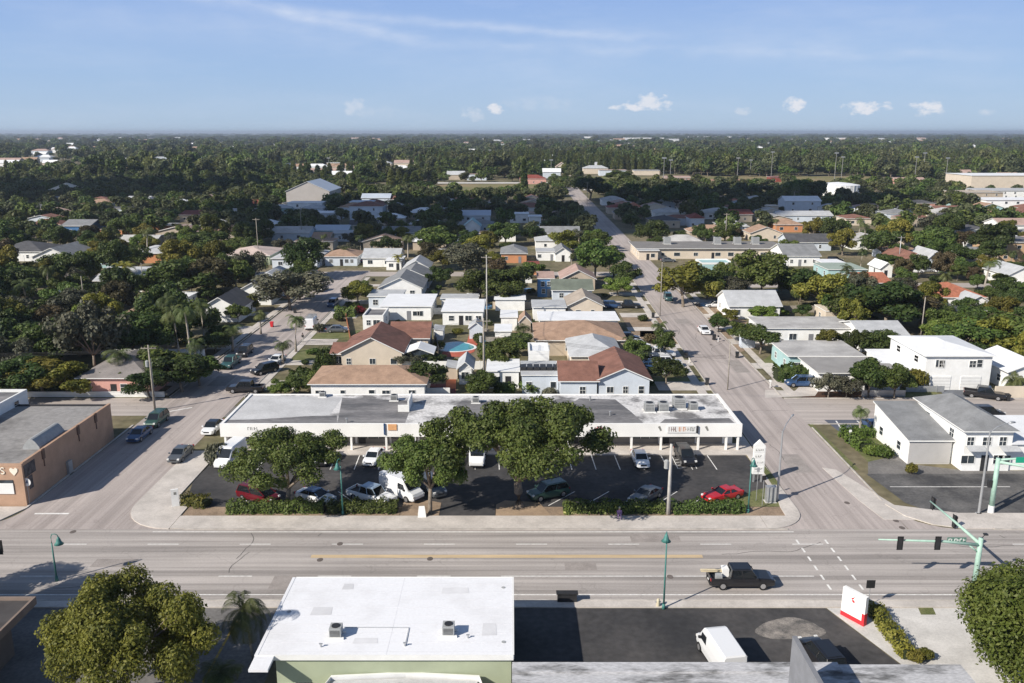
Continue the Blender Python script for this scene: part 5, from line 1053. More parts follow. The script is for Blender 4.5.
car('sedan','blue',140,438,268,'slate blue sedan parked in the shadow of the peach shop',gs);car('suv','green',157,424,268,'dark green SUV parked behind the slate blue sedan',gs)
car('sedan','grey',181,458,268,'dark grey sedan heading down the left street',gs);car('sedan','white',213,431,268,'white sedan parked at the plaza left end',gs,roofm=PA['black'])
car('pickup','teal',231,366,268,'big teal pickup parked under palms on the left street',gs);car('suv','black',265,373,230,'black SUV turning on the left street',gs)
car('sedan','white',277,363,262,'small white sedan parked by the palms',gs);car('pickup','black',246,392,180,'black pickup behind the left end of the plaza',gs)
car('suv','black',245,355,268,'dark car under the palms behind the teal pickup',gs);car('van','white',312,328,92,'white work van with ladders on its roof',gs)
x,y=P(312,328);b=MB()
for k in(-.6,-.2,.3,.65):
    b.box(k-.22,-2.2,2.72,k-.18,1.6,2.78);b.box(k+.12,-2.2,2.72,k+.16,1.6,2.78)
    for j in range(9): b.box(k-.179,-2.+j*.42,2.73,k+.119,-1.96+j*.42,2.77)
b.box(-.95,-1.6,2.55,.95,-1.52,2.7);b.box(-.95,.9,2.55,.95,.98,2.7);tag(b.build('ladder_rack',steel,None,(x,y,.03)),'metal ladders and rack on top of the white work van','ladders')
car('sedan','grey',338,332,2,'grey sedan on the driveway right of the work van',gs);car('suv','blue',333,306,268,'dark blue SUV parked up the left street',gs);car('suv','black',321,291,268,'black SUV on the pavement side farther up the left street',gs);car('sedan','silver',314,275,268,'silver car parked in the far left street',gs)
gr_='vehicles on the right street'
car('suv','teal',668,300,268,'teal SUV driving down the right street',gr_);car('sedan','white',704,333,272,'white sedan parked on the right kerb',gr_);car('sedan','white',715,307,180,'white car on a driveway behind the verge trees',gr_)
car('pickup','white',659,357,2,'white pickup truck parked farther from the camera of two on the driveway',gr_);car('pickup','white',665,366,-3,'white pickup truck nearest the brown gable house',gr_)
car('pickup','black',628,308,-2,'black pickup on the driveway by the white fence',gr_);car('suv','black',628,341,0,'black SUV beside the tan brown hip roof',gr_);car('sedan','white',638,347,-35,'small white car behind the two white pickups',gr_);car('sedan','blue',650,369,-3,'blue car low beside the white pickups',gr_);car('suv','blue',612,308,0,'dark blue SUV beside the cream gable house',gr_)
go='vehicles around the right blocks'
car('suv','blue',800,386,182,'dark blue SUV parked beside the mulch bed',go);car('pickup','black',984,398,-25,'black pickup on the garage driveway',go);car('sedan','blue',872,429,92,'blue car peeking out behind the white wing',go);car('sedan','black',908,419,0,'black car roof showing behind the white wing',go);car('suv','black',986,417,0,'dark vehicle behind the grey hip roof on the cross street',go)
for i,(px,py,c) in enumerate(((905,272,'white'),(915,273,'white'),(925,272,'silver'),(935,272,'white'),(946,275,'white'),(957,273,'silver'),(860,278,'black'),(835,262,'black'),(950,290,'black'),(651,258,'grey'),(668,262,'grey'),(478,243,'blue'),(365,262,'blue'),(97,262,'black'),(66,264,'black'),(45,263,'blue'),(82,262,'grey'))):
    car('suv' if i%2 else 'sedan',c,px,py,[90,0,180][i%3],c+' car parked by the houses in the middle distance',go)
gf='vehicles in the foreground lot'
x,y=P(720,652,1.);make_car('van','white','white van parked in the foreground lot cut by the grey roof edge',x,y,math.radians(99),gf,z=.03)
x,y=P(822,653,.9);make_car('suv','black','black SUV behind the fin wall in the foreground lot',x,y,math.radians(99),gf,z=.03)
# ================================================================ people
def person(x,y,pose,label,top,bottom,z=0.,rz=0.,hat=None):
    o=thing('person',label,'person',(x,y,z),rz)
    S=1.0
    if pose=='stand':
        J=[((0,0,.95),.13),((0,0,1.2),.14),((0,0,1.42),.13),((0,0,1.5),.06),((0,.02,1.66),.105)]
        bones=[(0,1),(1,2),(2,3),(3,4)]
        J+=[((.09,0,.9),.10),((.10,-.05,.5),.065),((.11,.03,.07),.045),((.11,-.12,.04),.04)];bones+=[(0,5),(5,6),(6,7),(7,8)]
        J+=[((-.09,0,.9),.10),((-.10,.12,.5),.065),((-.11,.25,.09),.045),((-.11,.12,.05),.04)];bones+=[(0,9),(9,10),(10,11),(11,12)]
        J+=[((.2,0,1.38),.055),((.25,-.03,1.1),.045),((.24,-.2,.9),.035),((.24,-.28,.87),.03)];bones+=[(2,13),(13,14),(14,15),(15,16)]
        J+=[((-.2,0,1.38),.055),((-.25,.06,1.1),.045),((-.24,.0,.86),.035),((-.24,-.06,.8),.03)];bones+=[(2,17),(17,18),(18,19),(19,20)]
        hd=(0,.0,1.7)
    else:
        J=[((0,0,.42),.17),((0,-.05,.65),.17),((0,-.1,.88),.16),((0,-.13,.97),.06),((0,-.14,1.1),.105)]
        bones=[(0,1),(1,2),(2,3),(3,4)]
        for s in(1,-1):
            k=len(J);J+=[((s*.1,-.05,.42),.10),((s*.14,-.42,.45),.075),((s*.14,-.4,.07),.045),((s*.14,-.55,.05),.04)];bones+=[(0,k),(k,k+1),(k+1,k+2),(k+2,k+3)]
            k=len(J);J+=[((s*.21,-.1,.85),.06),((s*.25,-.2,.62),.05),((s*.15,-.4,.55),.04),((s*.1,-.46,.55),.03)];bones+=[(2,k),(k,k+1),(k+1,k+2),(k+2,k+3)]
        hd=(0,-.14,1.14)
    me=bpy.data.meshes.new('body');me.from_pydata([j[0] for j in J],bones,[]);b=bpy.data.objects.new('body',me);C.objects.link(b)
    sk=b.modifiers.new('s','SKIN');b.modifiers.new('u','SUBSURF').levels=1
    for v,j in zip(me.skin_vertices[0].data,J): v.radius=(j[1],j[1])
    me.skin_vertices[0].data[0].use_root=True
    dg=bpy.context.evaluated_depsgraph_get();m2=bpy.data.meshes.new_from_object(b.evaluated_get(dg));bpy.data.objects.remove(b)
    skin=M('skin',(.35,.21,.15),.6,.05);m2.materials.clear()
    for m in(top,bottom,skin): m2.materials.append(m)
    zt=1.47 if pose=='stand' else .95;zb=.93 if pose=='stand' else .45
    for p in m2.polygons:
        c=p.center;p.material_index=2 if c.z>zt else (1 if c.z<zb else 0);p.use_smooth=True
        if pose!='stand' and c.y<-.25 and c.z<.52: p.material_index=1
    bo=link('body',m2,o)
    h=MB();h.tube([(hd[0],hd[1]+.02,hd[2]-.06),(hd[0],hd[1]+.03,hd[2]+.02),(hd[0],hd[1]+.02,hd[2]+.1),(hd[0],hd[1],hd[2]+.14)],[.10,.125,.10,.03],10)
    h.build('hat' if hat else 'hair',hat or black,o,smooth=True);return o
x,y=P(619,518.5);person(x,y,'sit','person in purple clothes and pale hat crouching on the pavement by the hedge',M('purple_cloth',(.28,.17,.33),.9,.15,3),M('purple_trousers',(.30,.20,.36),.9,.15,3),.125,0.,M('straw_hat',(.5,.47,.36),.9,.1))
x,y=P(303,342);person(x,y,'stand','person in dark shirt walking on the left street',darkm,M('pale_trousers',(.45,.43,.4),.9,.1),.03,PI)

# ================================================================ yards: driveways, lot fences, clutter
D_=MB();rd=random.Random(21)
def drv(x0,x1,y0,w): D_.add([(x0,y0,.016),(x1,y0,.016),(x1,y0+w,.016),(x0,y0+w,.016)],[(0,1,2,3)])
for y in np.arange(129,236,13.5):
    y=float(y)
    drv(sx(y)-13.5,sx(y)-5.05,y+rd.uniform(0,4),3.2+rd.uniform(0,2.5));drv(sx(y)+5.05,sx(y)+12.5,y+rd.uniform(0,4),3.+rd.uniform(0,2))
    drv(-41.4,-34.5,y+rd.uniform(0,4),3.+rd.uniform(0,3));drv(-62.,-53.2,y+rd.uniform(0,4),3.+rd.uniform(0,3))
struct('driveway',D_,walkm)
CK=MB()
for k in range(26):
    if k<12: x=rd.uniform(sx(120)-4,sx(120)+4);y=rd.uniform(90,235)
    elif k<18: x=rd.uniform(-51,-43);y=rd.uniform(90,235)
    else: x=rd.uniform(-90,90);y=rd.uniform(68.5,80)
    a=rd.uniform(0,3.14) if k<18 else rd.choice([0,0,1.57]);pts=[(x,y)]
    for j in range(rd.randint(6,16)):
        a+=rd.uniform(-.35,.35);nx_,ny_=pts[-1][0]+math.cos(a)*.7,pts[-1][1]+math.sin(a)*.7
        if k>=18 and not 68.3<ny_<80: break
        if k<12 and abs(nx_-sx(ny_))>4.6: break
        if 12<=k<18 and not -52<nx_<-42.5: break
        pts.append((nx_,ny_))
    for p,q in zip(pts[:-1],pts[1:]):
        d=Vector((q[0]-p[0],q[1]-p[1])).normalized();n=Vector((-d.y,d.x))*.035
        CK.add([(p[0]-n.x,p[1]-n.y,.0262),(q[0]-n.x,q[1]-n.y,.0262),(q[0]+n.x,q[1]+n.y,.0262),(p[0]+n.x,p[1]+n.y,.0262)],[(0,1,2,3)])
struct('crack_seal',CK,M('tar_seal',(.10,.095,.09),.8,.2))
PT=MB()
for (x,y,w,h) in((-22,69,7,2.4),(12,78,5,1.8),(-70,76,9,2.6),(60,70,6,3),(34,96,2.5,6),(38.5,140,2.4,8),(35.5,178,3,5),(-49.5,132,3,6),(-46,170,2.6,9),(5,72.4,3,1.5),(-40,73,4,1.6)):
    PT.add([(x,y,.0256),(x+w,y,.0256),(x+w,y+h,.0256),(x,y+h,.0256)],[(0,1,2,3)])
struct('road_patch',PT,M('patch_asphalt',(.30,.27,.25),.9,.12,.8,fine=.15))
for (x0,y0,x1,y1,h,m_,l) in((-4.5,124,-4.5,150,1.6,woodp,'weathered backyard fence down the centre of the block behind the plaza'),(-20,142,-5,142,1.5,trim,'white backyard fence left of the pool patio'),(-3,163,12,163,1.6,woodp,'brown backyard fence between white flat roofed cabins'),
   (-30,188,-12,188,1.5,trim,'white fence behind the pale grey flat roof'),(3,196,24,196,1.6,woodp,'backyard fence below the dark green grey roof'),(50,141,74,141,1.6,woodp,'wood fence between the turquoise sided building and its neighbour'),(46,172,60,172,1.3,steel,'chain link fence in the right side yards'),(20,139,29,139,1.2,trim,'white picket fence by the two white pickups'),(55,190,90,190,1.6,woodp,'wooden fence behind the pink cornered house'),(-75,150,-56,150,1.6,trim,'white fence among the left palms')):
    fence([(x0,y0),(x1,y1)],h,m_,l)
SH=[]
for k in range(150):
    if k<75: x=rd.uniform(-40,30);y=rd.uniform(124,238)
    elif k<120: x=rd.uniform(44,100);y=rd.uniform(128,215)
    else: x=rd.uniform(-75,-55);y=rd.uniform(130,235)
    if any(a-1<x<b_+1 and c_-1<y<d+1 for a,b_,c_,d,_ in HOUSES) or (-53<x<-41.6) or abs(x-sx(y))<6: continue
    r=rd.uniform(.6,1.5);shrub(x,y,r,r*rd.uniform(.7,1.2),rd.choice([L_mid,L_dark,L_oliv,L_grey,L_mid]),None,group='yard shrubs of the neighbourhood');THINGS[-1]['_auto']=4
for k in range(46):
    x=rd.uniform(-39,29) if k<34 else rd.uniform(45,90);y=rd.uniform(124,236)
    if any(a-1<x<b_+1 and c_-1<y<d+1 for a,b_,c_,d,_ in HOUSES): continue
    t=k%3;b=MB()
    if t==0:
        w=rd.uniform(1.2,2.2);b.box(-w,-.9,0,w,.9,1.9);b.slab([(-w-.15,-1.05,2.0),(w+.15,-1.05,2.0),(w+.15,1.05,2.3),(-w-.15,1.05,2.3)],.1,1,1);o=b.build('garden_shed',[rd.choice([palew,beige,trim]),rd.choice([lgrey,brownr,whr])],None,(x,y,0),rd.choice([0,1.57]));tag(o,None,'shed','small yard objects');o['_auto']=5;o['_n']='small garden shed'
    elif t==1:
        for i in range(4): b.box(-.6+.04*i,-.4,.1*i,.6-.05*i,.4,.1*i+.09)
        o=b.build('timber_stack',woodp,None,(x,y,0),rd.uniform(0,3));tag(o,None,'timber stack','small yard objects');o['_auto']=5;o['_n']='low stack of timber'
    else:
        b.tube([(0,0,0),(0,0,.5)],1.3,14);b.tube([(0,0,.5),(0,0,.56)],1.36,14);o=b.build('paddling_pool',M('blue_plastic',(.10,.22,.38),.4,.1),None,(x,y,0));tag(o,None,'paddling pool','small yard objects');o['_auto']=5;o['_n']='round blue paddling pool'
# ================================================================ trees
TREES=[]
def T(px,py,key,s,sz=None,label=None,pt=None,xy=None,rz=None):
    x,y=xy if xy else P(px,py)
    if pt is not None: sz=H*(1-y/P(px,pt)[1])/PROTO[key][3]*(.87 if y<300 else 1)
    o=tree(key,x,y,s,sz,label,rz);TREES.append((x,y,PROTO[key][2]*s*1.15,o));return o
T(0,0,'corner_olive',.90,1.08,'big olive green tree in the lower left corner over the shaded lot',xy=(-27.6,53.6),rz=.6)
T(0,0,'corner_bright',1.12,1.04,'dense bright green tree filling the lower right corner',xy=(39.2,54.4),rz=2.)
T(0,0,'corner_olive',1.0,1.1,'olive tree beyond the left edge shading the road',xy=(-50.5,60.5),rz=2.5)
T(288,506,'lot_left',1.1,None,'round spreading tree between the dark red minivan and the white and blue car',pt=427,rz=0)
T(430,513,'lot_mid',1.05,None,'upright tree with pale trunk beside the white cargo van',pt=420,rz=1)
T(519,507,'lot_big',1.26,None,'largest spreading tree with forked pale trunk in front of the plaza',pt=390,rz=2.2)
T(254,672,'fgpalm',.78,1.05,'palm with drooping fronds left of the white roofed building')
T(226,690,'fgpalm',.7,.35,'low bushy palm at the bottom edge beside the yellow stripe')
for a in [(595,279,'mid0',1.75,'big round tree on the corner of the far right street',232),(683,307,'olive0',1.75,'big yellow green tree at the bend of the right street',253),
 (707,300,'mid1',1.1,'darker tree hugging the big yellow green tree',262),(760,300,'mid1',1.75,'large leafy tree in front of the motel courtyard',243),(735,301,'grey0',1.1,'grey green scrubby tree left of the white gable house',272),
 (822,314,'olive1',1.45,'broad olive crown behind the pink cornered house',268),(800,302,'dark0',1.3,'dark tree right of the white gable house',262),(845,318,'mid2',1.2,'leafy tree above the white blank garage',275),
 (760,354,'dark1',1.0,'dark round tree left of the pink cornered house',322),(718,332,'mid0',.62,'small green tree on the right verge',311),(763,322,'bright0',.75,'bright small tree in front of the white gable house',302),(779,317,'bright0',.5,'smallest bright tree at the white gable house',306),
 (741,340,'mid2',.7,'low green tree on the verge above the dark round tree',318),(728,322,'olive0',.6,'scrubby olive tree on the right verge',306),
 (879,358,'dark2',1.0,'round dark tree right of the large grey flat roof',325),(868,397,'mid0',.92,'leafy tree in front of the grey low roofed house',353),(894,399,'mid1',.8,'leafy tree by the metal fence right of the mulch bed',360),(828,398,'grey0',.6,'white trunked tree on the mulch bed, left one',370),(846,398,'grey0',.6,'white trunked tree on the mulch bed, right one',372),
 (942,349,'bright0',1.0,'yellow green tree behind the bare pole on the right',312),(962,356,'mid2',1.5,'dense tree behind the garage house, left part',310),(990,356,'olive0',1.4,'dense olive tree behind the garage house',307),(1016,358,'mid0',1.4,'dense tree behind the garage house, at the right edge',306),(1002,338,'brown0',1.0,'brown tinged tree at the right edge',308),(976,332,'mid1',1.2,'green tree just below the terracotta roof',303),
 (885,330,'dark0',1.9,'very large dark tree behind the leaning bare pole',272),(858,326,'mid1',1.5,'broad green tree left of the very large dark one',280),(918,328,'brown0',1.4,'brownish green tree between the two bare poles',290),
 (990,260,'dark1',1.9,'umbrella shaped dark tree left of the tan two storey building',217),(882,262,'dark0',1.6,'tall dark tree by the parking row street light',224),(935,250,'dark2',1.6,'dark tree behind the red bush building',222),(960,266,'mid0',1.4,'green tree behind the parked car row',240),
 (480,302,'mid1',1.35,'large tree over the backyards left of the tall pole',264),(514,298,'dark0',1.5,'large dark tree right of the tall pole',260),(500,306,'mid0',1.2,'green tree between two large backyard trees',275),(466,276,'grey0',1.8,'leafless looking grey tree left of the tall pole',237),(440,287,'mid2',.9,'round green tree beside the farthest grey gable',262),
 (436,254,'mid0',1.9,'big green tree north of the rear street',221),(505,246,'mid1',1.6,'green tree left of the far white houses',222),(478,258,'olive1',1.2,'olive tree left of the orange walled house',232),
 (358,304,'olive0',1.0,'rounded scrubby tree on the corner of the left street',277),(290,310,'grey0',2.0,'broad grey green tree on the left street',262),(300,300,'mid0',1.2,'green tree at the back of the grey green one',270),
 (184,300,'mid2',2.0,'broad green tree right of the yellow palm',247),(212,298,'brown0',1.7,'reddish brown tinged tree beside the pale green house',250),(165,300,'mid0',1.2,'leafy tree just right of the yellow palm',262),
 (500,372,'mid0',1.0,'vine covered tree at the foot of the tall pole',331),(484,398,'mid1',.75,'leafy tree behind the plaza beneath the tall pole',368),(425,393,'dark1',.85,'dark tree over the shaded backyard',358),(410,368,'grey0',.6,'thin grey tree beside the striped awning',350),(432,366,'dark2',.6,'dark tree above the maroon patio',350),
 (618,296,'bright0',1.0,'bright tree left of the slim kerb pole',273),(574,292,'grey0',.5,'thin tree by the pinkish gable',275),(533,278,'mid0',.8,'tree beside the small blue house',258),
 (298,396,'mid0',.55,'small tree behind the plaza left corner',372),(281,398,'mid1',.5,'small tree behind the plaza left corner near the bins',377),(312,392,'mid2',.55,'small tree at the corner of the tan hip roof',368),
 (22,398,'dark0',1.3,'dark tree behind the low wall at the far left',352),(44,396,'olive1',1.2,'yellowish tree behind the low wall on the left',356),(68,396,'olive0',1.1,'olive brown tree left of the pink house',355),(10,375,'mid2',1.5,'large tree at the left edge above the wall',325),(50,360,'mid1',1.5,'broad tree behind the pink house left side',315),(90,352,'mid0',1.3,'green tree above the pink house',316),(118,348,'mid2',1.4,'dense green tree behind the pink house',312),(140,340,'dark1',1.2,'dark green tree left of the tall palms',312),
 (52,335,'brown0',1.0,'reddish flowering tree in the left woods',300),(78,322,'grey0',1.3,'grey crowned tree near the thin poles on the left',283),(100,312,'dark0',1.2,'dark ball shaped tree below the yellow palm',276),(78,296,'mid1',.9,'round tree in front of the wide pale roofed house',271),(150,296,'mid0',.9,'round tree at the end of the wide pale roof',276),(20,300,'dark2',1.6,'dark tree at the left edge near the dark hip roof',262),(5,330,'dark0',1.6,'dark tree hanging in from the left edge',290),(30,330,'mid0',1.3,'tree above the reddish flowering one',296),
 (182,392,'dark1',1.2,'dark tree by the left street kerb',350),(200,386,'mid1',1.0,'tree beside the teal pickup',352),(165,385,'mid0',1.3,'green tree between the pink house and the street',340),(150,398,'dark0',.9,'low dark tree at the end of the tall hedge',366),(215,352,'dark2',.9,'dark tree behind the teal pickup',330),
 (238,322,'mid0',.8,'tree in front of the charcoal gable roof',300),(250,312,'olive1',.7,'olive tree beside the charcoal roofs',292),(128,240,'mid2',1.6,'leafy tree behind the yellow palm',212),(200,262,'dark0',1.7,'dark wide tree behind the brown tinged one',228),
 (590,200,'dark1',3.,'broad dark tree at the far end of the right street',177),(675,212,'dark0',2.6,'broad dark tree right of the brown field',180),(796,200,'mid0',1.9,'round tree standing in the open field',178),(815,203,'dark2',1.8,'dark tree right of the round field tree',180),(618,182,'mid1',3.2,'broad tree at the edge of the sports field',170)]:
    T(a[0],a[1],a[2],a[3],None,a[4],pt=a[5])
T(524,190,'darkpine',1.3,1.4,'tall dark narrow conifer by the far end of the street')
for a in [(127,290,'ypalm',1.15,1.1,'tall yellow green palm in the left yards'),(192,368,'palm2',1.1,1.15,'tall palm at the right of the palm clump'),(180,362,'palm0',1.1,1.3,'palm in the middle of the palm clump'),(168,352,'palm2',1.1,1.1,'palm at the left of the palm clump'),(205,350,'palm0',1.1,1.2,'palm behind the palm clump'),(198,378,'palm1',1.,1.2,'shorter palm in front of the palm clump'),
 (261,334,'palm1',1.,.8,'small palm on the left pavement by the red bin'),(296,352,'palm0',1.,.9,'slender palm on the right kerb of the left street'),(283,364,'palm1',1.05,.75,'short palm beside the small white sedan'),(233,352,'palm1',1.2,.9,'dark palm hanging over the teal pickup'),
 (659,333,'lowpalm',1.1,1.6,'small round palm on the kerb of the right street'),(629,361,'palm1',.85,.75,'palm in the yard behind the white pickups'),(524,346,'palm1',1.1,.75,'palm beside the tan shed'),(117,390,'palm0',1.35,.85,'drooping palm in front of the pink house'),
 (859,437,'palm1',.75,.75,'small palm in the planting left of the white wing'),(983,294,'palm2',1.2,.9,'palm beside the terracotta roofed house'),(860,272,'palm0',.9,.9,'thin palm by the pale green flat roof'),(1013,394,'lowpalm',1.1,2.2,'bushy palm beside the cream wall at the right edge'),
 (408,266,'palm2',1.3,1.,'feathery palm by the rear street'),(398,270,'ypalm',.7,.7,'yellowish palm in the rear street yard'),(320,262,'palm1',1.,.9,'small palm before the orange brown hip roof'),(345,263,'palm1',1.,.9,'small palm right of the orange brown hip roof'),(30,318,'palm0',1.3,1.1,'palm among trees on the far left'),(148,262,'palm2',1.2,1.1,'tall palm deep in the left trees'),(480,274,'palm1',1.2,.9,'palm right of the grey leafless tree'),(940,300,'palm0',1.1,.9,'palm left of the terracotta roof'),(845,292,'palm0',1.,.9,'palm beside the turquoise walled house'),(1005,320,'palm1',1.1,1.,'palm on the slope at the right edge'),(770,318,'palm1',.6,.5,'tiny palm in the yard of the white gable house')]:
    T(*a)
for px,py,r,h,m,l in [(217,465,1.5,2.4,L_grey,'large rounded shrub at the left end of the plaza'),(917,389,1.8,2.6,L_oliv,'round clipped olive shrub beside the garage house'),(907,381,1.3,2.0,L_brow,'brownish shrub left of the round clipped one'),(911,474,.75,1.1,L_oliv,'single yellow green shrub in front of the grey wall panel'),(883,457,1.3,1.4,L_brig,'bright low shrub beside the white wing'),(872,455,1.2,1.2,L_brig,'bright shrub at the end of the pavement hedge'),
  (895,262,3.0,2.6,L_red,'red flowering bush by the brown roofed building'),(358,313,2.,1.4,L_red,'red flowering shrub beside the driveway on the left street'),(651,343,1.6,1.5,L_brow,'rusty coloured shrub by the pickup driveway'),(313,354,1.3,.9,L_mid,'round green shrub on the lawn beside the left street'),(915,662,.7,.8,L_oliv,'small shrub at the lower end of the diagonal hedge'),(926,659,.6,.7,L_oliv,'smallest shrub beside the blotchy grey roof'),
  (640,380,1.5,1.6,L_mid,'green bush at the corner of the brown gable house'),(752,330,1.5,1.5,L_brig,'bright bush in the right side yard'),(745,315,1.6,1.4,L_mid,'green bush below the white gable house'),(530,392,1.8,1.6,L_mid,'leafy bush behind the plaza roof'),(505,396,1.9,1.8,L_mid,'leafy bush behind the plaza near the white box'),
  (245,268,2.5,1.5,L_mid,'row shrub in front of the pale green house'),(265,280,2.,1.5,L_mid,'small shrub by the light blue house'),(340,392,1.2,1.1,L_mid,'bush at the alley behind the tan hip roof')]:
    x,y=P(px,py);shrub(x,y,r,h,m,l)
# ---------------------------------------------------------------- scattered far houses
def near_px(x,y): return proj(x,y,0)
def blocked(x,y,r,roads=True):
    if roads:
        c=sx(y)
        if 78<y<625 and abs(x-c)<6.2+r*.8: return True
        if 60<y<252 and -54.5-r*.8<x<-40.5+r*.8: return True
        if 110<y<127 and not(-53<x<40) : return True
        if y<122: return True
        if 238<y<250 and x<c: return True
        if 221<y<230 and x>c: return True
    for (a,b_,c_,d,_) in HOUSES[NF:]:
        if a-r*.5<x<b_+r*.5 and c_-32<y<c_: return True
    for (a,b_,c_,d,_) in HOUSES[:NE]:
        if a-r*.5<x<b_+r*.5 and c_-(13 if x<-56 else 7)-r*.5<y<c_: return True
    for (a,b_,c_,d,_) in HOUSES:
        if a-r*.75<x<b_+r*.75 and c_-r*.9<y<d+r*.6: return True
    return False
NE=len(HOUSES);NF=10**6
FIELDS=[(60,650,330,800),(-110,560,30,710),(42,232,108,266)]
def infield(x,y): return any(a<x<c and b_<y<d for a,b_,c,d in FIELDS)
fh=[]
random.seed(5);r5=random.Random(5)
walls=[white,cream,palew,beige,yell,aqua,pinkw,orw];roofs=[lgrey,greyr,whr,tanr,brownr,pinkr,dgrey,dirtyw,tile,redr]
for yrow in list(np.arange(268,640,27)):
    x=-.62*yrow
    while x<.64*yrow:
        x+=r5.uniform(17,25)
        y=yrow+r5.uniform(-3,3);w=r5.uniform(11,16);d=r5.uniform(8,12)
        if r5.random()<(.45 if x<0 else .35) or infield(x,y): continue
        if blocked(x+w/2,y+d/2,9): continue
        fh.append((x,y,w,d))
adj={id(lgrey):'pale grey',id(greyr):'grey',id(whr):'bright white',id(tanr):'tan brown',id(brownr):'brown',id(pinkr):'faded pink',id(dgrey):'charcoal',id(dirtyw):'dirty white',id(tile):'terracotta',id(redr):'dark red'}
wadj={id(white):'white',id(cream):'cream',id(palew):'pale blue',id(beige):'beige',id(yell):'yellow',id(aqua):'aqua',id(pinkw):'pink',id(orw):'orange'}
far_house=[]
for (x,y,w,d) in fh[:110]:
    wm=r5.choice(walls[:4] if r5.random()<.75 else walls);rm=r5.choice(roofs[:8] if r5.random()<.85 else roofs);rf=r5.choice(['gx','gy','hip','hip','flat'])
    o=house('%s walled house with %s %s roof'%(wadj[id(wm)],adj[id(rm)],{'gx':'gable','gy':'gable','hip':'hip','flat':'flat'}[rf]),x,x+w,y,3.0,d,rf,r5.uniform(1.4,2.3),wm,rm,nwin=2,door=False,side=False)
    o['_auto']=1
NF=len(HOUSES)
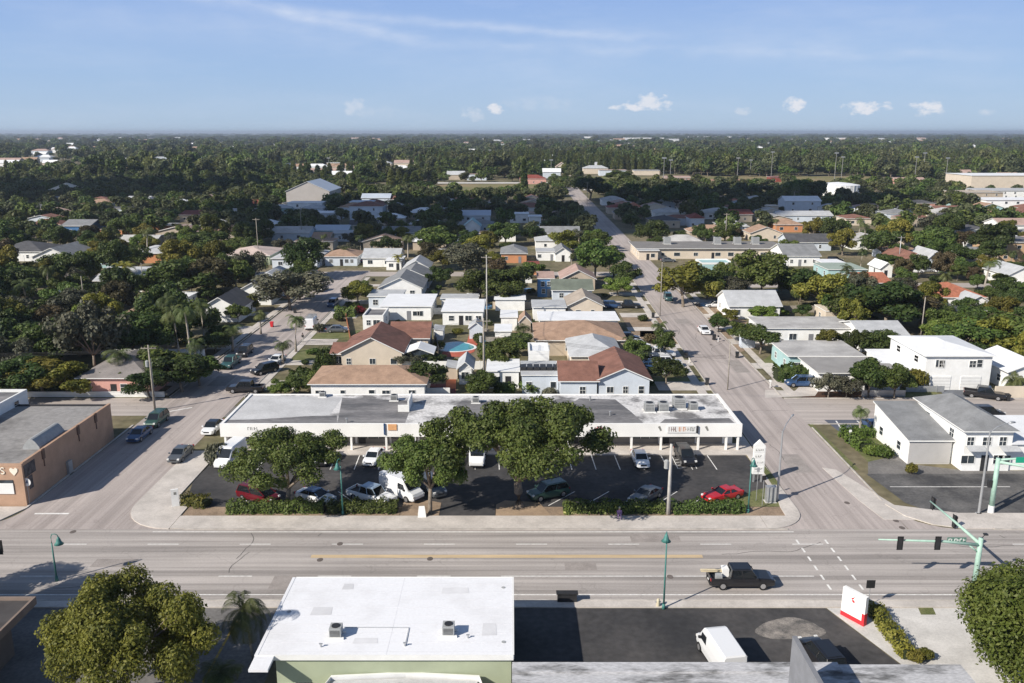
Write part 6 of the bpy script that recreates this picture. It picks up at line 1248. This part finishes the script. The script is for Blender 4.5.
# named far buildings: px left, right, base y, height m, wall, roof, label
metal=M('blue_grey_metal_roof',(.42,.47,.54),.5,.06,.2)
for (xl,xr,py,h,dep,wm,rm,rf,rh,lab) in [
 (287,330,208,9,40,M('tan_grey_metal_wall',(.42,.39,.36),.8,.05,.2),metal,'gy',5,'big grey metal warehouse with low gable roof in the left distance'),
 (288,322,213,5,14,white,whr,'flat',0,'white low annex in front of the grey warehouse'),
 (350,383,222,7,16,palew,brownr,'hip',2.,'pale blue two storey house with brown roof in the cloud shade'),(350,372,212,5,14,white,metal,'flat',0,'white and blue flat building behind the brown roofed one'),(362,390,205,4,12,palew,metal,'gx',2,'blue roofed house beside the dark tree belt'),
 (315,348,238,3,12,aqua,metal,'gx',1.5,'pale turquoise roofed house left of the brown roofed two storey house'),(313,330,246,3,10,beige,tanr,'gx',1.5,'tan roofed house near the warehouse pole'),
 (462,490,222,3,14,palew,metal,'gx',1.8,'metal roofed house in the middle distance'),(464,480,235,3.5,12,white,aqua,'gy',2.5,'house with pale green gable roof in the middle distance'),
 (510,528,223,4,10,white,whr,'flat',0,'bright white block house left of the far street'),(529,541,226,4,10,white,whr,'flat',0,'small white block house with dark windows by the far street'),
 (628,642,214,3.2,14,beige,tile,'hip',2.2,'small terracotta roofed house right of the far street'),(608,632,214,3,14,beige,redr,'hip',1.6,'dark red roofed house right of the far street'),(651,680,228,3,16,beige,dgrey,'hip',2,'charcoal hip roofed house behind the motel'),(690,704,228,4,12,palew,redr,'hip',2,'pale house with red roof behind the motel'),(722,752,222,3.5,16,beige,redr,'gx',1.6,'long dark red roofed house behind the motel'),(732,748,234,3,14,palew,lgrey,'hip',1.6,'pale rounded roof house behind the motel'),
 (785,820,213,6,16,palew,whr,'gx',2.,'long two storey house with white roof in the right distance'),(778,832,222,3,14,palew,lgrey,'gx',1.5,'pale blue low house in the shade in the right distance'),(762,778,214,4,8,cream,cream,'flat',0,'small cream block in the right distance'),
 (970,1060,192,11,45,cream,whr,'flat',0,'long cream warehouse with white roof in the far right'),(980,1060,199,5,30,white,lgrey,'flat',0,'white warehouse wing below the cream warehouse'),(958,1002,203,6,22,beige,beige,'flat',0,'beige blank warehouse block in the far right'),(985,1060,212,6,22,white,whr,'flat',0,'bright white flat building at the far right edge'),
 (936,962,216,3,14,palew,brownr,'gx',1.5,'blue sided house in the shade at right'),(1000,1040,235,4,16,white,pinkr,'gx',2,'white house with pinkish roof at the far right'),
 (770,790,182,4,12,redr,redr,'flat',0,'low red dugout beside the clay field'),(895,925,185,4,14,pinkw,pinkr,'gx',1.5,'pink roofed field building in the far right'),
 (665,690,184,5,16,pinkr,pinkr,'gx',1,'pinkish flat building at the field edge'),(420,433,168,5,16,orw,tile,'hip',3,'orange roofed house beyond the left field'),(475,490,168,6,16,white,pinkr,'hip',3,'pink roofed white house beyond the left field'),
 (520,546,184,4,16,pinkw,redr,'hip',3,'red roofed house at the far end of the right street'),(556,568,174,7,16,cream,pinkr,'gy',4,'pinkish building straight above the far street'),
 (345,372,157,6,25,white,whr,'gx',2,'white house row in the left far distance'),(380,395,158,7,20,white,whr,'gx',2,'white gabled building in the left far distance'),(425,450,157,6,25,white,whr,'flat',0,'white flat building in the middle far distance'),(455,470,158,6,20,white,lgrey,'flat',0,'pale building in the middle far distance'),
 (540,565,158,6,25,white,whr,'flat',0,'long white roof left of the far pines'),(580,602,158,6,25,white,lgrey,'flat',0,'pale long roof among the far pines'),
 (950,1000,160,8,35,pinkw,whr,'flat',0,'long pinkish white building beyond the pines'),(1000,1040,161,8,35,white,whr,'flat',0,'white building beyond the pines at the right edge'),
 (62,88,142.5,9,60,white,whr,'flat',0,'long white roof near the horizon on the left'),(165,186,155,7,30,white,lgrey,'flat',0,'pale roof deep in the left woodland'),(585,601,139,14,80,white,whr,'flat',0,'white block near the horizon left of centre'),(625,664,140.5,13,90,white,whr,'flat',0,'long white warehouse near the horizon in the centre'),(690,722,139,14,90,white,whr,'flat',0,'long white warehouse right of the centre one near the horizon'),(727,750,138.5,12,80,white,whr,'flat',0,'short white warehouse near the horizon'),(830,868,141,14,100,white,whr,'flat',0,'brightest long white warehouse near the horizon on the right'),(878,890,141,10,60,white,lgrey,'flat',0,'small pale block near the horizon on the right'),
 (348,353,141,10,40,white,whr,'flat',0,'tiny white block near the horizon'),(118,124,141.5,9,40,white,whr,'flat',0,'tiny white block near the left horizon'),(930,950,148,10,40,white,whr,'flat',0,'pale roofs behind the far pines'),(190,200,150,6,30,cream,whr,'flat',0,'cream roof in the left woodland distance')]:
    x0,y=P(xl,py);x1,_=P(xr,py)
    house(lab,x0,x1,y,h,dep*.8,rf,rh,wm,rm,nwin=max(2,int((x1-x0)/6)) if h<9 and py>165 else 0,door=False,side=False,group='distant buildings',name='building',cat='building')
# white water tank
x,y=P(844,196);o=thing('water_tank','large round white storage tank with shallow domed roof','storage tank',(x,y+12,0));b=MB();n=28;r0=13.5;hh=6.5
b.tube([(0,0,0),(0,0,hh)],r0,n);b.build('wall',white,o);b=MB();b.tube([(0,0,hh),(0,0,hh+1.),(0,0,hh+1.7)],[r0+.1,r0*.6,1.],n);b.build('roof',whr,o)
b=MB()
for k in range(n): a=2*PI*k/n;b.box(r0*math.cos(a)-.12,r0*math.sin(a)-.12,0,r0*math.cos(a)+.12,r0*math.sin(a)+.12,hh)
b.build('rib',trim,o);HOUSES.append((x-15,x+15,y-3,y+28,'tank'))
# floodlight poles at the field
for i,(px,pb,pt) in enumerate(((834,184,152),(841,181,157),(914,184,157),(922,182,153),(945,184,158),(771,178,152),(663,190,158),(670,182,160),(737,180,158),(750,176,160),(551,178,160),(490,168,150),(505,172,158),(329,172,158))):
    x,y=P(px,pb);h=H*(1-y/P(px,max(pt,136))[1]);h=min(h,24);o=thing('floodlight_pole','tall floodlight pole by the distant fields','floodlight',(x,y,0),0,'distant floodlight poles')
    b=MB();b.tube([(0,0,0),(0,0,h)],[.3,.2],7);b.build('shaft',M('grey_metal_pole',(.22,.22,.21),.8,.1),o);b=MB();b.box(-1.6,-.2,h-.4,1.6,.2,h+.4);b.build('lamp_bar',steel,o)
# ---------------------------------------------------------------- random trees
rs=np.random.RandomState(3)
taken=[(x,y,r) for x,y,r,_ in TREES]
from collections import defaultdict
grid=defaultdict(list)
def gadd(x,y,r): grid[(int(x//12),int(y//12))].append((x,y,r))
for t in taken: gadd(*t)
def clash(x,y,r,f=.62):
    for i in range(-2,3):
        for j in range(-2,3):
            for (a,b_,c) in grid.get((int(x//12)+i,int(y//12)+j),()):
                if (x-a)**2+(y-b_)**2<((r+c)*f)**2: return True
    return False
cand=[]
N=12000
for _ in range(N):
    y=math.sqrt(rs.uniform(124**2,720**2));x=rs.uniform(-.66,.68)*y
    den=.9 if x<-56 else (.30 if (x<31 and y<245) else .8)
    if y>250 and rs.rand()<(.3 if x<-90 else .55): den=0
    if 20<x-sx(y)<200 and y<125: den=0
    if -56<x<31 and y<245 and rs.rand()>.3: continue
    if rs.rand()>den: continue
    s=rs.uniform(.6,1.45) if x<-56 or y>250 else rs.uniform(.5,.95)
    r=4*s
    if infield(x,y) or blocked(x,y,r*.8) or clash(x,y,r,.45 if x<-56 and y<250 else .62): continue
    gadd(x,y,r);key=None
    u=rs.rand()
    if u<.09: key=rs.choice(['palm0','palm1','palm2'])
    elif u<.42: key=rs.choice(['mid0','mid1','mid2'])
    elif u<.72: key=rs.choice(['dark0','dark1','dark2'])
    elif u<.86: key=rs.choice(['olive0','olive1'])
    elif u<.92: key='grey0'
    elif u<.96: key='brown0'
    else: key='bright0'
    cand.append((y,x,key,s*(.8 if key[:4]=='palm' else 1),s*(rs.uniform(.8,1.25) if y<240 else rs.uniform(.7,1.))*(.9 if key[:4]=='palm' else 1)))
cand.sort()
nb=300-sum(1 for t in TREES if t[3].name.startswith('broadleaf'));np_=60;ind=[];stuff=[]
for c in cand:
    if c[2][:4]=='palm':
        if np_>0: np_-=1;ind.append(c)
        else: stuff.append((c[0],c[1],rs.choice(['far1','far0']),c[3],c[4]))
    elif nb>0: nb-=1;ind.append(c)
    else: stuff.append((c[0],c[1],c[2] if c[0]<330 else {'mid':'far0','dark':'far1','olive':'far3','grey':'far2','brown':'far2','bright':'far3'}[c[2].rstrip('0123456789')],c[3],c[4]))
HUE={'mid':'green','dark':'dark green','olive':'olive green','grey':'grey green','brown':'brownish','bright':'bright green','palm':'green'}
for (y,x,key,s,sz) in ind:
    o=tree(key,x,y,float(s),float(sz),None);o['_auto']=2;o['_hue']=HUE[key.rstrip('0123456789')];o['_s']=float(s)
# pale buildings standing in clearings of the far canopy
gaps=defaultdict(list)
for i in range(330):
    y=math.exp(r5.uniform(math.log(700),math.log(4200)));x=r5.uniform(-.6,.62)*y
    if infield(x,y) or (x>90 and 830<y<1260): continue
    k=1+y/2200;w=r5.uniform(10,20)*k;dd=w*.5
    o=house('pale low roof showing through the far tree canopy',x,x+w,y,r5.uniform(3.5,5)*(1+y/4000),dd,r5.choice(['flat','gx','hip']),2.*k,r5.choice([white,cream,beige,palew]),r5.choice([whr,lgrey,whr,pinkr,tanr,lgrey]),nwin=0,door=False,side=False,group='pale roofs in the far canopy',name='building',cat='building');o['_auto']=3
    for q in(-1,0,1): gaps[int(y//200)+q].append((x,x+w,y,y+dd))
# farther woodland
def add(n,y0,y1,smin,smax,keys,zf=1.,xr=.68,dens=None):
    for _ in range(n):
        y=math.exp(rs.uniform(math.log(y0),math.log(y1))) if y1>1500 else math.sqrt(rs.uniform(y0**2,y1**2));x=rs.uniform(-xr,xr)*y
        if infield(x,y) or any(a-4<x<b_+4 and c_-4<y<d+4 for a,b_,c_,d,_ in HOUSES if d>600): continue
        # hollows: open ground in irregular patches
        q=math.sin(x*.011+1)*math.sin(y*.006+2)+.5*math.sin(x*.031+y*.013)
        if q>.5 and rs.rand()<.93: continue
        if q>.1 and y<1800 and rs.rand()<.5: continue
        if any(a-8<x<b_+8 and c_-(d-c_)*2-60<y<d+5 for a,b_,c_,d in gaps.get(int(y//200),())): continue
        s=rs.uniform(smin,smax);stuff.append((y,x,rs.choice(keys),s*1.15,s*zf*rs.choice([.6,.8,1.,1.,1.45])))
add(7500,700,1500,1.1,2.0,['far0','far1','far2','far3','far1'])
add(9000,1500,4500,1.4,3.2,['far0','far1','far2'],.7)
add(7000,4500,16000,3,8,['far0','far1','far2'],.28)
for _ in range(1900):  # the belt of feathery pines behind the fields
    y=rs.uniform(880,1250);x=rs.uniform(90,820) if rs.rand()<.85 else rs.uniform(-100,90)
    stuff.append((y,x,rs.choice(['pine0','pine1']),rs.uniform(.9,1.4),rs.uniform(.65,1.25)))
for _ in range(420): y=rs.uniform(600,900);x=rs.uniform(-620,-60);stuff.append((y,x,rs.choice(['far1','pine0']),rs.uniform(1.2,1.6),rs.uniform(1.,1.5)*(.6)))
# one object: points + geometry nodes
keys=sorted(set(k for _,_,k,_,_ in stuff));
src={}
for o in THINGS:
    if o.children:
        for ch in o.children:
            if ch.data:
                for k in keys:
                    if ch.data==PROTO[k][0]: src.setdefault(k,[None,None])[0]=ch
                    if ch.data==PROTO[k][1]: src.setdefault(k,[None,None])[1]=ch
for k in keys:
    if k not in src:   # first tree of this family stands on its own and lends its mesh
        i=next(i for i,q in enumerate(stuff) if q[2]==k);y,x,_,s,sz=stuff.pop(i)
        o=tree(k,x,y,float(s),float(sz),None);o['_auto']=2;o['_hue']='green' if k[0]=='f' else 'feathery';o['_s']=float(s);src[k]=[o.children[0],o.children[1]]
me=bpy.data.meshes.new('woodland');me.vertices.add(len(stuff));me.vertices.foreach_set('co',np.array([(x,y,0) for y,x,_,_,_ in stuff],dtype=np.float32).ravel())
for nm,tp in(('rot','FLOAT_VECTOR'),('scl','FLOAT_VECTOR')):
    at=me.attributes.new(nm,tp,'POINT')
    at.data.foreach_set('vector',np.array([(0,0,rs.uniform(0,6.28)) if nm=='rot' else (s,s,sz) for _,_,_,s,sz in stuff],dtype=np.float32).ravel())
at=me.attributes.new('kind_index','INT','POINT');at.data.foreach_set('value',np.array([keys.index(k) for _,_,k,_,_ in stuff],dtype=np.int32))
wo=bpy.data.objects.new('woodland',me);C.objects.link(wo)
tag(wo,'tree canopy of the distant suburb reading as one mass out to the horizon','woodland',None,'stuff')
ng=bpy.data.node_groups.new('woodland','GeometryNodeTree');ng.interface.new_socket('Geometry',in_out='INPUT',socket_type='NodeSocketGeometry');ng.interface.new_socket('Geometry',in_out='OUTPUT',socket_type='NodeSocketGeometry')
Nn=ng.nodes;Ln=ng.links;gi=Nn.new('NodeGroupInput');go_=Nn.new('NodeGroupOutput');jn=Nn.new('GeometryNodeJoinGeometry')
def attr(nm,t):
    a=Nn.new('GeometryNodeInputNamedAttribute');a.data_type=t;a.inputs[0].default_value=nm;return next(s for s in a.outputs if s.enabled and s.name=='Attribute')
ar=attr('rot','FLOAT_VECTOR');asc=attr('scl','FLOAT_VECTOR');ak=attr('kind_index','INT')
m2p=Nn.new('GeometryNodeMeshToPoints');Ln.new(gi.outputs[0],m2p.inputs[0])
for i,k in enumerate(keys):
    cp=Nn.new('FunctionNodeCompare');cp.data_type='INT';cp.operation='EQUAL'
    ia=[s for s in cp.inputs if s.enabled];Ln.new(ak,ia[0]);ia[1].default_value=i
    for ob in src[k]:
        oi=Nn.new('GeometryNodeObjectInfo');oi.inputs['Object'].default_value=ob;oi.inputs['As Instance'].default_value=True
        ip=Nn.new('GeometryNodeInstanceOnPoints');Ln.new(m2p.outputs[0],ip.inputs['Points']);Ln.new(cp.outputs[0],ip.inputs['Selection']);Ln.new(oi.outputs['Geometry'],ip.inputs['Instance'])
        Ln.new(ar,ip.inputs['Rotation']);Ln.new(asc,ip.inputs['Scale']);Ln.new(ip.outputs[0],jn.inputs[0])
Ln.new(jn.outputs[0],go_.inputs[0]);md=wo.modifiers.new('woodland','NODES');md.node_group=ng
# a broken cloud overhead behind the camera's left shoulder, shading the middle distance
def cloud(cx,cy,cz,rx,ry,rzv,seed):
    mb=MB();r=random.Random(seed);n=22;m_=8;V=[]
    ph=[r.uniform(0,6) for _ in range(4)]
    for j in range(m_+1):
        v=-PI/2+PI*j/m_
        for i in range(n):
            a=2*PI*i/n;w=1+.16*math.sin(3*a+ph[0])+.12*math.sin(5*a+ph[1]+v)+.07*math.sin(9*a+ph[2])+.1*math.sin(2*v*3+a*2+ph[3])
            V.append((rx*w*math.cos(a)*math.cos(v),ry*w*math.sin(a)*math.cos(v),rzv*w*math.sin(v)*(1 if v>0 else .3)))
    Fs=[(j*n+i,j*n+(i+1)%n,(j+1)*n+(i+1)%n,(j+1)*n+i) for j in range(m_) for i in range(n)]
    mb.add(V,Fs);o=mb.build('cloud',M('cloud_white',(.85,.86,.88),1,.03,.01),None,(cx,cy,cz),smooth=True);o['kind']='structure'
SUNAZ=(-.81,-.585);EL=34.
def shade(x,y,rx,ry,seed,h=520):
    k=h/math.tan(math.radians(EL));cloud(x+SUNAZ[0]*k,y+SUNAZ[1]*k,h,rx,ry,60,seed)
shade(-20,395,120,75,1);shade(-300,560,120,80,2);shade(115,465,80,62,3)
# ================================================================ haze
HB=20000
b=MB();b.box(-HB,-900,-1,HB,HB*1.7,62);hz=b.build('haze',[]if False else M('tmp',(1,1,1)));hz.data.materials.clear()
hm=bpy.data.materials.new('haze_volume');hm.use_nodes=True;nt=hm.node_tree;nt.nodes.remove(nt.nodes['Principled BSDF'])
pv=nt.nodes.new('ShaderNodeVolumePrincipled');pv.inputs['Color'].default_value=(.66,.76,.90,1);pv.inputs['Density'].default_value=.00010;pv.inputs['Anisotropy'].default_value=.2
nt.links.new(pv.outputs[0],nt.nodes['Material Output'].inputs['Volume']);hz.data.materials.append(hm);tag(hz,'thin blue haze over the whole distant suburb','haze',None,'stuff')
# ================================================================ sky, sun, camera
SKYK=1.1
w=bpy.data.worlds.new('World');bpy.context.scene.world=w;w.use_nodes=True;nt=w.node_tree;N=nt.nodes;L=nt.links
sky=N.new('ShaderNodeTexSky');sky.sky_type='NISHITA';sky.sun_disc=False;sky.sun_elevation=math.radians(EL);sky.sun_rotation=math.atan2(SUNAZ[0],SUNAZ[1]);sky.air_density=1.0;sky.dust_density=.6;sky.ozone_density=3.0;sky.altitude=0
bg=N['Background'];bg.inputs[1].default_value=.072
def math_(op,a,b=None,c=None,clamp=False):
    m=N.new('ShaderNodeMath');m.operation=op;m.use_clamp=clamp
    for i,v in enumerate((a,b,c)):
        if v is None: continue
        if hasattr(v,'links'): L.new(v,m.inputs[i])
        else: m.inputs[i].default_value=v
    return m.outputs[0]
tc=N.new('ShaderNodeTexCoord').outputs['Generated'];sp=N.new('ShaderNodeSeparateXYZ');L.new(tc,sp.inputs[0])
az=math_('ARCTAN2',sp.outputs[0],sp.outputs[1]);el=math_('ARCSINE',sp.outputs[2])
cb=N.new('ShaderNodeCombineXYZ');L.new(az,cb.inputs[0]);L.new(el,cb.inputs[1])
def wn(scale,det=6,sc=(1,1,1),rot=0,rough=.6):
    mp=N.new('ShaderNodeMapping');mp.inputs['Scale'].default_value=sc;mp.inputs['Rotation'].default_value=(0,0,rot);L.new(cb.outputs[0],mp.inputs[0])
    n=N.new('ShaderNodeTexNoise');n.inputs['Scale'].default_value=scale;n.inputs['Detail'].default_value=det;n.inputs['Roughness'].default_value=rough;L.new(mp.outputs[0],n.inputs['Vector']);return n.outputs['Fac']
def azel(px,py):
    v=(341.5-py)/F;u=(px-512)/F;d=Vector((u,math.cos(TH)+v*math.sin(TH),-(math.sin(TH)-v*math.cos(TH)))).normalized();return math.atan2(d.x,d.y),math.asin(d.z)
n1=wn(75,7,(1,1.6,1));nw=math_('SUBTRACT',n1,.5)
tot=None
for (px,py,a,h) in((652,103,20,9),(632,108,18,4),(795,105,10,8),(866,108,19,6),(930,108,17,7),(743,111,9,4),(473,114,11,7),(495,109,9,5),(353,106,10,9),(986,112,8,3),(378,112,26,5),(540,104,45,7)):
    A,Ee=azel(px,py);k=1.15;sx_=a/F*k;sy=h/F*k
    dx=math_('DIVIDE',math_('SUBTRACT',az,A),sx_);dy=math_('DIVIDE',math_('SUBTRACT',el,Ee),sy)
    d=math_('ADD',math_('MULTIPLY',dx,dx),math_('MULTIPLY',dy,dy))
    q=math_('SUBTRACT',math_('MULTIPLY_ADD',nw,4.2,.72),d)
    q=math_('MULTIPLY',math_('MULTIPLY',q,1.3,clamp=True),.95 if h<9 and a<22 and px not in(353,378,473,743,986) else (.85 if px in(652,) else .4),clamp=True)
    if px in(378,540): q=math_('MULTIPLY',q,.35)
    tot=q if tot is None else math_('MAXIMUM',tot,q)
# thin streaks of high cloud (old contrails)
stk=None
for (xa,ya,xb,yb,wd,st) in((130,-20,460,46,5,.5),(240,4,700,40,4,.42),(0,5,380,40,16,.22),(430,60,1024,14,26,.12),(380,40,1100,52,5,.22),(300,36,640,100,26,.12),(700,60,1100,20,22,.10)):
    A,Ea=azel(xa,ya);B,Eb=azel(xb,yb);Lx,Ly=B-A,Eb-Ea;Ln_=math.hypot(Lx,Ly);nx,ny=-Ly/Ln_,Lx/Ln_
    dd=math_('ADD',math_('MULTIPLY',math_('SUBTRACT',az,A),nx),math_('MULTIPLY',math_('SUBTRACT',el,Ea),ny))
    dd=math_('ADD',dd,math_('MULTIPLY',math_('SUBTRACT',wn(9,3),.5),.02))
    t=math_('DIVIDE',math_('ADD',math_('MULTIPLY',math_('SUBTRACT',az,A),Lx),math_('MULTIPLY',math_('SUBTRACT',el,Ea),Ly)),Ln_*Ln_)
    fade=math_('MULTIPLY',math_('MULTIPLY',math_('MULTIPLY',t,math_('SUBTRACT',1.,t)),5.,clamp=True),1.)
    g_=math_('POWER',2.718,math_('MULTIPLY',math_('MULTIPLY',dd,dd),-1./(wd/F)**2))
    g_=math_('MULTIPLY',math_('MULTIPLY',g_,fade),math_('MULTIPLY',math_('MULTIPLY_ADD',wn(14,6,(1,3,1)),2.2,-.45,clamp=True),st))
    stk=g_ if stk is None else math_('ADD',stk,g_)
wis=math_('MULTIPLY',math_('MULTIPLY_ADD',wn(5,8,(1,5,1),.05,.65),2.4,-1.15,clamp=True),.22)
stk=math_('ADD',stk,wis)
mx=N.new('ShaderNodeMix');mx.data_type='RGBA';mx.inputs[7].default_value=(7.0*SKYK,7.6*SKYK,8.8*SKYK,1);L.new(math_('MINIMUM',stk,.8),mx.inputs[0])
hzr=N.new('ShaderNodeValToRGB');cr=hzr.color_ramp;cr.elements[0].position=0.;cr.elements[0].color=(4.5/10,5.9/10,7.6/10,1);cr.elements[1].position=.16;cr.elements[1].color=(2.75/10,4.25/10,7.8/10,1)
e_=cr.elements.new(.06);e_.color=(3.6/10,5.2/10,7.8/10,1)
L.new(el,hzr.inputs[0]);vs_=N.new('ShaderNodeVectorMath');vs_.operation='SCALE';vs_.inputs['Scale'].default_value=10*SKYK;L.new(hzr.outputs[0],vs_.inputs[0])
mxh=N.new('ShaderNodeMix');mxh.data_type='RGBA';L.new(sky.outputs[0],mxh.inputs[6]);L.new(vs_.outputs[0],mxh.inputs[7])
wf=N.new('ShaderNodeMapRange');wf.interpolation_type='SMOOTHSTEP';wf.inputs[1].default_value=.14;wf.inputs[2].default_value=.5;wf.inputs[3].default_value=.9;wf.inputs[4].default_value=0;L.new(el,wf.inputs[0]);L.new(wf.outputs[0],mxh.inputs[0]);L.new(mxh.outputs[2],mx.inputs[6])
mx2=N.new('ShaderNodeMix');mx2.data_type='RGBA';mx2.inputs[7].default_value=(7.6*SKYK,7.8*SKYK,8.4*SKYK,1);L.new(tot,mx2.inputs[0]);L.new(mx.outputs[2],mx2.inputs[6])
L.new(mx2.outputs[2],bg.inputs[0])
sl=bpy.data.lights.new('sun','SUN');sl.energy=4.7;sl.angle=math.radians(.53);sl.color=(1.,.93,.83);so=bpy.data.objects.new('sun',sl);C.objects.link(so)
d=Vector((SUNAZ[0]*math.cos(math.radians(EL)),SUNAZ[1]*math.cos(math.radians(EL)),math.sin(math.radians(EL))));so.rotation_euler=d.to_track_quat('Z','Y').to_euler()
cam=bpy.data.cameras.new('camera');cam.lens=36*F/1024.;cam.sensor_width=36;cam.clip_end=90000;cam.clip_start=1.;co=bpy.data.objects.new('camera',cam);C.objects.link(co);co.location=(0,0,H);co.rotation_euler=(PI/2-TH,0,0)
S=bpy.context.scene;S.camera=co
S.view_settings.view_transform='Standard';S.view_settings.look='None';S.view_settings.exposure=.42;S.view_settings.gamma=1;S.view_settings.use_curve_mapping=False
S.render.engine='CYCLES';S.cycles.max_bounces=6;S.cycles.diffuse_bounces=3;S.cycles.glossy_bounces=2;S.cycles.transmission_bounces=2;S.cycles.transparent_max_bounces=8;S.cycles.volume_bounces=0;S.cycles.use_denoising=True;S.cycles.sample_clamp_indirect=6
S.cycles.use_adaptive_sampling=True
# ================================================================ labels for things placed by rule
LM=[(h[0],h[1],h[2],h[3],h[4]) for h in HOUSES if len(h[4].split())>3]
short={}
named=[o for o in THINGS if o.get('label') and not o.get('_auto') and o.get('category') in('house','building','shopping plaza','shop','shed','storage tank','garage')]
def rel(x,y,skip=None):
    best=None
    for o in named:
        if o is skip: continue
        dx,dy=x-o.location.x,y-o.location.y;d=math.hypot(dx,dy*.8)
        if best is None or d<best[0]: best=(d,dx,dy,o)
    d,dx,dy,o=best
    w=('behind' if dy>0 else 'in front of') if abs(dy)>abs(dx)*1.3 else ('right of' if dx>0 else 'left of')
    if d>38: w='far '+w if w in('behind',) else w
    lb=' '.join(o['label'].split()[:7])
    for cut in(' with',' behind',' right',' left',' in',' facing',' beside',' under',' among',' and',' of',' above',' at',' on',' the',' by',' a',' to',' near',' from',' from'):
        if lb.endswith(cut): lb=lb[:-len(cut)]
    return w+' the '+lb
for o in list(THINGS):
    a=o.get('_auto')
    if a==1: o['label']=' '.join((o['label']+' '+rel(o.location.x,o.location.y)).split()[:16])
    if a==4: o['label']=' '.join(('low yard shrub '+rel(o.location.x,o.location.y)).split()[:14])
    if a==5: o['label']=' '.join((o['_n']+' '+rel(o.location.x,o.location.y)).split()[:14])
    if a==2:
        s=o['_s'];sz_='small' if s<.8 else ('large' if s>1.35 else 'mid sized')
        k=o.name.split('.')[0].replace('_',' ').replace('broadleaf ','leafy ').replace('broadleaf','leafy')
        o['label']=' '.join(('%s %s %s %s'%(sz_,o['_hue'],k,rel(o.location.x,o.location.y))).split()[:14]);o['group']='palms across the suburb' if 'palm' in o.name else 'trees across the suburb'
byl=defaultdict(list)
for o in THINGS:
    if o.get('label'): byl[o['label']].append(o)
ordn=['leftmost','second from left','third from left','fourth from left','fifth from left','sixth from left','seventh from left','eighth from left','ninth from left','tenth from left']
for l,os_ in byl.items():
    if len(os_)<2 or len(os_)>10: continue
    os_.sort(key=lambda o:o.location.x/max(o.location.y,1))
    for i,o in enumerate(os_):
        t=ordn[i] if i<len(os_)-1 else 'rightmost'
        if len(os_)==2: t=('left one','right one')[i]
        o['label']=' '.join((l.split()))[:]+', '+t
        if len(o['label'].split())>16: o['label']=' '.join(l.split()[:16-len(t.split())])+', '+t
for o in THINGS:
    for k in('_auto','_n','_hue','_s','_k','_h','_p'):
        if k in o: del o[k]
print('things',len(THINGS),'stuff pts',len(stuff),'ind',len(ind),'houses',len(fh))
